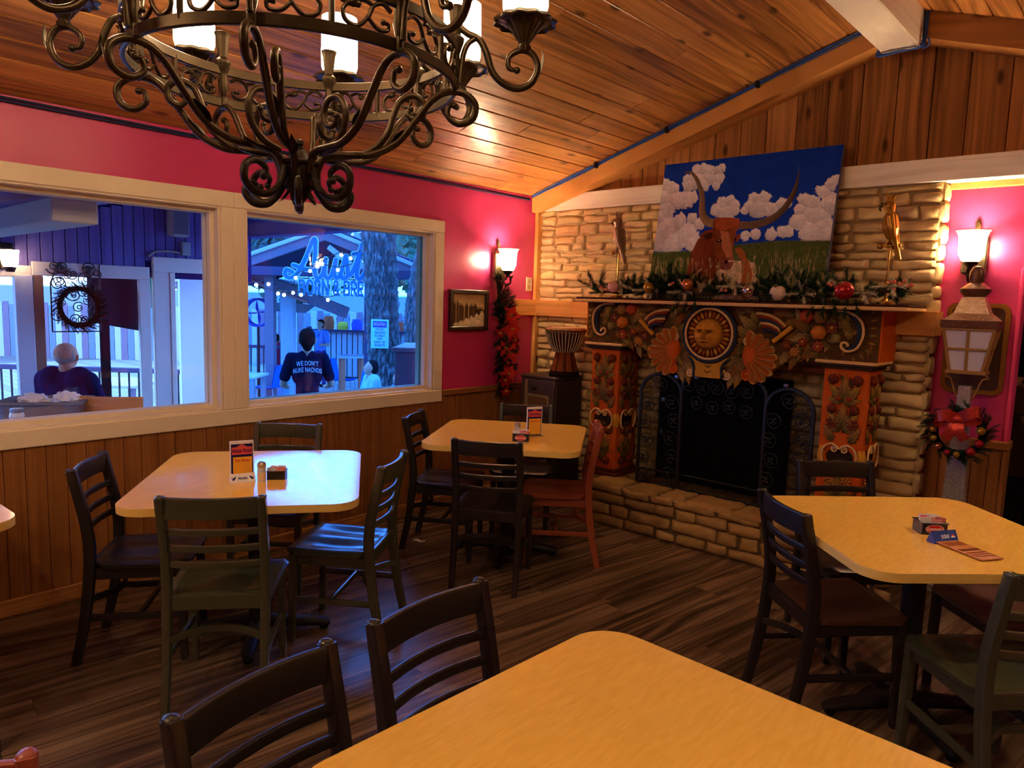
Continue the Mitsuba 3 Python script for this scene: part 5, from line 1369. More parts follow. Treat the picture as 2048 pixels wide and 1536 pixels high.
# ---------------------------------------------------------------- poinsettia swag
mat('redleaf', L(190, 50, 44), 0.55); mat('redleafdark', L(140, 24, 32), 0.55)
t = Thing(); rg = np.random.default_rng(8)
sy = lambda z: np.interp(z, [0.78, 1.3, 1.75], [4.30, 4.275, 4.225])
t.add('stem', tube(bez((-3.985, 4.30, 0.78), (-3.985, 4.275, 1.2), (-3.99, 4.25, 1.5), (-4.0, 4.225, 1.78), n=8), 0.008, 6), 'twig', True)
wd = lambda z: np.interp(z, [0.78, 0.9, 1.1, 1.3, 1.45, 1.6, 1.72], [0.25, 0.45, 0.8, 1.0, 1.1, 0.7, 0.25])
for i in range(80):
    z = rg.uniform(0.84, 1.66); s = wd(z); a = rg.uniform(-1.4, 1.4)
    d = (0.25 + 0.3 * rg.random(), math.sin(a) * 1.0, -0.6 + 0.9 * math.cos(a) * (0.6 if z < 1.3 else 1.0))
    m = aim((SPR[i % 4][0] * min(1.0, 0.55 + 0.45 * s), SPR[i % 4][1]), (-3.985, sy(z) + rg.uniform(-0.02, 0.02), z), d, rg.uniform(0, 6))
    t.add('sprig', m, 'needledark' if i % 2 else 'needle', False)
for i in range(5):
    z = 1.66 + 0.02 * i; t.add('top_tuft', aim(SPR[i % 4], (-3.98, 4.24, 1.56 + 0.03 * i), (0.2, 0.5 - 0.25 * i, 0.9), i), 'needledark', False)
def poinsettia(p, r, mt, parent=None, nrm=(1, -0.45, 0.1)):
    fl = None; n = np.array(nrm) / np.linalg.norm(nrm); u = np.cross([0, 0, 1], n); u /= np.linalg.norm(u); w = np.cross(n, u)
    for ring_, cnt, rr, tilt in ((0, 6, r, 0.25), (1, 5, r * 0.65, 0.6)):
        for k in range(cnt):
            a = 2 * PI * k / cnt + ring_ * 0.5; d = (u * math.cos(a) + w * math.sin(a)); 
            lf = leaf(rr, rr * 0.52, -0.5, 5, 0.0008, 0.18); v = lf[0]; e = d * math.cos(tilt) + n * math.sin(tilt); up = n * math.cos(tilt) - d * math.sin(tilt); sd = np.cross(up, e)
            m = (v[:, :1] * e + v[:, 1:2] * sd + v[:, 2:] * up + np.array(p), lf[1])
            if fl is None: fl = t.add('poinsettia', m, mt, True)
            else: t.add('petal', m, mt, True, parent=fl)
    t.add('flower_centre', cat(*[ball(np.array(p) + n * 0.02 + u * 0.008 * math.cos(q) + w * 0.008 * math.sin(q), 0.006, 1) for q in range(5)]), flat(176, 130, 50, 0.4), True, parent=fl)
for y, z, r, mt in ((4.30, 1.47, 0.10, 'redleaf'), (4.32, 1.36, 0.095, 'redleaf'), (4.25, 1.21, 0.08, 'redleaf'), (4.31, 1.17, 0.10, 'redleaf'), (4.30, 1.00, 0.085, 'redleaf'), (4.26, 0.95, 0.07, 'redleafdark'), (4.36, 1.27, 0.06, 'redleafdark'), (4.27, 1.09, 0.05, 'redleafdark'), (4.27, 0.86, 0.05, 'redleafdark'), (4.18, 1.33, 0.05, 'redleafdark')):
    poinsettia((-3.915, y, z), r, mt)
for y, z in ((4.24, 1.29), (4.27, 1.235)):
    ms = []
    for k in range(30):
        a = k * 2.4; h = k / 30; rr = 0.026 * math.sqrt(1 - h) + 0.004
        ms.append(mv(leaf(0.02, 0.014, 0.3, 2, 0.001), (rr * math.cos(a) * 0.6, rr * math.sin(a) * 0.6, h * 0.055), rz=math.degrees(a), ry=-35) if False else (ball((-3.915 + h * 0.03, y + rr * math.cos(a), z + rr * math.sin(a)), 0.008, 0)))
    t.add('pine_cone', cat(*ms), flat(66, 46, 36, 0.7), False)
t.place('poinsettia_swag', 'hanging evergreen swag with red poinsettia flowers below the sconce', 'swag')
# ---------------------------------------------------------------- glitter lamp post with wreath
def glit(name, a, b, rough=0.35, metal=0.5):
    ca, cb = mi.Color3f(L(*a)), mi.Color3f(L(*b))
    def fn(p, n, uv):
        r = cell_rand(p.x * 380, p.y * 380, p.z * 380)
        return mix(ca, cb, r * r * r)
    scene[name] = principled(proc(fn), rough, metal)
    return name


glit('glitter_champagne', (138, 96, 66), (250, 226, 200)); glit('glitter_silver', (110, 100, 94), (240, 236, 230)); glit('glitter_brown', (54, 30, 24), (160, 110, 84)); glit('glitter_red', (140, 20, 18), (250, 90, 60))
mat('lantern_gold', L(150, 112, 62), 0.4, 0.4)
t = Thing(); lx, ly = -0.795, 4.665
t.add('post', (lambda: (np.array([[lx + sx * w - 0.012 * (1.2 - z) * 0, ly + 0.0 + sy * 0.03, z] for z, w in ((0.0, 0.064), (0.5, 0.056), (1.20, 0.028)) for sx, sy in ((-1, -1), (1, -1), (1, 1), (-1, 1))]),
      np.vstack([[[4 * k + i, 4 * k + (i + 1) % 4, 4 * k + 4 + (i + 1) % 4, 4 * k + 4 + i] for i in range(4)] for k in range(2)] + [[[8, 9, 10, 11]], [[3, 2, 1, 0]]])))(), 'glitter_silver', False)
def frustum(z0, z1, w0, w1, d0, d1, cx=lx, cy=ly):
    v = np.array([[cx + sx * w, cy + sy * d, z] for z, w, d in ((z0, w0, d0), (z1, w1, d1)) for sx, sy in ((-1, -1), (1, -1), (1, 1), (-1, 1))])
    return v, np.array([[i, (i + 1) % 4, 4 + (i + 1) % 4, 4 + i] for i in range(4)] + [[4, 5, 6, 7], [3, 2, 1, 0]])
DW = 0.075                                                                  # half depth
t.add('lantern_floor', cbox(lx - 0.098, lx + 0.098, ly - 0.062, ly + 0.062, 1.266, 1.288, 0.003), 'lantern_gold', False)
W0, W1, Z0, Z1, D0, D1 = 0.080, 0.122, 1.288, 1.520, 0.050, DW
def bar3(a, b, w=0.016): return sweep([a, b], rrect(w, w, 0.003, 1), (0.03, 1, 0.02))
C3 = lambda sx, sy, k: (lx + sx * (W0 + (W1 - W0) * k), ly + sy * (D0 + (D1 - D0) * k), Z0 + (Z1 - Z0) * k)
for sx in (-1, 1):
    for sy in (-1, 1): t.add('corner_bar', bar3(C3(sx, sy, 0), C3(sx, sy, 1)), 'lantern_gold', False)
for k in (0.5, 0.97):
    for a, b in (((-1, -1), (1, -1)), ((1, -1), (1, 1)), ((-1, -1), (-1, 1))): t.add('cross_bar', bar3(C3(*a, k), C3(*b, k), 0.014), 'lantern_gold', False)
for a in ((0, -1), (1, 0), (-1, 0)): t.add('mullion', bar3(C3(*a, 0), C3(*a, 1), 0.014), 'lantern_gold', False)
for k0, k1 in ((0.0, 0.5), (0.5, 1.0)):
    for a, b, c in (((-1, -1), (0, -1), 0), ((0, -1), (1, -1), 0), ((1, -1), (1, 0), 0), ((1, 0), (1, 1), 0), ((-1, 0), (-1, -1), 0), ((-1, 1), (-1, 0), 0)):
        q = [np.array(C3(*a, k0)), np.array(C3(*b, k0)), np.array(C3(*b, k1)), np.array(C3(*a, k1))]; n = np.cross(q[1] - q[0], q[3] - q[0]); n /= np.linalg.norm(n)
        v = np.array([p - n * 0.002 for p in q] + [p - n * 0.004 for p in q]); t.add('pane', (v, np.array([[0, 1, 2, 3], [7, 6, 5, 4]])), flat(186, 180, 196, 0.3), False)
t.add('roof_band', frustum(1.518, 1.562, 0.135, 0.138, 0.085, 0.088), 'glitter_brown', False)
t.add('roof', cat(frustum(1.560, 1.600, 0.132, 0.085, 0.084, 0.060), frustum(1.600, 1.690, 0.085, 0.052, 0.060, 0.044)), 'glitter_champagne', False)
t.add('finial', lathe([(0.0, 1.688), (0.050, 1.690), (0.072, 1.715), (0.075, 1.735), (0.055, 1.752), (0.034, 1.768), (0.038, 1.80), (0.036, 1.83), (0.022, 1.855), (0.0, 1.862)], 20)
      if False else (lambda m: (m[0] * np.array([1, 0.7, 1]) + np.array([lx, ly, 0]), m[1]))(lathe([(0.0, 1.688), (0.050, 1.690), (0.072, 1.715), (0.075, 1.735), (0.055, 1.752), (0.034, 1.768), (0.038, 1.80), (0.036, 1.83), (0.022, 1.855), (0.0, 1.862)], 20)), 'glitter_brown', 40)
for s in (-1, 1):
    t.add('bracket', tube(bez((lx + s * 0.085, ly, 1.27), (lx + s * 0.10, ly, 1.245), (lx + s * 0.075, ly, 1.235), (lx + s * 0.05, ly, 1.16), (lx + s * 0.03, ly, 1.12), n=5), 0.006, 6), 'lantern_gold', True)
t.add('foot', cbox(lx - 0.09, lx + 0.09, ly - 0.07, ly + 0.07, 0, 0.05, 0.006), 'glitter_silver', False)
t.place('lamp_post', 'tall glitter covered toy street lantern with pale panes, right of the stone wall', 'lamp post')
# wall plaque behind
t = Thing()
v, f = extrude(Polygon(rrect(0.31, 0.52, 0.05, 5)).difference(Polygon(rrect(0.262, 0.472, 0.035, 5))), 0.02); t.add('frame', (np.c_[v[:, 0] - 0.80, 4.858 - v[:, 2], v[:, 1] + 1.40], f[:, ::-1]), flat(120, 76, 34, 0.4), False)
v, f = extrude(Polygon(rrect(0.27, 0.48, 0.04, 5)), 0.008); t.add('dark_panel', (np.c_[v[:, 0] - 0.80, 4.859 - v[:, 2], v[:, 1] + 1.40], f[:, ::-1]), flat(52, 30, 22, 0.35), False)
t.place('wall_plaque', 'gold brown rounded frame on the pink wall behind the lantern', 'frame')
# wreath
t = Thing(); wx, wy, wz, WR = -0.79, 4.565, 0.945, 0.115; rg = np.random.default_rng(4)
a = np.linspace(0, 2 * PI, 33)[:-1]
t.add('ring', tube(np.c_[wx + WR * np.cos(a), wy + 0 * a, wz + WR * np.sin(a)], 0.02, 6, closed=True), 'needledark', True)
for i in range(64):
    b = 2 * PI * i / 64; r_ = np.array([math.cos(b), 0, math.sin(b)]); tg = np.array([-math.sin(b), 0, math.cos(b)])
    d = tg * 0.7 + r_ * rg.uniform(-0.3, 0.9) + np.array([0, -0.8 * rg.random(), 0]); q = SPR[i % 4]
    t.add('sprig', aim((q[0] * 0.62, q[1]), np.array([wx, wy, wz]) + r_ * WR, d, i), 'needle' if i % 3 else 'needledark', False)
for k, (b, r_, m_) in enumerate(((200, 0.017, 'orn_gold'), (225, 0.021, 'orn_copper'), (252, 0.017, 'orn_red'), (275, 0.018, 'orn_gold'), (310, 0.024, 'orn_red'), (340, 0.022, 'orn_red'), (15, 0.023, 'orn_gold'), (175, 0.018, 'orn_gold'))):
    t.add('bauble', ball((wx + 0.115 * math.cos(math.radians(b)), wy - 0.045, wz + 0.115 * math.sin(math.radians(b))), r_, 2), m_, True)
def ribbon(pts, w, ref, th=0.003): return sweep(bez(*pts, n=6), rrect(w, th, 0.001, 1)[:, ::-1], ref)
B = np.array([wx + 0.005, wy - 0.075, wz + 0.085]); q = lambda *p: [tuple(B + np.array(s)) for s in p]
bow = t.add('bow', ball(B, 0.026, 2, (1.2, 0.8, 0.9)), 'glitter_red', True)
t.add('loop', ribbon(q((0, 0, 0), (-0.05, -0.03, 0.018), (-0.098, -0.02, 0.002), (-0.085, 0.012, -0.03), (-0.04, 0.01, -0.016), (0, 0, 0)), 0.062, (0.15, 0, 1)), 'glitter_red', True, parent=bow)
t.add('loop', ribbon(q((0, 0, 0), (0.05, -0.03, 0.035), (0.092, -0.02, 0.05), (0.09, 0.012, 0.01), (0.04, 0.01, -0.006), (0, 0, 0)), 0.062, (-0.25, 0, 1)), 'glitter_red', True, parent=bow)
t.add('tail', ribbon(q((0, 0, -0.01), (-0.02, -0.01, -0.06), (-0.055, -0.005, -0.115)), 0.055, (1, 0, 0)), 'glitter_red', True, parent=bow)
t.add('tail', ribbon(q((0, 0, -0.01), (0.012, -0.015, -0.06), (0.045, -0.005, -0.11)), 0.055, (1, 0, 0)), 'glitter_red', True, parent=bow)
t.place('wreath', 'small evergreen wreath with red bow and baubles hung on the lamp post', 'wreath')

# ---------------------------------------------------------------- things on the tables
NAVY, ORNG, MAG = flat(40, 34, 84, 0.4), flat(232, 170, 60, 0.4), flat(176, 40, 84, 0.4)
WHITE = flat(226, 222, 226, 0.4)
def plate(w, h, x, z, y, th=0.0006): return cbox(x - w / 2, x + w / 2, y - th, y, z - h / 2, z + h / 2, th * 0.2)
def letters(s, h, x, z, y, bold=True, wmax=None, depth=0.0005):
    m = meshkit.text_mesh(s, h, depth, bold); v = np.asarray(m.vertices).copy(); sc = 1.0
    wd = np.ptp(v[:, 0])
    if wmax: v[:, 0] *= wmax / wd; wd = wmax
    v[:, 0] += -v[:, 0].min() - wd / 2 + x
    return np.c_[v[:, 0], y - v[:, 2], v[:, 1] + z], np.asarray(m.faces)[:, ::-1] if False else np.asarray(m.faces)
def menu_card(base_white):
    t = Thing(); y = -0.006
    t.add('board', cbox(-0.05, 0.05, -0.005, 0.005, 0.004, 0.182, 0.001), WHITE, False)
    t.add('navy_field', plate(0.092, 0.165, 0.0, 0.086, -0.005), NAVY, False)
    t.add('banner', cat(plate(0.086, 0.034, 0, 0.138, -0.0057), (lambda m: (np.c_[m[0][:, 0], -0.0058 - m[0][:, 2], m[0][:, 1]], m[1]))(extrude(Polygon([(-0.028, 0.153), (0, 0.168), (0.028, 0.153)]), 0.0004))), flat(206, 86, 92, 0.4), False)
    t.add('lettering', letters('Mesa Rosa', 0.017, 0, 0.130, -0.0064, wmax=0.080), flat(84, 20, 70, 0.4), False)
    t.add('orange_field', plate(0.080, 0.100, 0.002, 0.060, -0.0057), ORNG, False)
    t.add('lettering', letters('Bar Menu', 0.014, 0.002, 0.088, -0.0064, wmax=0.062), flat(206, 76, 60, 0.4), False)
    if base_white:
        v = np.array([[x, yy, z] for x in (-0.052, 0.052) for yy, z in ((-0.006, 0.036), (-0.034, 0.0), (0.02, 0.0))]); t.add('folded_base', (v, np.array([[0, 3, 4], [0, 4, 1], [0, 2, 5], [0, 5, 3], [0, 1, 2], [3, 5, 4], [1, 4, 5], [1, 5, 2]])), WHITE, False)
        m = letters('Modelo', 0.011, 0, 0.0, 0.0, wmax=0.038); a = math.atan2(0.036, 0.028); v = m[0]; zz = v[:, 2] + 0.016
        t.add('lettering', (np.c_[v[:, 0], -0.034 + zz * math.cos(a) + v[:, 1] * math.sin(a) - 0.0004, zz * math.sin(a) - v[:, 1] * math.cos(a) * -1 * -1 + 0.0003], m[1]), flat(30, 34, 80, 0.4), False)
        for s in (-1, 1):
            e = hull_body([((s * 0.040, 0, 0.006), 0.004, (s * 0.034, 0, 0.012), 0.003), ((s * 0.038, 0, 0.012), 0.0035, (s * 0.030, 0, 0.018), 0.0025), ((s * 0.040, 0, 0.004), 0.002, (s * 0.046, 0, 0.016), 0.0015)], 0.003, 2)
            v = e[0] * np.array([1, 0.1, 1]); zz = v[:, 2] + 0.010; t.add('lion_emblem', (np.c_[v[:, 0], -0.034 + zz * math.cos(a) + v[:, 1] - 0.0003, zz * math.sin(a)], e[1]), flat(40, 44, 96, 0.4), True)
    else:
        for yy in (-0.02, 0.025): t.add('wire_base', tube([(-0.05, yy, 0.002), (0.055, yy, 0.002)], 0.002, 6), 'blackiron', True)
        t.add('wire_base', tube([(-0.045, -0.02, 0.002), (-0.045, 0.025, 0.002)], 0.002, 6), 'blackiron', True)
    return t
def shaker(dark):
    t = Thing()
    t.add('glass_body', lathe([(0.0, 0.0), (0.019, 0.0), (0.0195, 0.006), (0.0185, 0.05), (0.017, 0.062), (0.015, 0.066)], 12), flat(186, 196, 206, 0.1, 0.0), 20)
    t.add('contents', lathe([(0.0, 0.004), (0.0198, 0.005), (0.0192, 0.042), (0.0, 0.043)], 12), flat(60, 56, 52, 0.6) if dark else flat(222, 196, 160, 0.6), 20)
    t.add('metal_lid', lathe([(0.0175, 0.062), (0.019, 0.066), (0.019, 0.078), (0.012, 0.088), (0.0, 0.09)], 16), flat(196, 190, 180, 0.2, 0.95), 30)
    return t
def caddy(logo):
    t = Thing(); b = []
    for x0, x1, y0, y1 in ((-0.05, 0.05, -0.036, -0.033), (-0.05, 0.05, 0.033, 0.036), (-0.05, -0.047, -0.033, 0.033), (0.047, 0.05, -0.033, 0.033)): b.append(cbox(x0, x1, y0, y1, 0, 0.05, 0.001))
    b.append(cbox(-0.05, 0.05, -0.036, 0.036, 0, 0.004, 0.001)); b.append(cbox(-0.053, 0.053, -0.040, -0.036, 0.045, 0.05, 0.001)); b.append(cbox(-0.053, 0.053, 0.036, 0.040, 0.045, 0.05, 0.001))
    t.add('box', cat(*b), flat(20, 19, 24, 0.35), False)
    if logo:
        el = circ(1.0, 24) * np.array([0.036, 0.018])
        for k, (sc, cc, y) in enumerate(((1.0, flat(226, 200, 190, 0.4), -0.0362), (0.90, flat(190, 44, 36, 0.4), -0.0366))):
            v, f = extrude(Polygon(el * sc), 0.0006); t.add('oval_badge', (np.c_[v[:, 0], y - v[:, 2] + 0.0, v[:, 1] + 0.024], f), cc, False)
        t.add('lettering', letters('Community', 0.011, 0, 0.019, -0.0372, wmax=0.058), flat(240, 220, 214, 0.4), False)
    rc = np.random.default_rng(12)
    for k in range(9):
        pk = cbox(-0.022, 0.022, -0.0012, 0.0012, 0.0, 0.062, 0.0006); cc = (flat(222, 150, 150, 0.5), flat(226, 222, 224, 0.5), flat(214, 120, 130, 0.5))[k % 3 if k < 6 else 1]
        t.add('packet', mv(pk, ((-0.022 if k % 2 else 0.022) + rc.uniform(-0.004, 0.004), -0.026 + 0.0062 * k, 0.006), rx=-rc.uniform(-4, 12), ry=rc.uniform(-10, 10)), cc, False)
    return t
MENU_A, MENU_B, SH_A, SH_B, CAD_A, CAD_B = menu_card(True), menu_card(False), shaker(False), shaker(True), caddy(False), caddy(True)
MENU_A.place('menu_card', 'upright menu card in a folded base on the table below the windows', 'menu', (-2.985, 1.535, 0.76), 72)
MENU_B.place('menu_card', 'upright menu card in a wire base on the corner table', 'menu', (-2.852, 3.385, 0.76), 62)
SH_A.place('shaker', 'salt shaker between the menu card and the packet box, below the windows', 'shaker', (-2.925, 1.597, 0.76), 20)
SH_B.place('shaker', 'metal topped shaker behind the packet box on the corner table', 'shaker', (-2.905, 3.290, 0.76), 0)
CAD_A.place('packet_box', 'plain black box of sweetener packets on the table below the windows', 'packet box', (-2.925, 1.672, 0.76), 50, scale=0.8)
CAD_B.place('packet_box', 'black packet box with red oval badge on the corner table', 'packet box', (-2.800, 3.205, 0.76), 36, scale=0.95)
CAD_B.place('packet_box', 'black box of pink and white packets on the right hand table', 'packet box', (-0.595, 3.085, 0.76), 41, scale=0.95)
# fallen menu: blue three sided foot and a lying card
t = Thing()
v = np.array([[x, y, z] for x in (-0.056, 0.056) for y, z in ((0.0, 0.0), (0.040, 0.0), (0.022, 0.042))]); t.add('folded_foot', (v, np.array([[0, 3, 5], [0, 5, 2], [2, 5, 4], [2, 4, 1], [0, 2, 1], [3, 4, 5], [0, 1, 4], [0, 4, 3]])), flat(52, 70, 156, 0.35), False)
def slope_put(m):  # onto the side facing -y of the foot: local x, height
    a = math.atan2(0.042, 0.022); v = m[0]; h = v[:, 2]
    return np.c_[v[:, 0], h * math.cos(a) + v[:, 1] * math.sin(a), h * math.sin(a) - v[:, 1] * math.cos(a) * -1 * -1 + 0.0], m[1]
tx = letters('pepsi', 0.016, 0, 0, -0.0006, wmax=0.036); tx = (np.c_[-tx[0][:, 0], tx[0][:, 1], 0.026 - tx[0][:, 2]], tx[1]); tx[0][:, 2] += 0.004
t.add('lettering', slope_put(tx), flat(206, 212, 236, 0.4), False)
for z0, z1, cc in ((0.0, 1.0, flat(214, 90, 70, 0.4)), (-0.25, 0.25, flat(230, 230, 236, 0.4)), (-1.0, -0.25, flat(40, 60, 150, 0.4))):
    pg = Point(0, 0).buffer(0.009, 12).intersection(sbox(-1, z0 * 0.009, 1, z1 * 0.009)); v, f = extrude(pg, 0.0006 if z1 < 0.3 and z0 > -0.5 else 0.0004)
    t.add('round_emblem', slope_put((np.c_[v[:, 0] + 0.036, -0.0002 - v[:, 2], v[:, 1] + 0.021], f)), cc, False)
t.add('card', cbox(-0.048, 0.048, -0.185, 0.004, 0.004, 0.008, 0.0008), flat(176, 112, 66, 0.35), False)
for k, (y, h, cc) in enumerate(((-0.03, 0.036, flat(150, 84, 52, 0.4)), (-0.065, 0.02, flat(190, 126, 72, 0.4)), (-0.092, 0.022, flat(112, 62, 38, 0.4)), (-0.120, 0.010, flat(128, 70, 36, 0.4)), (-0.138, 0.008, flat(128, 70, 36, 0.4)), (-0.155, 0.008, flat(128, 70, 36, 0.4)))):
    t.add('printed_band', cbox(-0.043, 0.043, y - h / 2, y + h / 2, 0.008, 0.0085, 0.0002), cc, False)
t.place('menu_card', 'menu card lying flat with a blue folded foot on the right hand table', 'menu', (-0.515, 2.985, 0.76), 58)
# a scrap of paper on the floor
m = grid(lambda u, v: np.c_[0.09 * (u - 0.5), 0.035 * (v - 0.5) * (1 - 0.5 * u), 0.001 + 0.006 * np.sin(u * 5) ** 2 + 0.003 * v], 9, 5)
single('paper_scrap', mv(m, (-3.50, 3.02, 0.0), rz=15), flat(206, 196, 180, 0.8), 'small torn white paper scrap on the floor left of the corner table', 'paper', True)
# ---------------------------------------------------------------- ground and porch outside the windows
mat('deckwood', L(164, 160, 156), 0.7); mat('deckdark', L(96, 92, 92), 0.8)
t = Thing(); DZ = -0.6
t.add('ground', pbox(-60, -4.25, -40, 60, DZ - 0.3, DZ - 0.03), flat(120, 116, 110, 0.9), False)
for i in range(95):
    y0 = -2.0 + i * 0.20
    x0, x1 = -24, (-8.0 if y0 < 3.85 else -4.3)
    t.add('deck_board', cbox(x0, x1, y0 + 0.006, y0 + 0.194, DZ - 0.03, DZ, 0.004), 'deckwood' if i % 5 else flat(150, 146, 142, 0.7), False)
t.place('deck', kind='structure')
XP = -7.2
t = Thing()
t.add('porch_floor', pbox(-7.9, -4.2, -6, 3.9, -0.12, 0.0), flat(110, 96, 84, 0.7), False)
t.place('porch', kind='structure')
# indigo porch wall with its openings
t = Thing()
def vb(y0, y1, z0, z1): board(t, 'siding_board', cbox(XP - 0.02, XP, y0 + 0.003, y1 - 0.003, z0, z1, 0.004), 'indigowood', 2)
zt = lambda y: 2.09 + 0.235 * (y - 1.63) + 0.04
y = -1.6
while y < 3.80:
    vb(y, y + 0.095, 1.72 if y < 2.76 else 1.86, zt(y + 0.05)); y += 0.095
t.add('wall_backing', cbox(XP - 0.06, XP - 0.021, -1.6, 3.85, 1.70, 2.9), flat(40, 44, 96, 0.6), False)
t.place('wall_porch', kind='structure')
t = Thing()
TR = flat(226, 216, 200, 0.6)
t.add('head_casing', cbox(XP - 0.03, XP + 0.02, 1.84, 2.80, 1.68, 1.80, 0.005), TR, False)
t.add('head_casing', cbox(XP - 0.03, XP + 0.015, -1.6, 1.84, 1.66, 1.76, 0.005), TR, False)
t.add('side_casing', cbox(XP - 0.03, XP + 0.02, 2.70, 2.80, 0.0, 1.68, 0.005), TR, False)
t.add('side_casing', cbox(XP - 0.03, XP + 0.02, 1.84, 1.92, 0.0, 1.68, 0.005), flat(150, 110, 90, 0.6), False)
t.add('white_post', cbox(XP - 0.05, XP + 0.03, 1.71, 1.84, 0.0, 1.68, 0.005), flat(206, 206, 210, 0.6), False)
t.add('mid_post', cbox(XP - 0.03, XP + 0.0, 2.36, 2.44, 0.0, 1.3, 0.005), flat(40, 34, 40, 0.5), False)
t.add('window_frame', cat(cbox(XP - 0.03, XP + 0.025, 2.83, 3.75, 1.76, 1.90, 0.005), cbox(XP - 0.03, XP + 0.025, 2.83, 2.98, 0.0, 1.76, 0.005), cbox(XP - 0.02, XP + 0.035, 2.98, 3.03, 0.0, 1.76, 0.005)), TR, False)
t.add('sill', cbox(XP - 0.05, XP + 0.05, 1.92, 2.72, 0.42, 0.48, 0.005), TR, False)
t.place('trim_4', kind='structure')
single('wall_porch_end', cbox(-7.15, -6.6, 3.84, 3.9, 0.0, 2.5), flat(186, 190, 200, 0.6), smooth=False, kind='structure') if False else None
# porch ceiling and beam
t = Thing()
m = cbox(-7.6, -4.2, -2.0, 3.95, 0, 0.05); v = m[0].copy(); v[:, 2] += 2.13 + 0.235 * (v[:, 1] - 1.63) * 1.0 + 0.02
t.add('soffit', (v, m[1]), flat(120, 112, 170, 0.6), False)
t.add('beam', cbox(-7.15, -4.3, 1.20, 1.42, 1.93, 2.14, 0.006), flat(196, 196, 196, 0.6), False)
t.add('eave_beam', cbox(-7.5, -4.25, 3.80, 3.95, 2.16, 2.62, 0.006), flat(120, 112, 160, 0.6), False)
t.place('porch_roof', kind='structure')
# scroll iron grille and wreath in the porch doorway
t = Thing(); gx = XP + 0.03
fr = [tube([(gx, 1.97, 1.20), (gx, 1.97, 1.62), (gx, 2.02, 1.76), (gx, 2.06, 1.80)], 0.006, 6), tube([(gx, 2.36, 1.20), (gx, 2.36, 1.80)], 0.006, 6), tube([(gx, 1.97, 1.20), (gx, 2.36, 1.20)], 0.006, 6)]
t.add('frame', cat(*fr), 'blackiron', True)
rg = np.random.default_rng(6)
for k in range(30):
    cy, cz, R_ = rg.uniform(2.0, 2.33), rg.uniform(1.24, 1.76), rg.uniform(0.04, 0.075)
    p = clothoid((0, 0), rg.uniform(0, 360), [(PI * R_ * 1.2, 1 / R_, 1.6 / R_), (PI * R_ * 0.7, 1.8 / R_, 4 / R_)], 0.012); q = p - p.mean(0)
    t.add('scroll', tube(np.c_[0 * q[:, 0] + gx, cy + q[:, 0], cz + q[:, 1]], 0.0045, 5), 'blackiron', True)
t.place('iron_grille', 'black scrolled iron grille hanging in the porch doorway seen through the large window', 'grille')
t = Thing(); a = np.linspace(0, 2 * PI, 25)[:-1]
t.add('ring', tube(np.c_[0 * a + gx + 0.05, 2.17 + 0.15 * np.cos(a), 1.42 + 0.16 * np.sin(a)], 0.022, 6, closed=True), 'needledark', True)
for i in range(110):
    b = 2 * PI * i / 110; d = np.array([0.4, -math.sin(b) + 0.7 * math.cos(b) * (i % 2), math.cos(b) + 0.7 * math.sin(b) * (i % 2)]); q = SPR[i % 4]
    t.add('sprig', aim((q[0] * 0.7, q[1]), (gx + 0.05, 2.17 + 0.15 * math.cos(b), 1.42 + 0.16 * math.sin(b)), d, i), 'needledark', False)
t.place('porch_wreath', 'dark evergreen wreath on the iron grille in the porch doorway', 'wreath')
# dark roller shade, speaker, junction box, porch lamp
single('roller_shade', cbox(XP - 0.5, XP - 0.48, 2.40, 2.95, 1.22, 1.72) if False else (lambda m: (np.c_[m[0][:, 0], m[0][:, 1], m[0][:, 2] + np.where(m[0][:, 2] < 1.5, -0.10 * (m[0][:, 1] - 2.4) / 0.5, 0)], m[1]))(cbox(XP - 0.12, XP - 0.10, 2.30, 2.80, 1.26, 1.70, 0.003)), flat(48, 44, 58, 0.8), 'dark half lowered roller shade beyond the porch opening', 'shade', False)
t = Thing(); t.add('case', cbox(XP + 0.02, XP + 0.16, 2.96, 3.13, 2.10, 2.42, 0.02), flat(150, 146, 150, 0.5), False); t.add('grille', cbox(XP + 0.16, XP + 0.165, 2.975, 3.115, 2.12, 2.40, 0.01), flat(120, 118, 124, 0.7), False); t.add('bracket', tube([(XP, 3.05, 2.3), (XP + 0.05, 3.05, 2.3)], 0.02, 6), flat(90, 90, 96, 0.5), True)
t.place('loudspeaker', 'grey loudspeaker hung high on the indigo porch wall', 'speaker')
t = Thing(); t.add('box', cbox(XP, XP + 0.05, 3.10, 3.18, 1.93, 2.06, 0.005), flat(150, 156, 160, 0.5), False); t.add('conduit', tube(bez((XP + 0.02, 2.79, 1.90), (XP + 0.02, 2.86, 1.95), (XP + 0.02, 3.0, 1.96), (XP + 0.02, 3.10, 1.95), n=5), 0.012, 6), flat(150, 146, 140, 0.5), True)
t.place('junction_box', 'grey electrical box with a short conduit on the indigo porch wall', 'electrical box')
t = Thing(); py = 1.66
t.add('bracket', cbox(XP, XP + 0.04, py - 0.05, py + 0.05, 1.72, 1.94, 0.006), 'bronzedark', False)
t.light('shade', mv(lathe([(0.045, 1.74), (0.062, 1.78), (0.066, 1.86), (0.070, 1.88)], 20), (XP + 0.12, py, 0)), WARM * 4.0)
t.add('cap', mv(lathe([(0.03, 1.70), (0.045, 1.74), (0.0, 1.745)], 16), (XP + 0.12, py, 0)), 'bronzedark')
t.place('porch_lamp', 'lit lamp on the indigo porch wall at the left edge of the photo', 'wall lamp')
single('whitewashed_board', cbox(-7.75, -7.70, 3.30, 3.62, -0.1, 1.95, 0.005), flat(236, 238, 238, 0.7), 'pale whitewashed board standing in the narrow porch window', 'board', False)

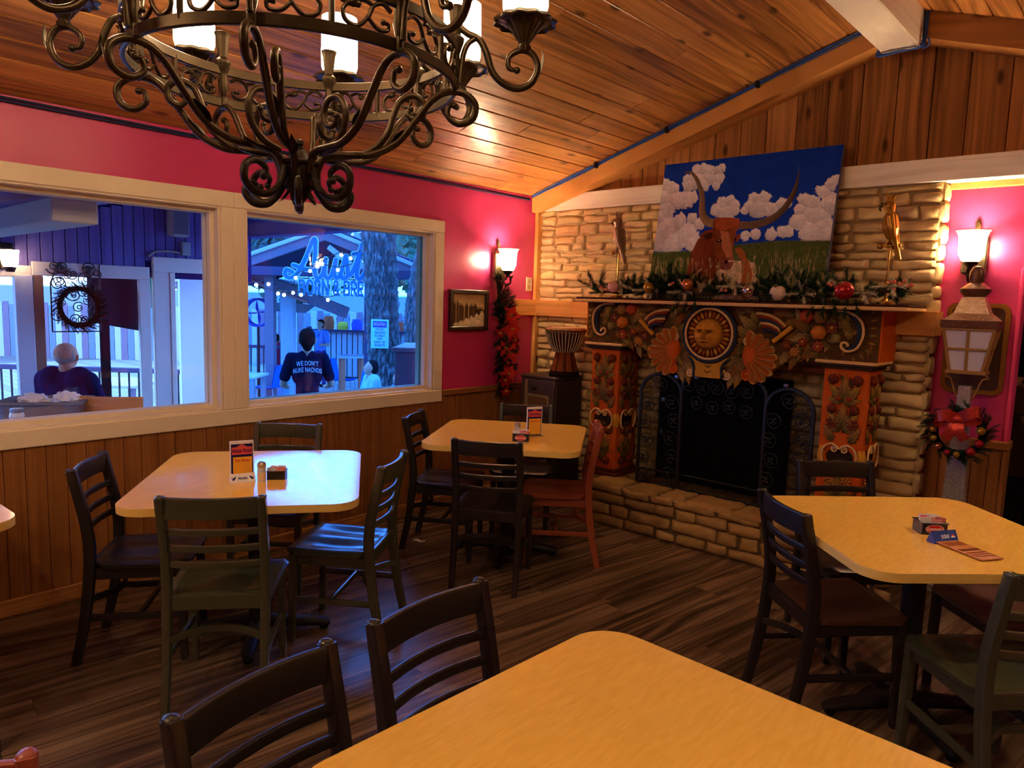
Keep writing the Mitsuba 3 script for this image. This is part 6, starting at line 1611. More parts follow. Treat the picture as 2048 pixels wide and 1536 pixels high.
# ---------------------------------------------------------------- people
def person_seated_back(t, face, p, shirt, skin, hair, bald=True):
    """Seen from behind, seated; local +y is the way he looks, p the seat point on the floor."""
    R = lambda q: tuple(np.array(p) + np.array([q[0] * math.cos(face) - q[1] * math.sin(face), q[0] * math.sin(face) + q[1] * math.cos(face), q[2]]))
    B = lambda *bs: hull_body([(R(a), r, R(b), s) for a, r, b, s in bs], 0.022, 10)
    body = t.add('body', B(((0, 0, 0.50), 0.15, (0, -0.02, 0.72), 0.15), ((-0.07, -0.02, 0.72), 0.13, (-0.11, -0.01, 0.86), 0.10), ((0.07, -0.02, 0.72), 0.13, (0.11, -0.01, 0.86), 0.10), ((-0.17, -0.01, 0.86), 0.07, (0.17, -0.01, 0.86), 0.07),
        ((-0.19, 0, 0.85), 0.065, (-0.25, 0.08, 0.60), 0.05), ((-0.25, 0.08, 0.60), 0.048, (-0.14, 0.30, 0.62), 0.036), ((0.19, 0, 0.85), 0.065, (0.25, 0.08, 0.60), 0.05), ((0.25, 0.08, 0.60), 0.048, (0.14, 0.30, 0.62), 0.036),
        ((-0.09, 0.05, 0.48), 0.09, (-0.11, 0.45, 0.48), 0.065), ((0.09, 0.05, 0.48), 0.09, (0.11, 0.45, 0.48), 0.065), ((-0.11, 0.45, 0.47), 0.06, (-0.11, 0.42, 0.06), 0.045), ((0.11, 0.45, 0.47), 0.06, (0.11, 0.42, 0.06), 0.045), ((-0.11, 0.42, 0.05), 0.045, (-0.11, 0.56, 0.04), 0.04), ((0.11, 0.42, 0.05), 0.045, (0.11, 0.56, 0.04), 0.04)), shirt, True)
    hd = B(((0, 0.0, 0.86), 0.058, (0, 0.01, 0.96), 0.058), ((0, 0.0, 1.06), 0.088, (0, 0.03, 1.03), 0.080), ((0, 0.06, 0.99), 0.052, (0, 0.05, 1.02), 0.06), ((0, 0.11, 1.025), 0.014, (0, 0.10, 1.055), 0.012), ((-0.082, 0.02, 1.01), 0.010, (-0.086, 0.015, 1.04), 0.013), ((0.082, 0.02, 1.01), 0.010, (0.086, 0.015, 1.04), 0.013))
    t.add('head', hd, skin, True)
    if bald:
        t.add('hair', B(((-0.058, -0.012, 1.03), 0.030, (0, -0.052, 1.01), 0.038), ((0.058, -0.012, 1.03), 0.030, (0, -0.052, 1.01), 0.038), ((-0.05, -0.02, 1.06), 0.034, (0, -0.05, 1.06), 0.038), ((0.05, -0.02, 1.06), 0.034, (0, -0.05, 1.06), 0.038)), hair, True, parent='head')
    else:
        t.add('hair', B(((0, -0.02, 1.07), 0.092, (0, -0.03, 1.02), 0.085)), hair, True)
    t.add('collar', B(((-0.06, -0.03, 0.91), 0.018, (0.06, -0.03, 0.91), 0.018), ((-0.06, -0.03, 0.91), 0.018, (-0.05, 0.05, 0.90), 0.018), ((0.06, -0.03, 0.91), 0.018, (0.05, 0.05, 0.90), 0.018)), shirt, True)
    return body


mat('skin', L(206, 150, 122), 0.5); mat('hairgrey', L(150, 140, 136), 0.7); mat('hairdark', L(34, 28, 28), 0.6); mat('navyshirt', L(24, 32, 66), 0.7); mat('blackshirt', L(22, 26, 46), 0.7); mat('redshirt', L(176, 34, 56), 0.7); mat('jeans', L(44, 58, 110), 0.7)
t = Thing(); person_seated_back(t, math.radians(42), (-6.54, 1.88, 0.0), 'navyshirt', 'skin', 'hairgrey'); t.place('person', 'balding person in a navy sweater seated with back turned, beyond the large window', 'person')


def standing(t, p, face, h, shirt, trousers, skin, hair, arms):
    k = h / 1.75; R = lambda q: tuple(np.array(p) + k * np.array([q[0] * math.cos(face) - q[1] * math.sin(face), q[0] * math.sin(face) + q[1] * math.cos(face), q[2]]))
    B = lambda bs, e=0.022: hull_body([(R(a), r * k, R(b), s * k) for a, r, b, s in bs], e, 10)
    bones = [((0, 0, 0.95), 0.13, (0, 0, 1.18), 0.125), ((-0.06, 0, 1.2), 0.115, (-0.10, 0, 1.36), 0.085), ((0.06, 0, 1.2), 0.115, (0.10, 0, 1.36), 0.085), ((-0.165, 0, 1.41), 0.058, (0.165, 0, 1.41), 0.058), ((-0.05, 0, 1.44), 0.05, (0.05, 0, 1.44), 0.05)]
    body = t.add('shirt', B(bones + [((s * 0.18, 0, 1.41), 0.062, (s * 0.245, 0.02, 1.19), 0.064) for s in (-1, 1)]), shirt, True)
    t.add('trousers', B([((0, 0, 0.98), 0.125, (0, 0, 0.90), 0.13)] + [b for s in (-1, 1) for b in (((s * 0.085, 0, 0.88), 0.085, (s * 0.095, 0.02, 0.48), 0.06), ((s * 0.095, 0.02, 0.48), 0.06, (s * 0.095, -0.02, 0.08), 0.048))]), trousers, True)
    for s in (-1, 1):
        t.add('shoe', B([((s * 0.095, -0.04, 0.045), 0.043, (s * 0.10, 0.13, 0.035), 0.035)]), flat(30, 30, 36, 0.6), True)
        w = arms[0 if s < 0 else 1]
        e = (s * 0.265, 0.03, 1.10)
        t.add('forearm', B([((s * 0.245, 0.015, 1.20), 0.043, e, 0.04), (e, 0.038, w, 0.027), (w, 0.027, tuple(np.array(w) + [0, 0.03, 0.0]), 0.03)] + [((w[0] + 0.012 * (f - 1.5), w[1] + 0.04, w[2]), 0.010, (w[0] + 0.012 * (f - 1.5), w[1] + 0.085 - 0.008 * abs(f - 1.5), w[2] - 0.015), 0.008) for f in range(4)] + [((w[0] - s * 0.02, w[1] + 0.02, w[2]), 0.011, (w[0] - s * 0.035, w[1] + 0.055, w[2] + 0.01), 0.009)], 0.012), skin, True)
    hd = t.add('head', B([((0, 0, 1.43), 0.052, (0, 0.01, 1.53), 0.052), ((0, 0.0, 1.64), 0.086, (0, 0.025, 1.61), 0.078), ((0, 0.05, 1.55), 0.045, (0, 0.04, 1.59), 0.06), ((0, 0.10, 1.60), 0.013, (0, 0.092, 1.63), 0.011)] + [((s * 0.086, 0.01, 1.58), 0.012, (s * 0.09, 0.005, 1.62), 0.015) for s in (-1, 1)], 0.014), skin, True)
    t.add('hair', B([((0, -0.018, 1.66), 0.092, (0, -0.03, 1.60), 0.086), ((0, -0.035, 1.60), 0.075, (0, -0.035, 1.54), 0.055)]), hair, True, parent=hd)
    return R, k


def back_text(t, R, face, k, lines, cols, width, z0, p):
    for s, z, w in lines:
        m = letters(s, 0.050, 0, 0, 0, wmax=w, depth=0.003); v = m[0]; v[:, 2] += z - 0.9 * v[:, 0] ** 2
        y = -0.128 + 0.9 * v[:, 0] ** 2
        yy = y - 0.008 + v[:, 1]
        q = np.stack([v[:, 0], yy, v[:, 2]], 1) * k
        t.add('lettering', (np.c_[p[0] + q[:, 0] * math.cos(face) - q[:, 1] * math.sin(face), p[1] + q[:, 0] * math.sin(face) + q[:, 1] * math.cos(face), p[2] + q[:, 2]], m[1]), cols, False, parent='shirt')


WT = flat(206, 216, 226, 0.6)
fa = math.radians(59); pp = (-7.42, 4.64, DZ); t = Thing()
R, k = standing(t, pp, fa, 1.80, 'blackshirt', 'jeans', 'skin', 'hairdark', [(-0.22, 0.20, 1.05), (0.22, 0.20, 1.05)])
back_text(t, R, fa, k, [("WE DON'T", 1.335, 0.24), ('NUKE NACHOS', 1.262, 0.31)], WT, 0.24, 1.3, pp)
t.place('person', 'person in dark T-shirt with white back print standing outside, back to the small window', 'person')
# ---------------------------------------------------------------- the patio beyond the small window; local frame turned by 42 degrees: x to the right, y away
def pm(m): return mv(m, rz=42)
def PP(u, v, z=0.0):
    c, s = math.cos(math.radians(42)), math.sin(math.radians(42)); return (u * c - v * s, u * s + v * c, z)
mat('timber', L(134, 110, 118), 0.7); mat('timberdark', L(84, 74, 96), 0.7); mat('timberpale', L(190, 186, 190), 0.7); mat('signblue', L(52, 110, 150), 0.6); mat('signpale', L(170, 206, 214), 0.6)
mat('blueplastic', L(40, 110, 200), 0.4); mat('galv', L(150, 156, 164), 0.4, 0.6)
def beam(a, b, w, h, ref=(0, 0, 1)): return pm(sweep([a, b], rrect(w, h, 0.01, 1), ref))
# pavilion with open gable
t = Thing(); gv = 13.2
for s in (-1, 1): t.add('rafter', beam((-3.45, gv, 2.66), (-3.45 + s * 2.7, gv, 1.66), 0.10, 0.20), 'timber', False)
t.add('rafter_edge', beam((-3.45, gv - 0.08, 2.76), (-6.15, gv - 0.08, 1.76), 0.05, 0.07), 'timberpale', False)
t.add('rafter_edge', beam((-3.45, gv - 0.08, 2.76), (-0.75, gv - 0.08, 1.76), 0.05, 0.07), 'timberpale', False)
t.add('tie_beam', beam((-5.0, gv, 1.98), (-1.9, gv, 1.98), 0.12, 0.16), 'timberdark', False)
t.add('king_post', beam((-2.88, gv + 0.1, 2.0), (-2.88, gv + 0.1, 2.72), 0.14, 0.14, (0, 1, 0)), 'timberpale', False)
for u in (-3.4, -2.35): t.add('brace', beam((u, gv + 0.05, 2.45), (-2.88, gv + 0.05, 2.05), 0.08, 0.10), 'timberpale', False)
for u in (-4.55, -2.70, -6.0): t.add('post', beam((u, gv + 0.3, DZ), (u, gv + 0.3, 2.0), 0.17, 0.17, (0, 1, 0)), 'timber' if u < -3 else 'timberdark', False)
for s in (-1, 1):
    q = pm(sweep([(-3.45, gv + 2.2, 2.80), (-3.45 + s * 2.8, gv + 2.2, 1.76)], np.array([[-2.2, -0.02], [2.2, -0.02], [2.2, 0.03], [-2.2, 0.03]]), (0, 0, 1))); t.add('roof_slope', q, 'timberdark', False)
t.place('pavilion', 'open timber pavilion gable behind the hanging sign on the patio', 'pavilion')
# lower roof with its eave beam running down to the right
t = Thing()
t.add('eave_beam', beam((-5.6, 14.1, 2.10), (-3.25, 14.1, 1.24), 0.10, 0.22), 'timber', False)
t.add('red_edge', beam((-5.2, 14.02, 1.86), (-4.0, 14.02, 1.42), 0.03, 0.05), flat(206, 120, 110, 0.6), False)
v, f = grid(lambda u, w: np.c_[-6.6 + 3.6 * u, 16.4 + 2.2 * w, 1.80 + 0.02 * np.sin(u * 190) + 0.22 * w], 200, 3); t.add('corrugated_sheet', pm((v, f)), 'galv', True)
for u in (-4.53, -5.6): t.add('post', beam((u, 14.5, DZ), (u, 14.5, 1.7), 0.26, 0.2, (0, 1, 0)), 'timberpale', False)
t.place('lower_roof', 'low corrugated roof on pale posts behind the pavilion', 'roof')
# hanging letter sign
t = Thing(); sv = 12.7
def stroke(pts, w): return LineString(bez(*pts, n=8)).buffer(w, cap_style=1)
sx = lambda x: -3.98 + x; sz = lambda z: 1.86 + z
word = [[(0.10, 0.10), (0.0, 0.14), (-0.02, 0.04), (0.08, 0.0), (0.20, 0.10), (0.34, 0.36), (0.45, 0.64), (0.50, 0.66), (0.50, 0.45), (0.49, 0.20), (0.51, 0.03), (0.58, 0.02), (0.64, 0.12), (0.68, 0.34)], [(0.12, 0.22), (0.25, 0.18), (0.40, 0.15), (0.54, 0.22)],
        [(0.68, 0.34), (0.66, 0.10), (0.70, 0.02), (0.78, 0.06), (0.86, 0.34)], [(0.86, 0.34), (0.83, 0.10), (0.87, 0.02), (0.94, 0.10), (1.03, 0.40)], [(1.03, 0.40), (1.06, 0.20), (1.06, 0.06), (0.98, 0.02), (0.94, 0.08)],
        [(1.06, 0.06), (1.14, 0.12), (1.24, 0.36), (1.31, 0.60)], [(1.31, 0.60), (1.24, 0.25), (1.22, 0.06), (1.28, 0.02), (1.36, 0.12), (1.42, 0.32)], [(1.16, 0.44), (1.40, 0.46)],
        [(1.42, 0.32), (1.39, 0.08), (1.44, 0.02), (1.52, 0.20), (1.56, 0.32)], [(1.56, 0.32), (1.53, 0.02)], [(1.53, 0.02), (1.60, 0.26), (1.67, 0.30), (1.69, 0.20), (1.66, 0.04), (1.74, 0.04)]]
sh_ = lambda w: unary_union([stroke([(sx(a), sz(b)) for a, b in q], w) for q in word])
def up(poly, y, th):
    v, f = extrude(poly, th); return pm((np.c_[v[:, 0], y - v[:, 2], v[:, 1]], f))
t.add('script_word', up(sh_(0.046), sv, 0.05), 'signpale', False); t.add('script_face', up(sh_(0.031), sv - 0.05, 0.012), 'signblue', False)
def block(s, h, u, z, y, th, fat):
    m = meshkit.text_mesh(s, h, th, True); v = np.asarray(m.vertices).copy(); v[:, 0] *= 0.56; v[:, 0] += u; v[:, 1] += z
    return pm((np.c_[v[:, 0], y - v[:, 2], v[:, 1]], m.faces))
t.add('block_word', block('BORN & BRED', 0.285, -3.80, 1.565, sv, 0.04, 1), 'signpale', False)
t.add('block_face', (lambda m: m)(block('BORN & BRED', 0.255, -3.785, 1.578, sv - 0.042, 0.012, 0)), 'signblue', False)
for u in (-3.6, -2.6): t.add('hanging_wire', pm(tube([(u, sv - 0.02, 1.8), (u, sv - 0.02, 2.5)], 0.008, 5)), 'blackiron', True)
t.add('rail', pm(cbox(-3.85, -2.2, sv - 0.01, sv + 0.02, 1.845, 1.87, 0.004)), 'timberdark', False)
t.place('letter_sign', 'turquoise hanging letter sign with script word over BORN & BRED, cut by the trunk', 'sign')
# tree trunks
mat('bark', VC, 0.9)
def trunk(axis, rad, seed, label):
    a = bez(*axis, n=36); n = len(a); R_ = np.interp(np.linspace(0, 1, n), np.linspace(0, 1, len(rad)), rad); k = 88
    th = np.linspace(0, 2 * PI, k + 1)[:-1]
    A, Z = np.meshgrid(th, np.arange(n), indexing='xy')
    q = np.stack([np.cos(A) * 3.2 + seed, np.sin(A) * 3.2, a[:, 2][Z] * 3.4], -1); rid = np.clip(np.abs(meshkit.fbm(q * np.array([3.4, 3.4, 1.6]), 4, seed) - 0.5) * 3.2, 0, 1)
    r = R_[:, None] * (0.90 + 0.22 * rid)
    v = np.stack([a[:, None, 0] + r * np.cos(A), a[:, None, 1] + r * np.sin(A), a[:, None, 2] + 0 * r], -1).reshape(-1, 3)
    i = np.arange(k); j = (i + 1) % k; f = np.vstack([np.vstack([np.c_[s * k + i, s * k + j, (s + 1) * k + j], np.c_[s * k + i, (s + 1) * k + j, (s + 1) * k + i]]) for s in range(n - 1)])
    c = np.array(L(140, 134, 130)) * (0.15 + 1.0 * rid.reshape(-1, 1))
    tt = Thing(); tt.add('bark', pm((v, f)), 'bark', True, color=np.clip(c, 0, 1)); tt.place('big_tree', label, 'tree')
trunk([(-2.05, 12.0, DZ - 0.1), (-2.10, 12.0, 0.0), (-2.18, 12.05, 1.0), (-2.24, 12.1, 2.0), (-2.34, 12.2, 3.2), (-2.40, 12.3, 4.6)], [0.36, 0.30, 0.27, 0.27, 0.30, 0.34], 3, 'large rough barked tree trunk outside the small window, a notice nailed to it')
trunk([(-1.40, 11.5, DZ - 0.1), (-1.46, 11.5, 0.4), (-1.52, 11.5, 1.2), (-1.40, 11.6, 2.2), (-1.0, 11.8, 3.6)], [0.25, 0.23, 0.22, 0.22, 0.22], 9, 'leaning second trunk at the right side of the small window')
# notice on the trunk
t = Thing(); nx, ny, nz = -2.17, 11.70, 0.98
def nb(m): return pm(mv(m, (nx, ny, nz)))
t.add('board', nb(cbox(-0.145, 0.145, -0.008, 0.008, -0.235, 0.235, 0.003)), flat(150, 216, 220, 0.5), False)
t.add('logo', nb(plate(0.22, 0.10, 0, 0.155, -0.008, 0.003)), flat(60, 66, 140, 0.5), False)
t.add('lettering', nb(letters('MESA ROSA', 0.05, 0, 0.135, -0.0115, wmax=0.19, depth=0.002)), flat(226, 190, 206, 0.5), False)
for k, s in enumerate(('PATIO', 'SEATING', 'IS ONLY', 'FOR', 'DINE-IN', 'GUESTS')): t.add('lettering', nb(letters(s, 0.034, 0, 0.058 - 0.052 * k, -0.0085, wmax={'FOR': 0.08, 'PATIO': 0.13}.get(s, 0.17), depth=0.002)), flat(40, 50, 110, 0.5), False)
t.place('patio_notice', 'light blue notice about dine-in patio seating nailed to the big trunk', 'sign')
t = Thing(); t.add('board', pm(cbox(-5.06, -4.80, 15.6, 15.62, 1.32, 1.50, 0.003)), flat(150, 206, 210, 0.5), False); t.add('print', pm(cbox(-5.02, -4.84, 15.59, 15.6, 1.38, 1.46, 0.002)), flat(60, 80, 130, 0.5), False)
t.place('far_sign', 'small pale sign above the awning under the string lights', 'sign')
# string lights
t = Thing()
S1 = [(-4.9, 12.2, 1.72), (-4.31, 12.09, 1.71), (-4.11, 12.1, 1.73), (-3.84, 12.07, 1.56), (-3.56, 12.08, 1.57), (-3.11, 12.07, 1.50), (-2.8, 12.1, 1.62)]
S2 = [(-4.2, 12.1, 1.62), (-3.95, 12.1, 1.58), (-3.7, 12.1, 1.60), (-3.66, 12.12, 1.85), (-3.42, 12.12, 1.97), (-3.22, 12.14, 2.09), (-2.91, 12.16, 2.25), (-2.75, 12.15, 2.20), (-2.4, 12.15, 2.4)]
S3 = [(-3.42, 12.12, 1.97), (-3.30, 12.1, 2.05), (-2.96, 12.13, 2.00), (-2.7, 12.1, 2.06)]
for S in (S1, S2, S3):
    t.add('wire', pm(tube(bez(*[(a, b, c + 0.05) for a, b, c in S], n=4), 0.006, 4)), 'blackiron', True)
    for a, b, c in S[1:-1]: t.light('bulb', pm(ball((a, b, c), 0.032, 1)), (3.0, 2.3, 1.5), weight=0.02)
t.place('string_lights', 'strings of lit round bulbs swagged across the patio outside the small window', 'string lights')
# furniture
def shell_chair():
    t = Thing(); m = 'blueplastic'
    def sh(u, v):
        x = (u * 2 - 1) * 0.23 * (1 - 0.12 * np.clip(v - 0.6, 0, 1)); s = v
        y = np.where(s < 0.5, 0.22 - 0.42 * s / 0.5, -0.20 - 0.08 * (s - 0.5) / 0.5); z = np.where(s < 0.5, 0.45 - 0.015 * np.sin(PI * s / 0.5), 0.45 + 0.42 * (s - 0.5) / 0.5)
        return np.c_[x, y - 0.04 * np.abs(u * 2 - 1) ** 2 * (s > 0.5) * -1, z - 0.03 * (np.abs(u * 2 - 1) > 0.95) * (s > 0.9)]
    A, f = grid(sh, 9, 17); t.add('shell', cat((A, f), (A - [0, 0.012, 0.012], f[:, ::-1])), m, True)
    for s in (-1, 1):
        for y in (-1, 1): t.add('leg', tube([(s * 0.19, y * 0.16, 0.44), (s * 0.22, y * 0.22, 0.0)], 0.012, 6), 'galv', True)
    return t
BC = shell_chair()
for (u, v, a, lab) in ((-4.55, 13.4, 42 + 80, 'blue plastic patio chair beside the white bin, at the left of the small window'), (-3.50, 14.95, 42 - 90, 'blue patio chair on the far side of the orange legged table'), (-2.70, 12.95, 42 + 150, 'blue patio chair in front of the dark post left of the trunk'), (-2.02, 12.6, 42 + 100, 'blue patio chair right of the big trunk'), (-4.75, 15.0, 42 + 170, 'blue patio chair behind the railing at the far left')):
    BC.place('patio_chair', lab, 'chair', PP(u, v, DZ), a)
def patio_table(top, leg, w=0.8, h=0.75):
    t = Thing(); t.add('tabletop', cbox(-w / 2, w / 2, -w / 2, w / 2, h - 0.04, h, 0.006), top, False)
    for sx_ in (-1, 1):
        for sy_ in (-1, 1): t.add('leg', cbox(sx_ * (w / 2 - 0.08) - 0.04, sx_ * (w / 2 - 0.08) + 0.04, sy_ * (w / 2 - 0.08) - 0.04, sy_ * (w / 2 - 0.08) + 0.04, 0, h - 0.04, 0.004), leg, False)
    return t
patio_table('timberpale', flat(226, 120, 90, 0.6), 0.55, 0.98).place('patio_table', 'patio table with pale top and orange legs beyond the person in dark shirt', 'table', PP(-3.25, 14.5, DZ), 42 + 20)
patio_table(flat(196, 200, 206, 0.5), 'galv', 0.7, 0.75).place('patio_table', 'grey patio table at the lower left corner of the small window', 'table', PP(-4.75, 12.6, DZ), 42)
patio_table(flat(196, 190, 180, 0.5), 'timber', 1.0, 0.78).place('patio_table', 'long pale patio table seen low through the large window', 'table', PP(-6.0, 10.9, DZ), 42)
t = Thing(); t.add('body', pm(cbox(-4.56, -4.27, 13.75, 14.05, DZ, 0.05, 0.015)), flat(150, 186, 216, 0.4), False); t.add('lid', pm(cbox(-4.58, -4.25, 13.73, 14.07, 0.05, 0.09, 0.012)), flat(90, 110, 150, 0.4), False); t.add('handle', pm(ball((-4.45, 13.74, -0.06), 0.05, 2, (1.3, 0.4, 0.8))), 'blackiron', True)
t.place('litter_bin', 'pale square litter bin left of the person in dark shirt', 'bin')
t = Thing(); t.add('box', pm(cbox(-1.02, -0.62, 6.2, 6.9, 0.2, 1.12, 0.01)), flat(150, 136, 146, 0.6), False); t.add('lid', pm(cbox(-1.04, -0.60, 6.18, 6.92, 1.12, 1.16, 0.006)), flat(176, 160, 160, 0.6), False)
for z in (0.5, 0.82): t.add('seam', pm(cbox(-1.025, -0.615, 6.195, 6.2, z, z + 0.012, 0.002)), flat(110, 100, 116, 0.6), False)
t.add('stand', pm(cbox(-0.98, -0.66, 6.25, 6.85, DZ, 0.2, 0.01)), flat(110, 104, 116, 0.6), False)
t.place('storage_box', 'tan storage box outside the right edge of the small window', 'box')
# big round fan
t = Thing()
fc = (-5.33, 15.05, 1.17); a = np.linspace(0, 2 * PI, 25)[:-1]
t.add('housing', pm(mv(lathe([(0.26, -0.12), (0.30, -0.1), (0.30, 0.1), (0.26, 0.12)], 24), fc, rx=90)), 'blueplastic', True)
for k in range(4): t.add('blade', pm(mv(mv(leaf(0.25, 0.16, 0.2, 5, 0.003), ry=90 * k), fc)), 'blueplastic', True)
t.add('stand', pm(tube([(fc[0], fc[1], fc[2] - 0.3), (fc[0], fc[1], DZ)], 0.03, 8)), 'blackiron', True)
t.place('patio_fan', 'big blue round fan at the left edge of the small window', 'fan')
t = Thing(); v, f = grid(lambda u, w: np.c_[-5.25 + 0.85 * u, 15.3 + 0.8 * w, 1.22 + 0.16 * w - 0.03 * u], 6, 4); t.add('canvas', pm((v, f)), flat(206, 206, 206, 0.8), True); t.add('front_bar', pm(tube([(-5.25, 15.3, 1.22), (-4.4, 15.3, 1.19)], 0.015, 6)), 'galv', True); t.add('post', pm(tube([(-4.5, 15.4, 1.2), (-4.5, 15.4, DZ)], 0.02, 6)), 'galv', True); t.add('post', pm(tube([(-5.2, 15.4, 1.2), (-5.2, 15.4, DZ)], 0.02, 6)), 'galv', True)
t.place('awning', 'small pale awning below the far sign on the patio', 'awning')
# railings
def railing(u0, u1, v, label, z1=0.70):
    t = Thing(); t.add('top_rail', pm(cbox(u0, u1, v - 0.05, v + 0.05, z1 - 0.06, z1, 0.006)), 'timberdark', False); t.add('bottom_rail', pm(cbox(u0, u1, v - 0.02, v + 0.02, DZ + 0.1, DZ + 0.14, 0.004)), 'blackiron', False)
    n = int((u1 - u0) / 0.13)
    for k in range(n + 1): u = u0 + (u1 - u0) * k / n; t.add('baluster', pm(cbox(u - 0.01, u + 0.01, v - 0.01, v + 0.01, DZ + 0.1, z1 - 0.05, 0.002)), 'blackiron', False)
    for u in (u0, u1): t.add('post', pm(cbox(u - 0.05, u + 0.05, v - 0.05, v + 0.05, DZ, z1 + 0.06, 0.005)), 'timberdark', False)
    t.place('railing', label, 'railing')
railing(-5.1, -1.6, 18.0, 'dark railing behind the patio tables, seen past the standing person', 0.72)
railing(-8.0, -4.0, 9.7, 'black railing close behind the porch, seen in the large window', 0.52)
railing(-6.8, -5.0, 15.6, 'short black railing at the far left of the small window', 0.45)
# bench boards beyond the porch railing
t = Thing()
for k in range(3): t.add('plank', pm(cbox(-7.6, -4.6, 10.0 + 0.18 * k, 10.15 + 0.18 * k, -0.12, -0.08, 0.005)), flat(150, 196, 230, 0.6), False)
for u in (-7.4, -6.1, -4.8): t.add('leg', pm(cbox(u - 0.04, u + 0.04, 10.02, 10.48, DZ, -0.12, 0.005)), 'timber', False)
t.place('bench', 'long pale slatted bench just outside the porch opening', 'bench')
# people far off
t = Thing(); fp = PP(-5.60, 17.0, DZ); person_seated_back(t, math.radians(20), (fp[0], fp[1], fp[2] + 0.08), 'redshirt', 'skin', 'hairdark', False); t.place('person', 'person in red T-shirt seated far back on the patio, left side', 'person')
t = Thing(); fp = PP(-4.58, 17.1, DZ); standing(t, fp, math.radians(200), 1.60, flat(90, 130, 190, 0.7), 'jeans', 'skin', 'hairdark', [(-0.20, 0.22, 1.1), (0.20, 0.22, 1.1)]); t.place('person', 'person far back on the patio just right of the head of the standing person', 'person')
t = Thing(); fp = PP(-2.12, 10.75, DZ + 0.1); person_seated_back(t, math.radians(160), (fp[0], fp[1], fp[2] - 0.02), flat(150, 186, 196, 0.7), 'skin', 'hairdark', False); t.place('person', 'person in pale blue seated at the foot of the big trunk', 'person')
t = Thing(); fp = PP(-1.66, 10.55, DZ + 0.08); person_seated_back(t, math.radians(100), (fp[0], fp[1], fp[2] - 0.12), flat(96, 140, 170, 0.7), 'skin', flat(170, 190, 190, 0.7), False); t.place('person', 'person in darker blue beside the trunk, nearest the storage box', 'person')
# colourful goods on the far counter
rg = np.random.default_rng(17)
t = Thing(); t.add('counter_top', pm(cbox(-5.2, -1.5, 19.2, 19.8, 0.55, 0.62, 0.006)), 'timber', False); t.add('counter_front', pm(cbox(-5.2, -1.5, 19.3, 19.35, DZ, 0.55, 0.006)), 'timberpale', False); t.place('counter', 'long wooden counter at the far end of the patio', 'counter')
for k in range(9):
    u = -5.0 + 0.38 * k; cc = ((206, 90, 60), (230, 200, 70), (70, 90, 190), (200, 210, 220), (226, 120, 60))[k % 5]; h = rg.uniform(0.2, 0.42)
    m = lathe([(0.0, 0), (0.13, 0.0), (0.15, h * 0.6), (0.11, h), (0.0, h)], 14)
    single('patio_pot', pm(mv(m, (u, 19.5, 0.62))), flat(*cc, 0.6), ('orange', 'yellow', 'blue', 'pale grey', 'light orange')[k % 5] + ' pot on the far patio counter, number ' + ('one', 'two', 'three', 'four', 'five', 'six', 'seven', 'eight', 'nine')[k] + ' from the left', 'pot', group='pots on the far counter')
# fence and trees behind
t = Thing()
for k in range(136):
    u = -25.4 + 0.2 * k; t.add('fence_board', pm(cbox(u + 0.008, u + 0.192, 22.0, 22.03, DZ, 1.05 + 0.05 * math.sin(k * 2.1), 0.004)), ('timberpale', 'timber', flat(120, 130, 150, 0.7))[(k * 7) % 3], False)
for z in (-0.2, 0.8): t.add('fence_rail', pm(cbox(-25.4, 1.8, 22.03, 22.07, z, z + 0.08, 0.004)), 'timberdark', False)
t.place('board_fence', 'tall board fence closing off the far end of the patio', 'fence')
mat('leafgreen', L(96, 140, 110), 0.7); mat('leafgreen2', L(70, 110, 96), 0.7)
def tree(u, v, h, r, seed, label):
    rg = np.random.default_rng(seed); t = Thing(); n = 2600
    p = rg.normal(size=(n, 3)); p /= np.linalg.norm(p, axis=1, keepdims=True); p *= (rg.uniform(0.35, 1, (n, 1)) ** 0.5) * np.array([r, r, r * 0.75]) * (0.75 + 0.5 * meshkit.noise(p * 2.2 + seed)[:, None]); p += [u, v, h]
    d = rg.normal(size=(n, 3)) * 0.13; e = rg.normal(size=(n, 3)) * 0.09
    V = np.stack([p - d, p + e, p + d, p - e], 1).reshape(-1, 3); F = np.arange(n)[:, None] * 4 + np.array([[0, 1, 2]]); F = np.vstack([F, np.arange(n)[:, None] * 4 + np.array([[0, 2, 3]])])
    t.add('crown', pm((V, F)), 'leafgreen' if seed % 2 else 'leafgreen2', False); t.add('trunk', pm(tube([(u, v, DZ), (u, v, h)], 0.18, 8)), 'bark', True, color=np.tile(L(110, 100, 96), (10 * 0 + 18, 1)))
    t.place('tree', label, 'tree')
for k, (u, v, h, r, lab) in enumerate(((-12.4, 25, 3.2, 2.1, 'tree behind the fence at the far left'), (-7.8, 26, 2.8, 2.0, 'tree behind the fence above the low roof'), (-3.2, 27, 3.2, 2.2, 'tree behind the fence in line with the letter sign'), (1.6, 25, 3.2, 2.1, 'tree behind the fence at the far right'))): tree(u, v, h, r, k + 1, lab)
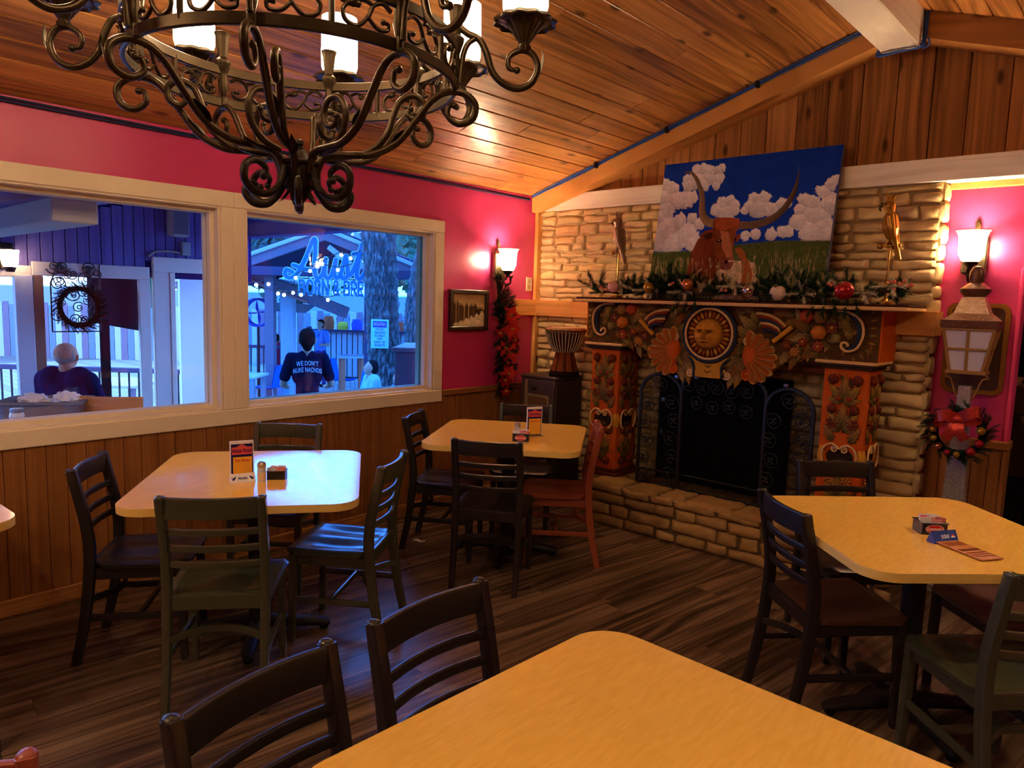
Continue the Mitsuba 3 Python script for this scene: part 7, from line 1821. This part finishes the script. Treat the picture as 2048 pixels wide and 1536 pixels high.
# near side of the porch: chairs, tub with cloths, jar
def porch_chair(c, a, label, m):
    t = Thing(); xs = np.linspace(-0.2, 0.2, 9)
    t.add('back_panel', sweep(np.c_[xs, -0.24 - 0.03 * (1 - (xs / 0.2) ** 2), 0 * xs + 0.87], rrect(0.02, 0.24, 0.01)[:, [0, 1]], (0, 0, 1)), m, 40)
    for s in (-1, 1):
        t.add('post', sweep([(s * 0.18, -0.22, 0), (s * 0.18, -0.2, 0.45), (s * 0.18, -0.24, 0.80)], rrect(0.034, 0.034, 0.006), (0, 1, 0)), m, 40); t.add('leg', sweep([(s * 0.18, 0.16, 0), (s * 0.18, 0.16, 0.43)], rrect(0.034, 0.034, 0.006), (0, 1, 0)), m, 40)
    t.add('seat', cbox(-0.21, 0.21, -0.21, 0.19, 0.43, 0.455, 0.01), m, False)
    t.place('porch_chair', label, 'chair', (c[0], c[1], 0.0), a)
mat('honeywood', L(196, 140, 84), 0.22)
porch_chair((-4.56, 1.63), 45, 'honey coloured wooden chair outside, its back against the large window pane', 'honeywood')
t = Thing(); bx, by = -4.56, 1.21
def tubwall(w, d, h, th):
    o = rrect(w, d, 0.05, 4); i = rrect(w - 2 * th, d - 2 * th, 0.045, 4); n = len(o); k = np.arange(n); j = (k + 1) % n
    v = np.vstack([np.c_[o * 0.9, 0 * o[:, 0]], np.c_[o, 0 * o[:, 0] + h], np.c_[o * 1.06, 0 * o[:, 0] + h], np.c_[o * 1.06, 0 * o[:, 0] + h - 0.015], np.c_[i, 0 * o[:, 0] + h], np.c_[i * 0.9, 0 * o[:, 0] + 0.01]])
    f = []
    for a, b in ((0, 1), (3, 2), (1, 2), (4, 1), (5, 4)): f += [np.c_[a * n + k, a * n + j, b * n + j], np.c_[a * n + k, b * n + j, b * n + k]]
    c = len(v); v = np.vstack([v, [[0, 0, 0.0], [0, 0, 0.01]]]); f += [np.c_[j, k, 0 * k + c], np.c_[5 * n + k, 5 * n + j, 0 * k + c + 1]]
    return v, np.vstack(f)
t.add('tub', mv(tubwall(0.40, 0.28, 0.13, 0.006), (bx, by, 0.845), rz=55), flat(120, 118, 122, 0.5), 40)
t.place('bus_tub', 'grey plastic tub holding white cloths behind the large window', 'tub')
single('tub_stand', cbox(-4.80, -4.42, 0.95, 1.32, 0.0, 0.842, 0.01), flat(90, 80, 76, 0.6), 'dark stand that carries the grey tub outside the large window', 'stand', False)
for k, (x, y, z, r, lab) in enumerate(((-4.62, 1.17, 0.955, 0.085, 'crumpled white cloth at the left of the grey tub'), (-4.50, 1.29, 0.975, 0.075, 'crumpled white cloth at the right of the grey tub'))):
    m = trimesh.creation.icosphere(4, 1.0); v = np.asarray(m.vertices); n = meshkit.fbm(v * 2.5 + k * 5, 4, 3); v = v * (0.75 + 0.6 * np.abs(n - 0.5)[:, None] * 2) * np.array([1.25, 1.0, 0.62]) * r
    single('cloth', (v + [x, y, z], np.asarray(m.faces)), flat(226, 222, 220, 0.8), lab, 'cloth', True)
t = Thing(); t.add('glass', mv(lathe([(0.0, 0), (0.032, 0.0), (0.036, 0.02), (0.034, 0.05), (0.036, 0.055), (0.034, 0.075), (0.036, 0.08), (0.030, 0.10)], 16), (-4.36, 1.02, 0.842)), flat(206, 214, 220, 0.1), 30); t.add('lid', mv(lathe([(0.030, 0.10), (0.032, 0.105), (0.032, 0.12), (0.0, 0.125)], 16), (-4.36, 1.02, 0.842)), 'galv', 30)
t.place('glass_jar', 'ribbed glass jar at the lower left corner of the large window', 'jar')
# ---------------------------------------------------------------- the room beyond the passage on the right
single('floor_passage', pbox(-1.6, 2.6, 4.96, 8.6, -0.05, 0.0), flat(70, 60, 64, 0.5), smooth=False, kind='structure')
single('wall_passage_far', pbox(-1.6, 2.6, 8.6, 8.7, 0, 2.6), flat(150, 96, 60, 0.6), smooth=False, kind='structure')
single('wall_passage_side', pbox(-1.7, -1.6, 4.97, 8.7, 0, 2.6), flat(176, 60, 96, 0.6), smooth=False, kind='structure')
single('wall_passage_end', pbox(2.6, 2.7, 4.97, 8.7, 0, 2.6), flat(176, 150, 120, 0.6), smooth=False, kind='structure')
single('ceiling_passage', pbox(-1.7, 2.6, 4.97, 8.7, 2.6, 2.7), flat(150, 100, 60, 0.6), smooth=False, kind='structure')
pass
t = Thing(); t.add('trim_ring', mv(lathe([(0.14, 0.0), (0.14, -0.03), (0.11, -0.03), (0.11, 0.0)], 20), (1.2, 6.2, 2.6)), 'trim'); t.light('lamp_lens', mv(lathe([(0.0001, -0.012), (0.11, -0.012)], 20), (1.2, 6.2, 2.6)), (4.0, 4.6, 6.5)); t.place('passage_lamp', 'cool round ceiling lamp in the room beyond the passage', 'lamp')
t = Thing(); pp = (-0.50, 6.35, 0.0); fa = math.radians(12)
R, k = standing(t, pp, fa, 1.78, 'blackshirt', 'jeans', 'skin', 'hairdark', [(-0.22, 0.20, 1.05), (0.22, 0.20, 1.05)]); back_text(t, R, fa, k, [("WE DON'T", 1.335, 0.24), ('NUKE NACHOS', 1.262, 0.31)], WT, 0.24, 1.3, pp)
t.place('person', 'person in dark T-shirt with white back print in the room beyond the passage', 'person')
mk.place('dining_table', 'pale table edge glimpsed in the room beyond the passage', 'table', (-0.30, 6.95, 0), 10)
PROTO['black'].place('dining_chair', 'dark chair in the room beyond the passage at the right edge', 'chair', (-0.42, 5.75, 0), 20)
# ---------------------------------------------------------------- lamps of the room behind the viewer
def can_light(x, y, rad):
    t = Thing(); z = zroof(x)
    t.add('trim_ring', mv(lathe([(0.10, 0.0), (0.10, -0.03), (0.075, -0.03), (0.075, 0.0)], 20), (x, y, z)), 'trim')
    v, f = mv(lathe([(0.0001, -0.012), (0.075, -0.012)], 20), (x, y, z))
    t.light('lamp_lens', (v, f), WARM * rad)
    t.place('ceiling_lamp', 'round warm lamp fixed to the plank ceiling behind the viewer', 'lamp', group='ceiling lamps behind the viewer')
for x, y in ((-2.6, -1.2), (-2.4, -0.6), (0.2, -1.2), (0.9, 0.6), (-1.0 + 1.6, 3.4), (-2.0, -2.6)):
    can_light(x, y, 85)
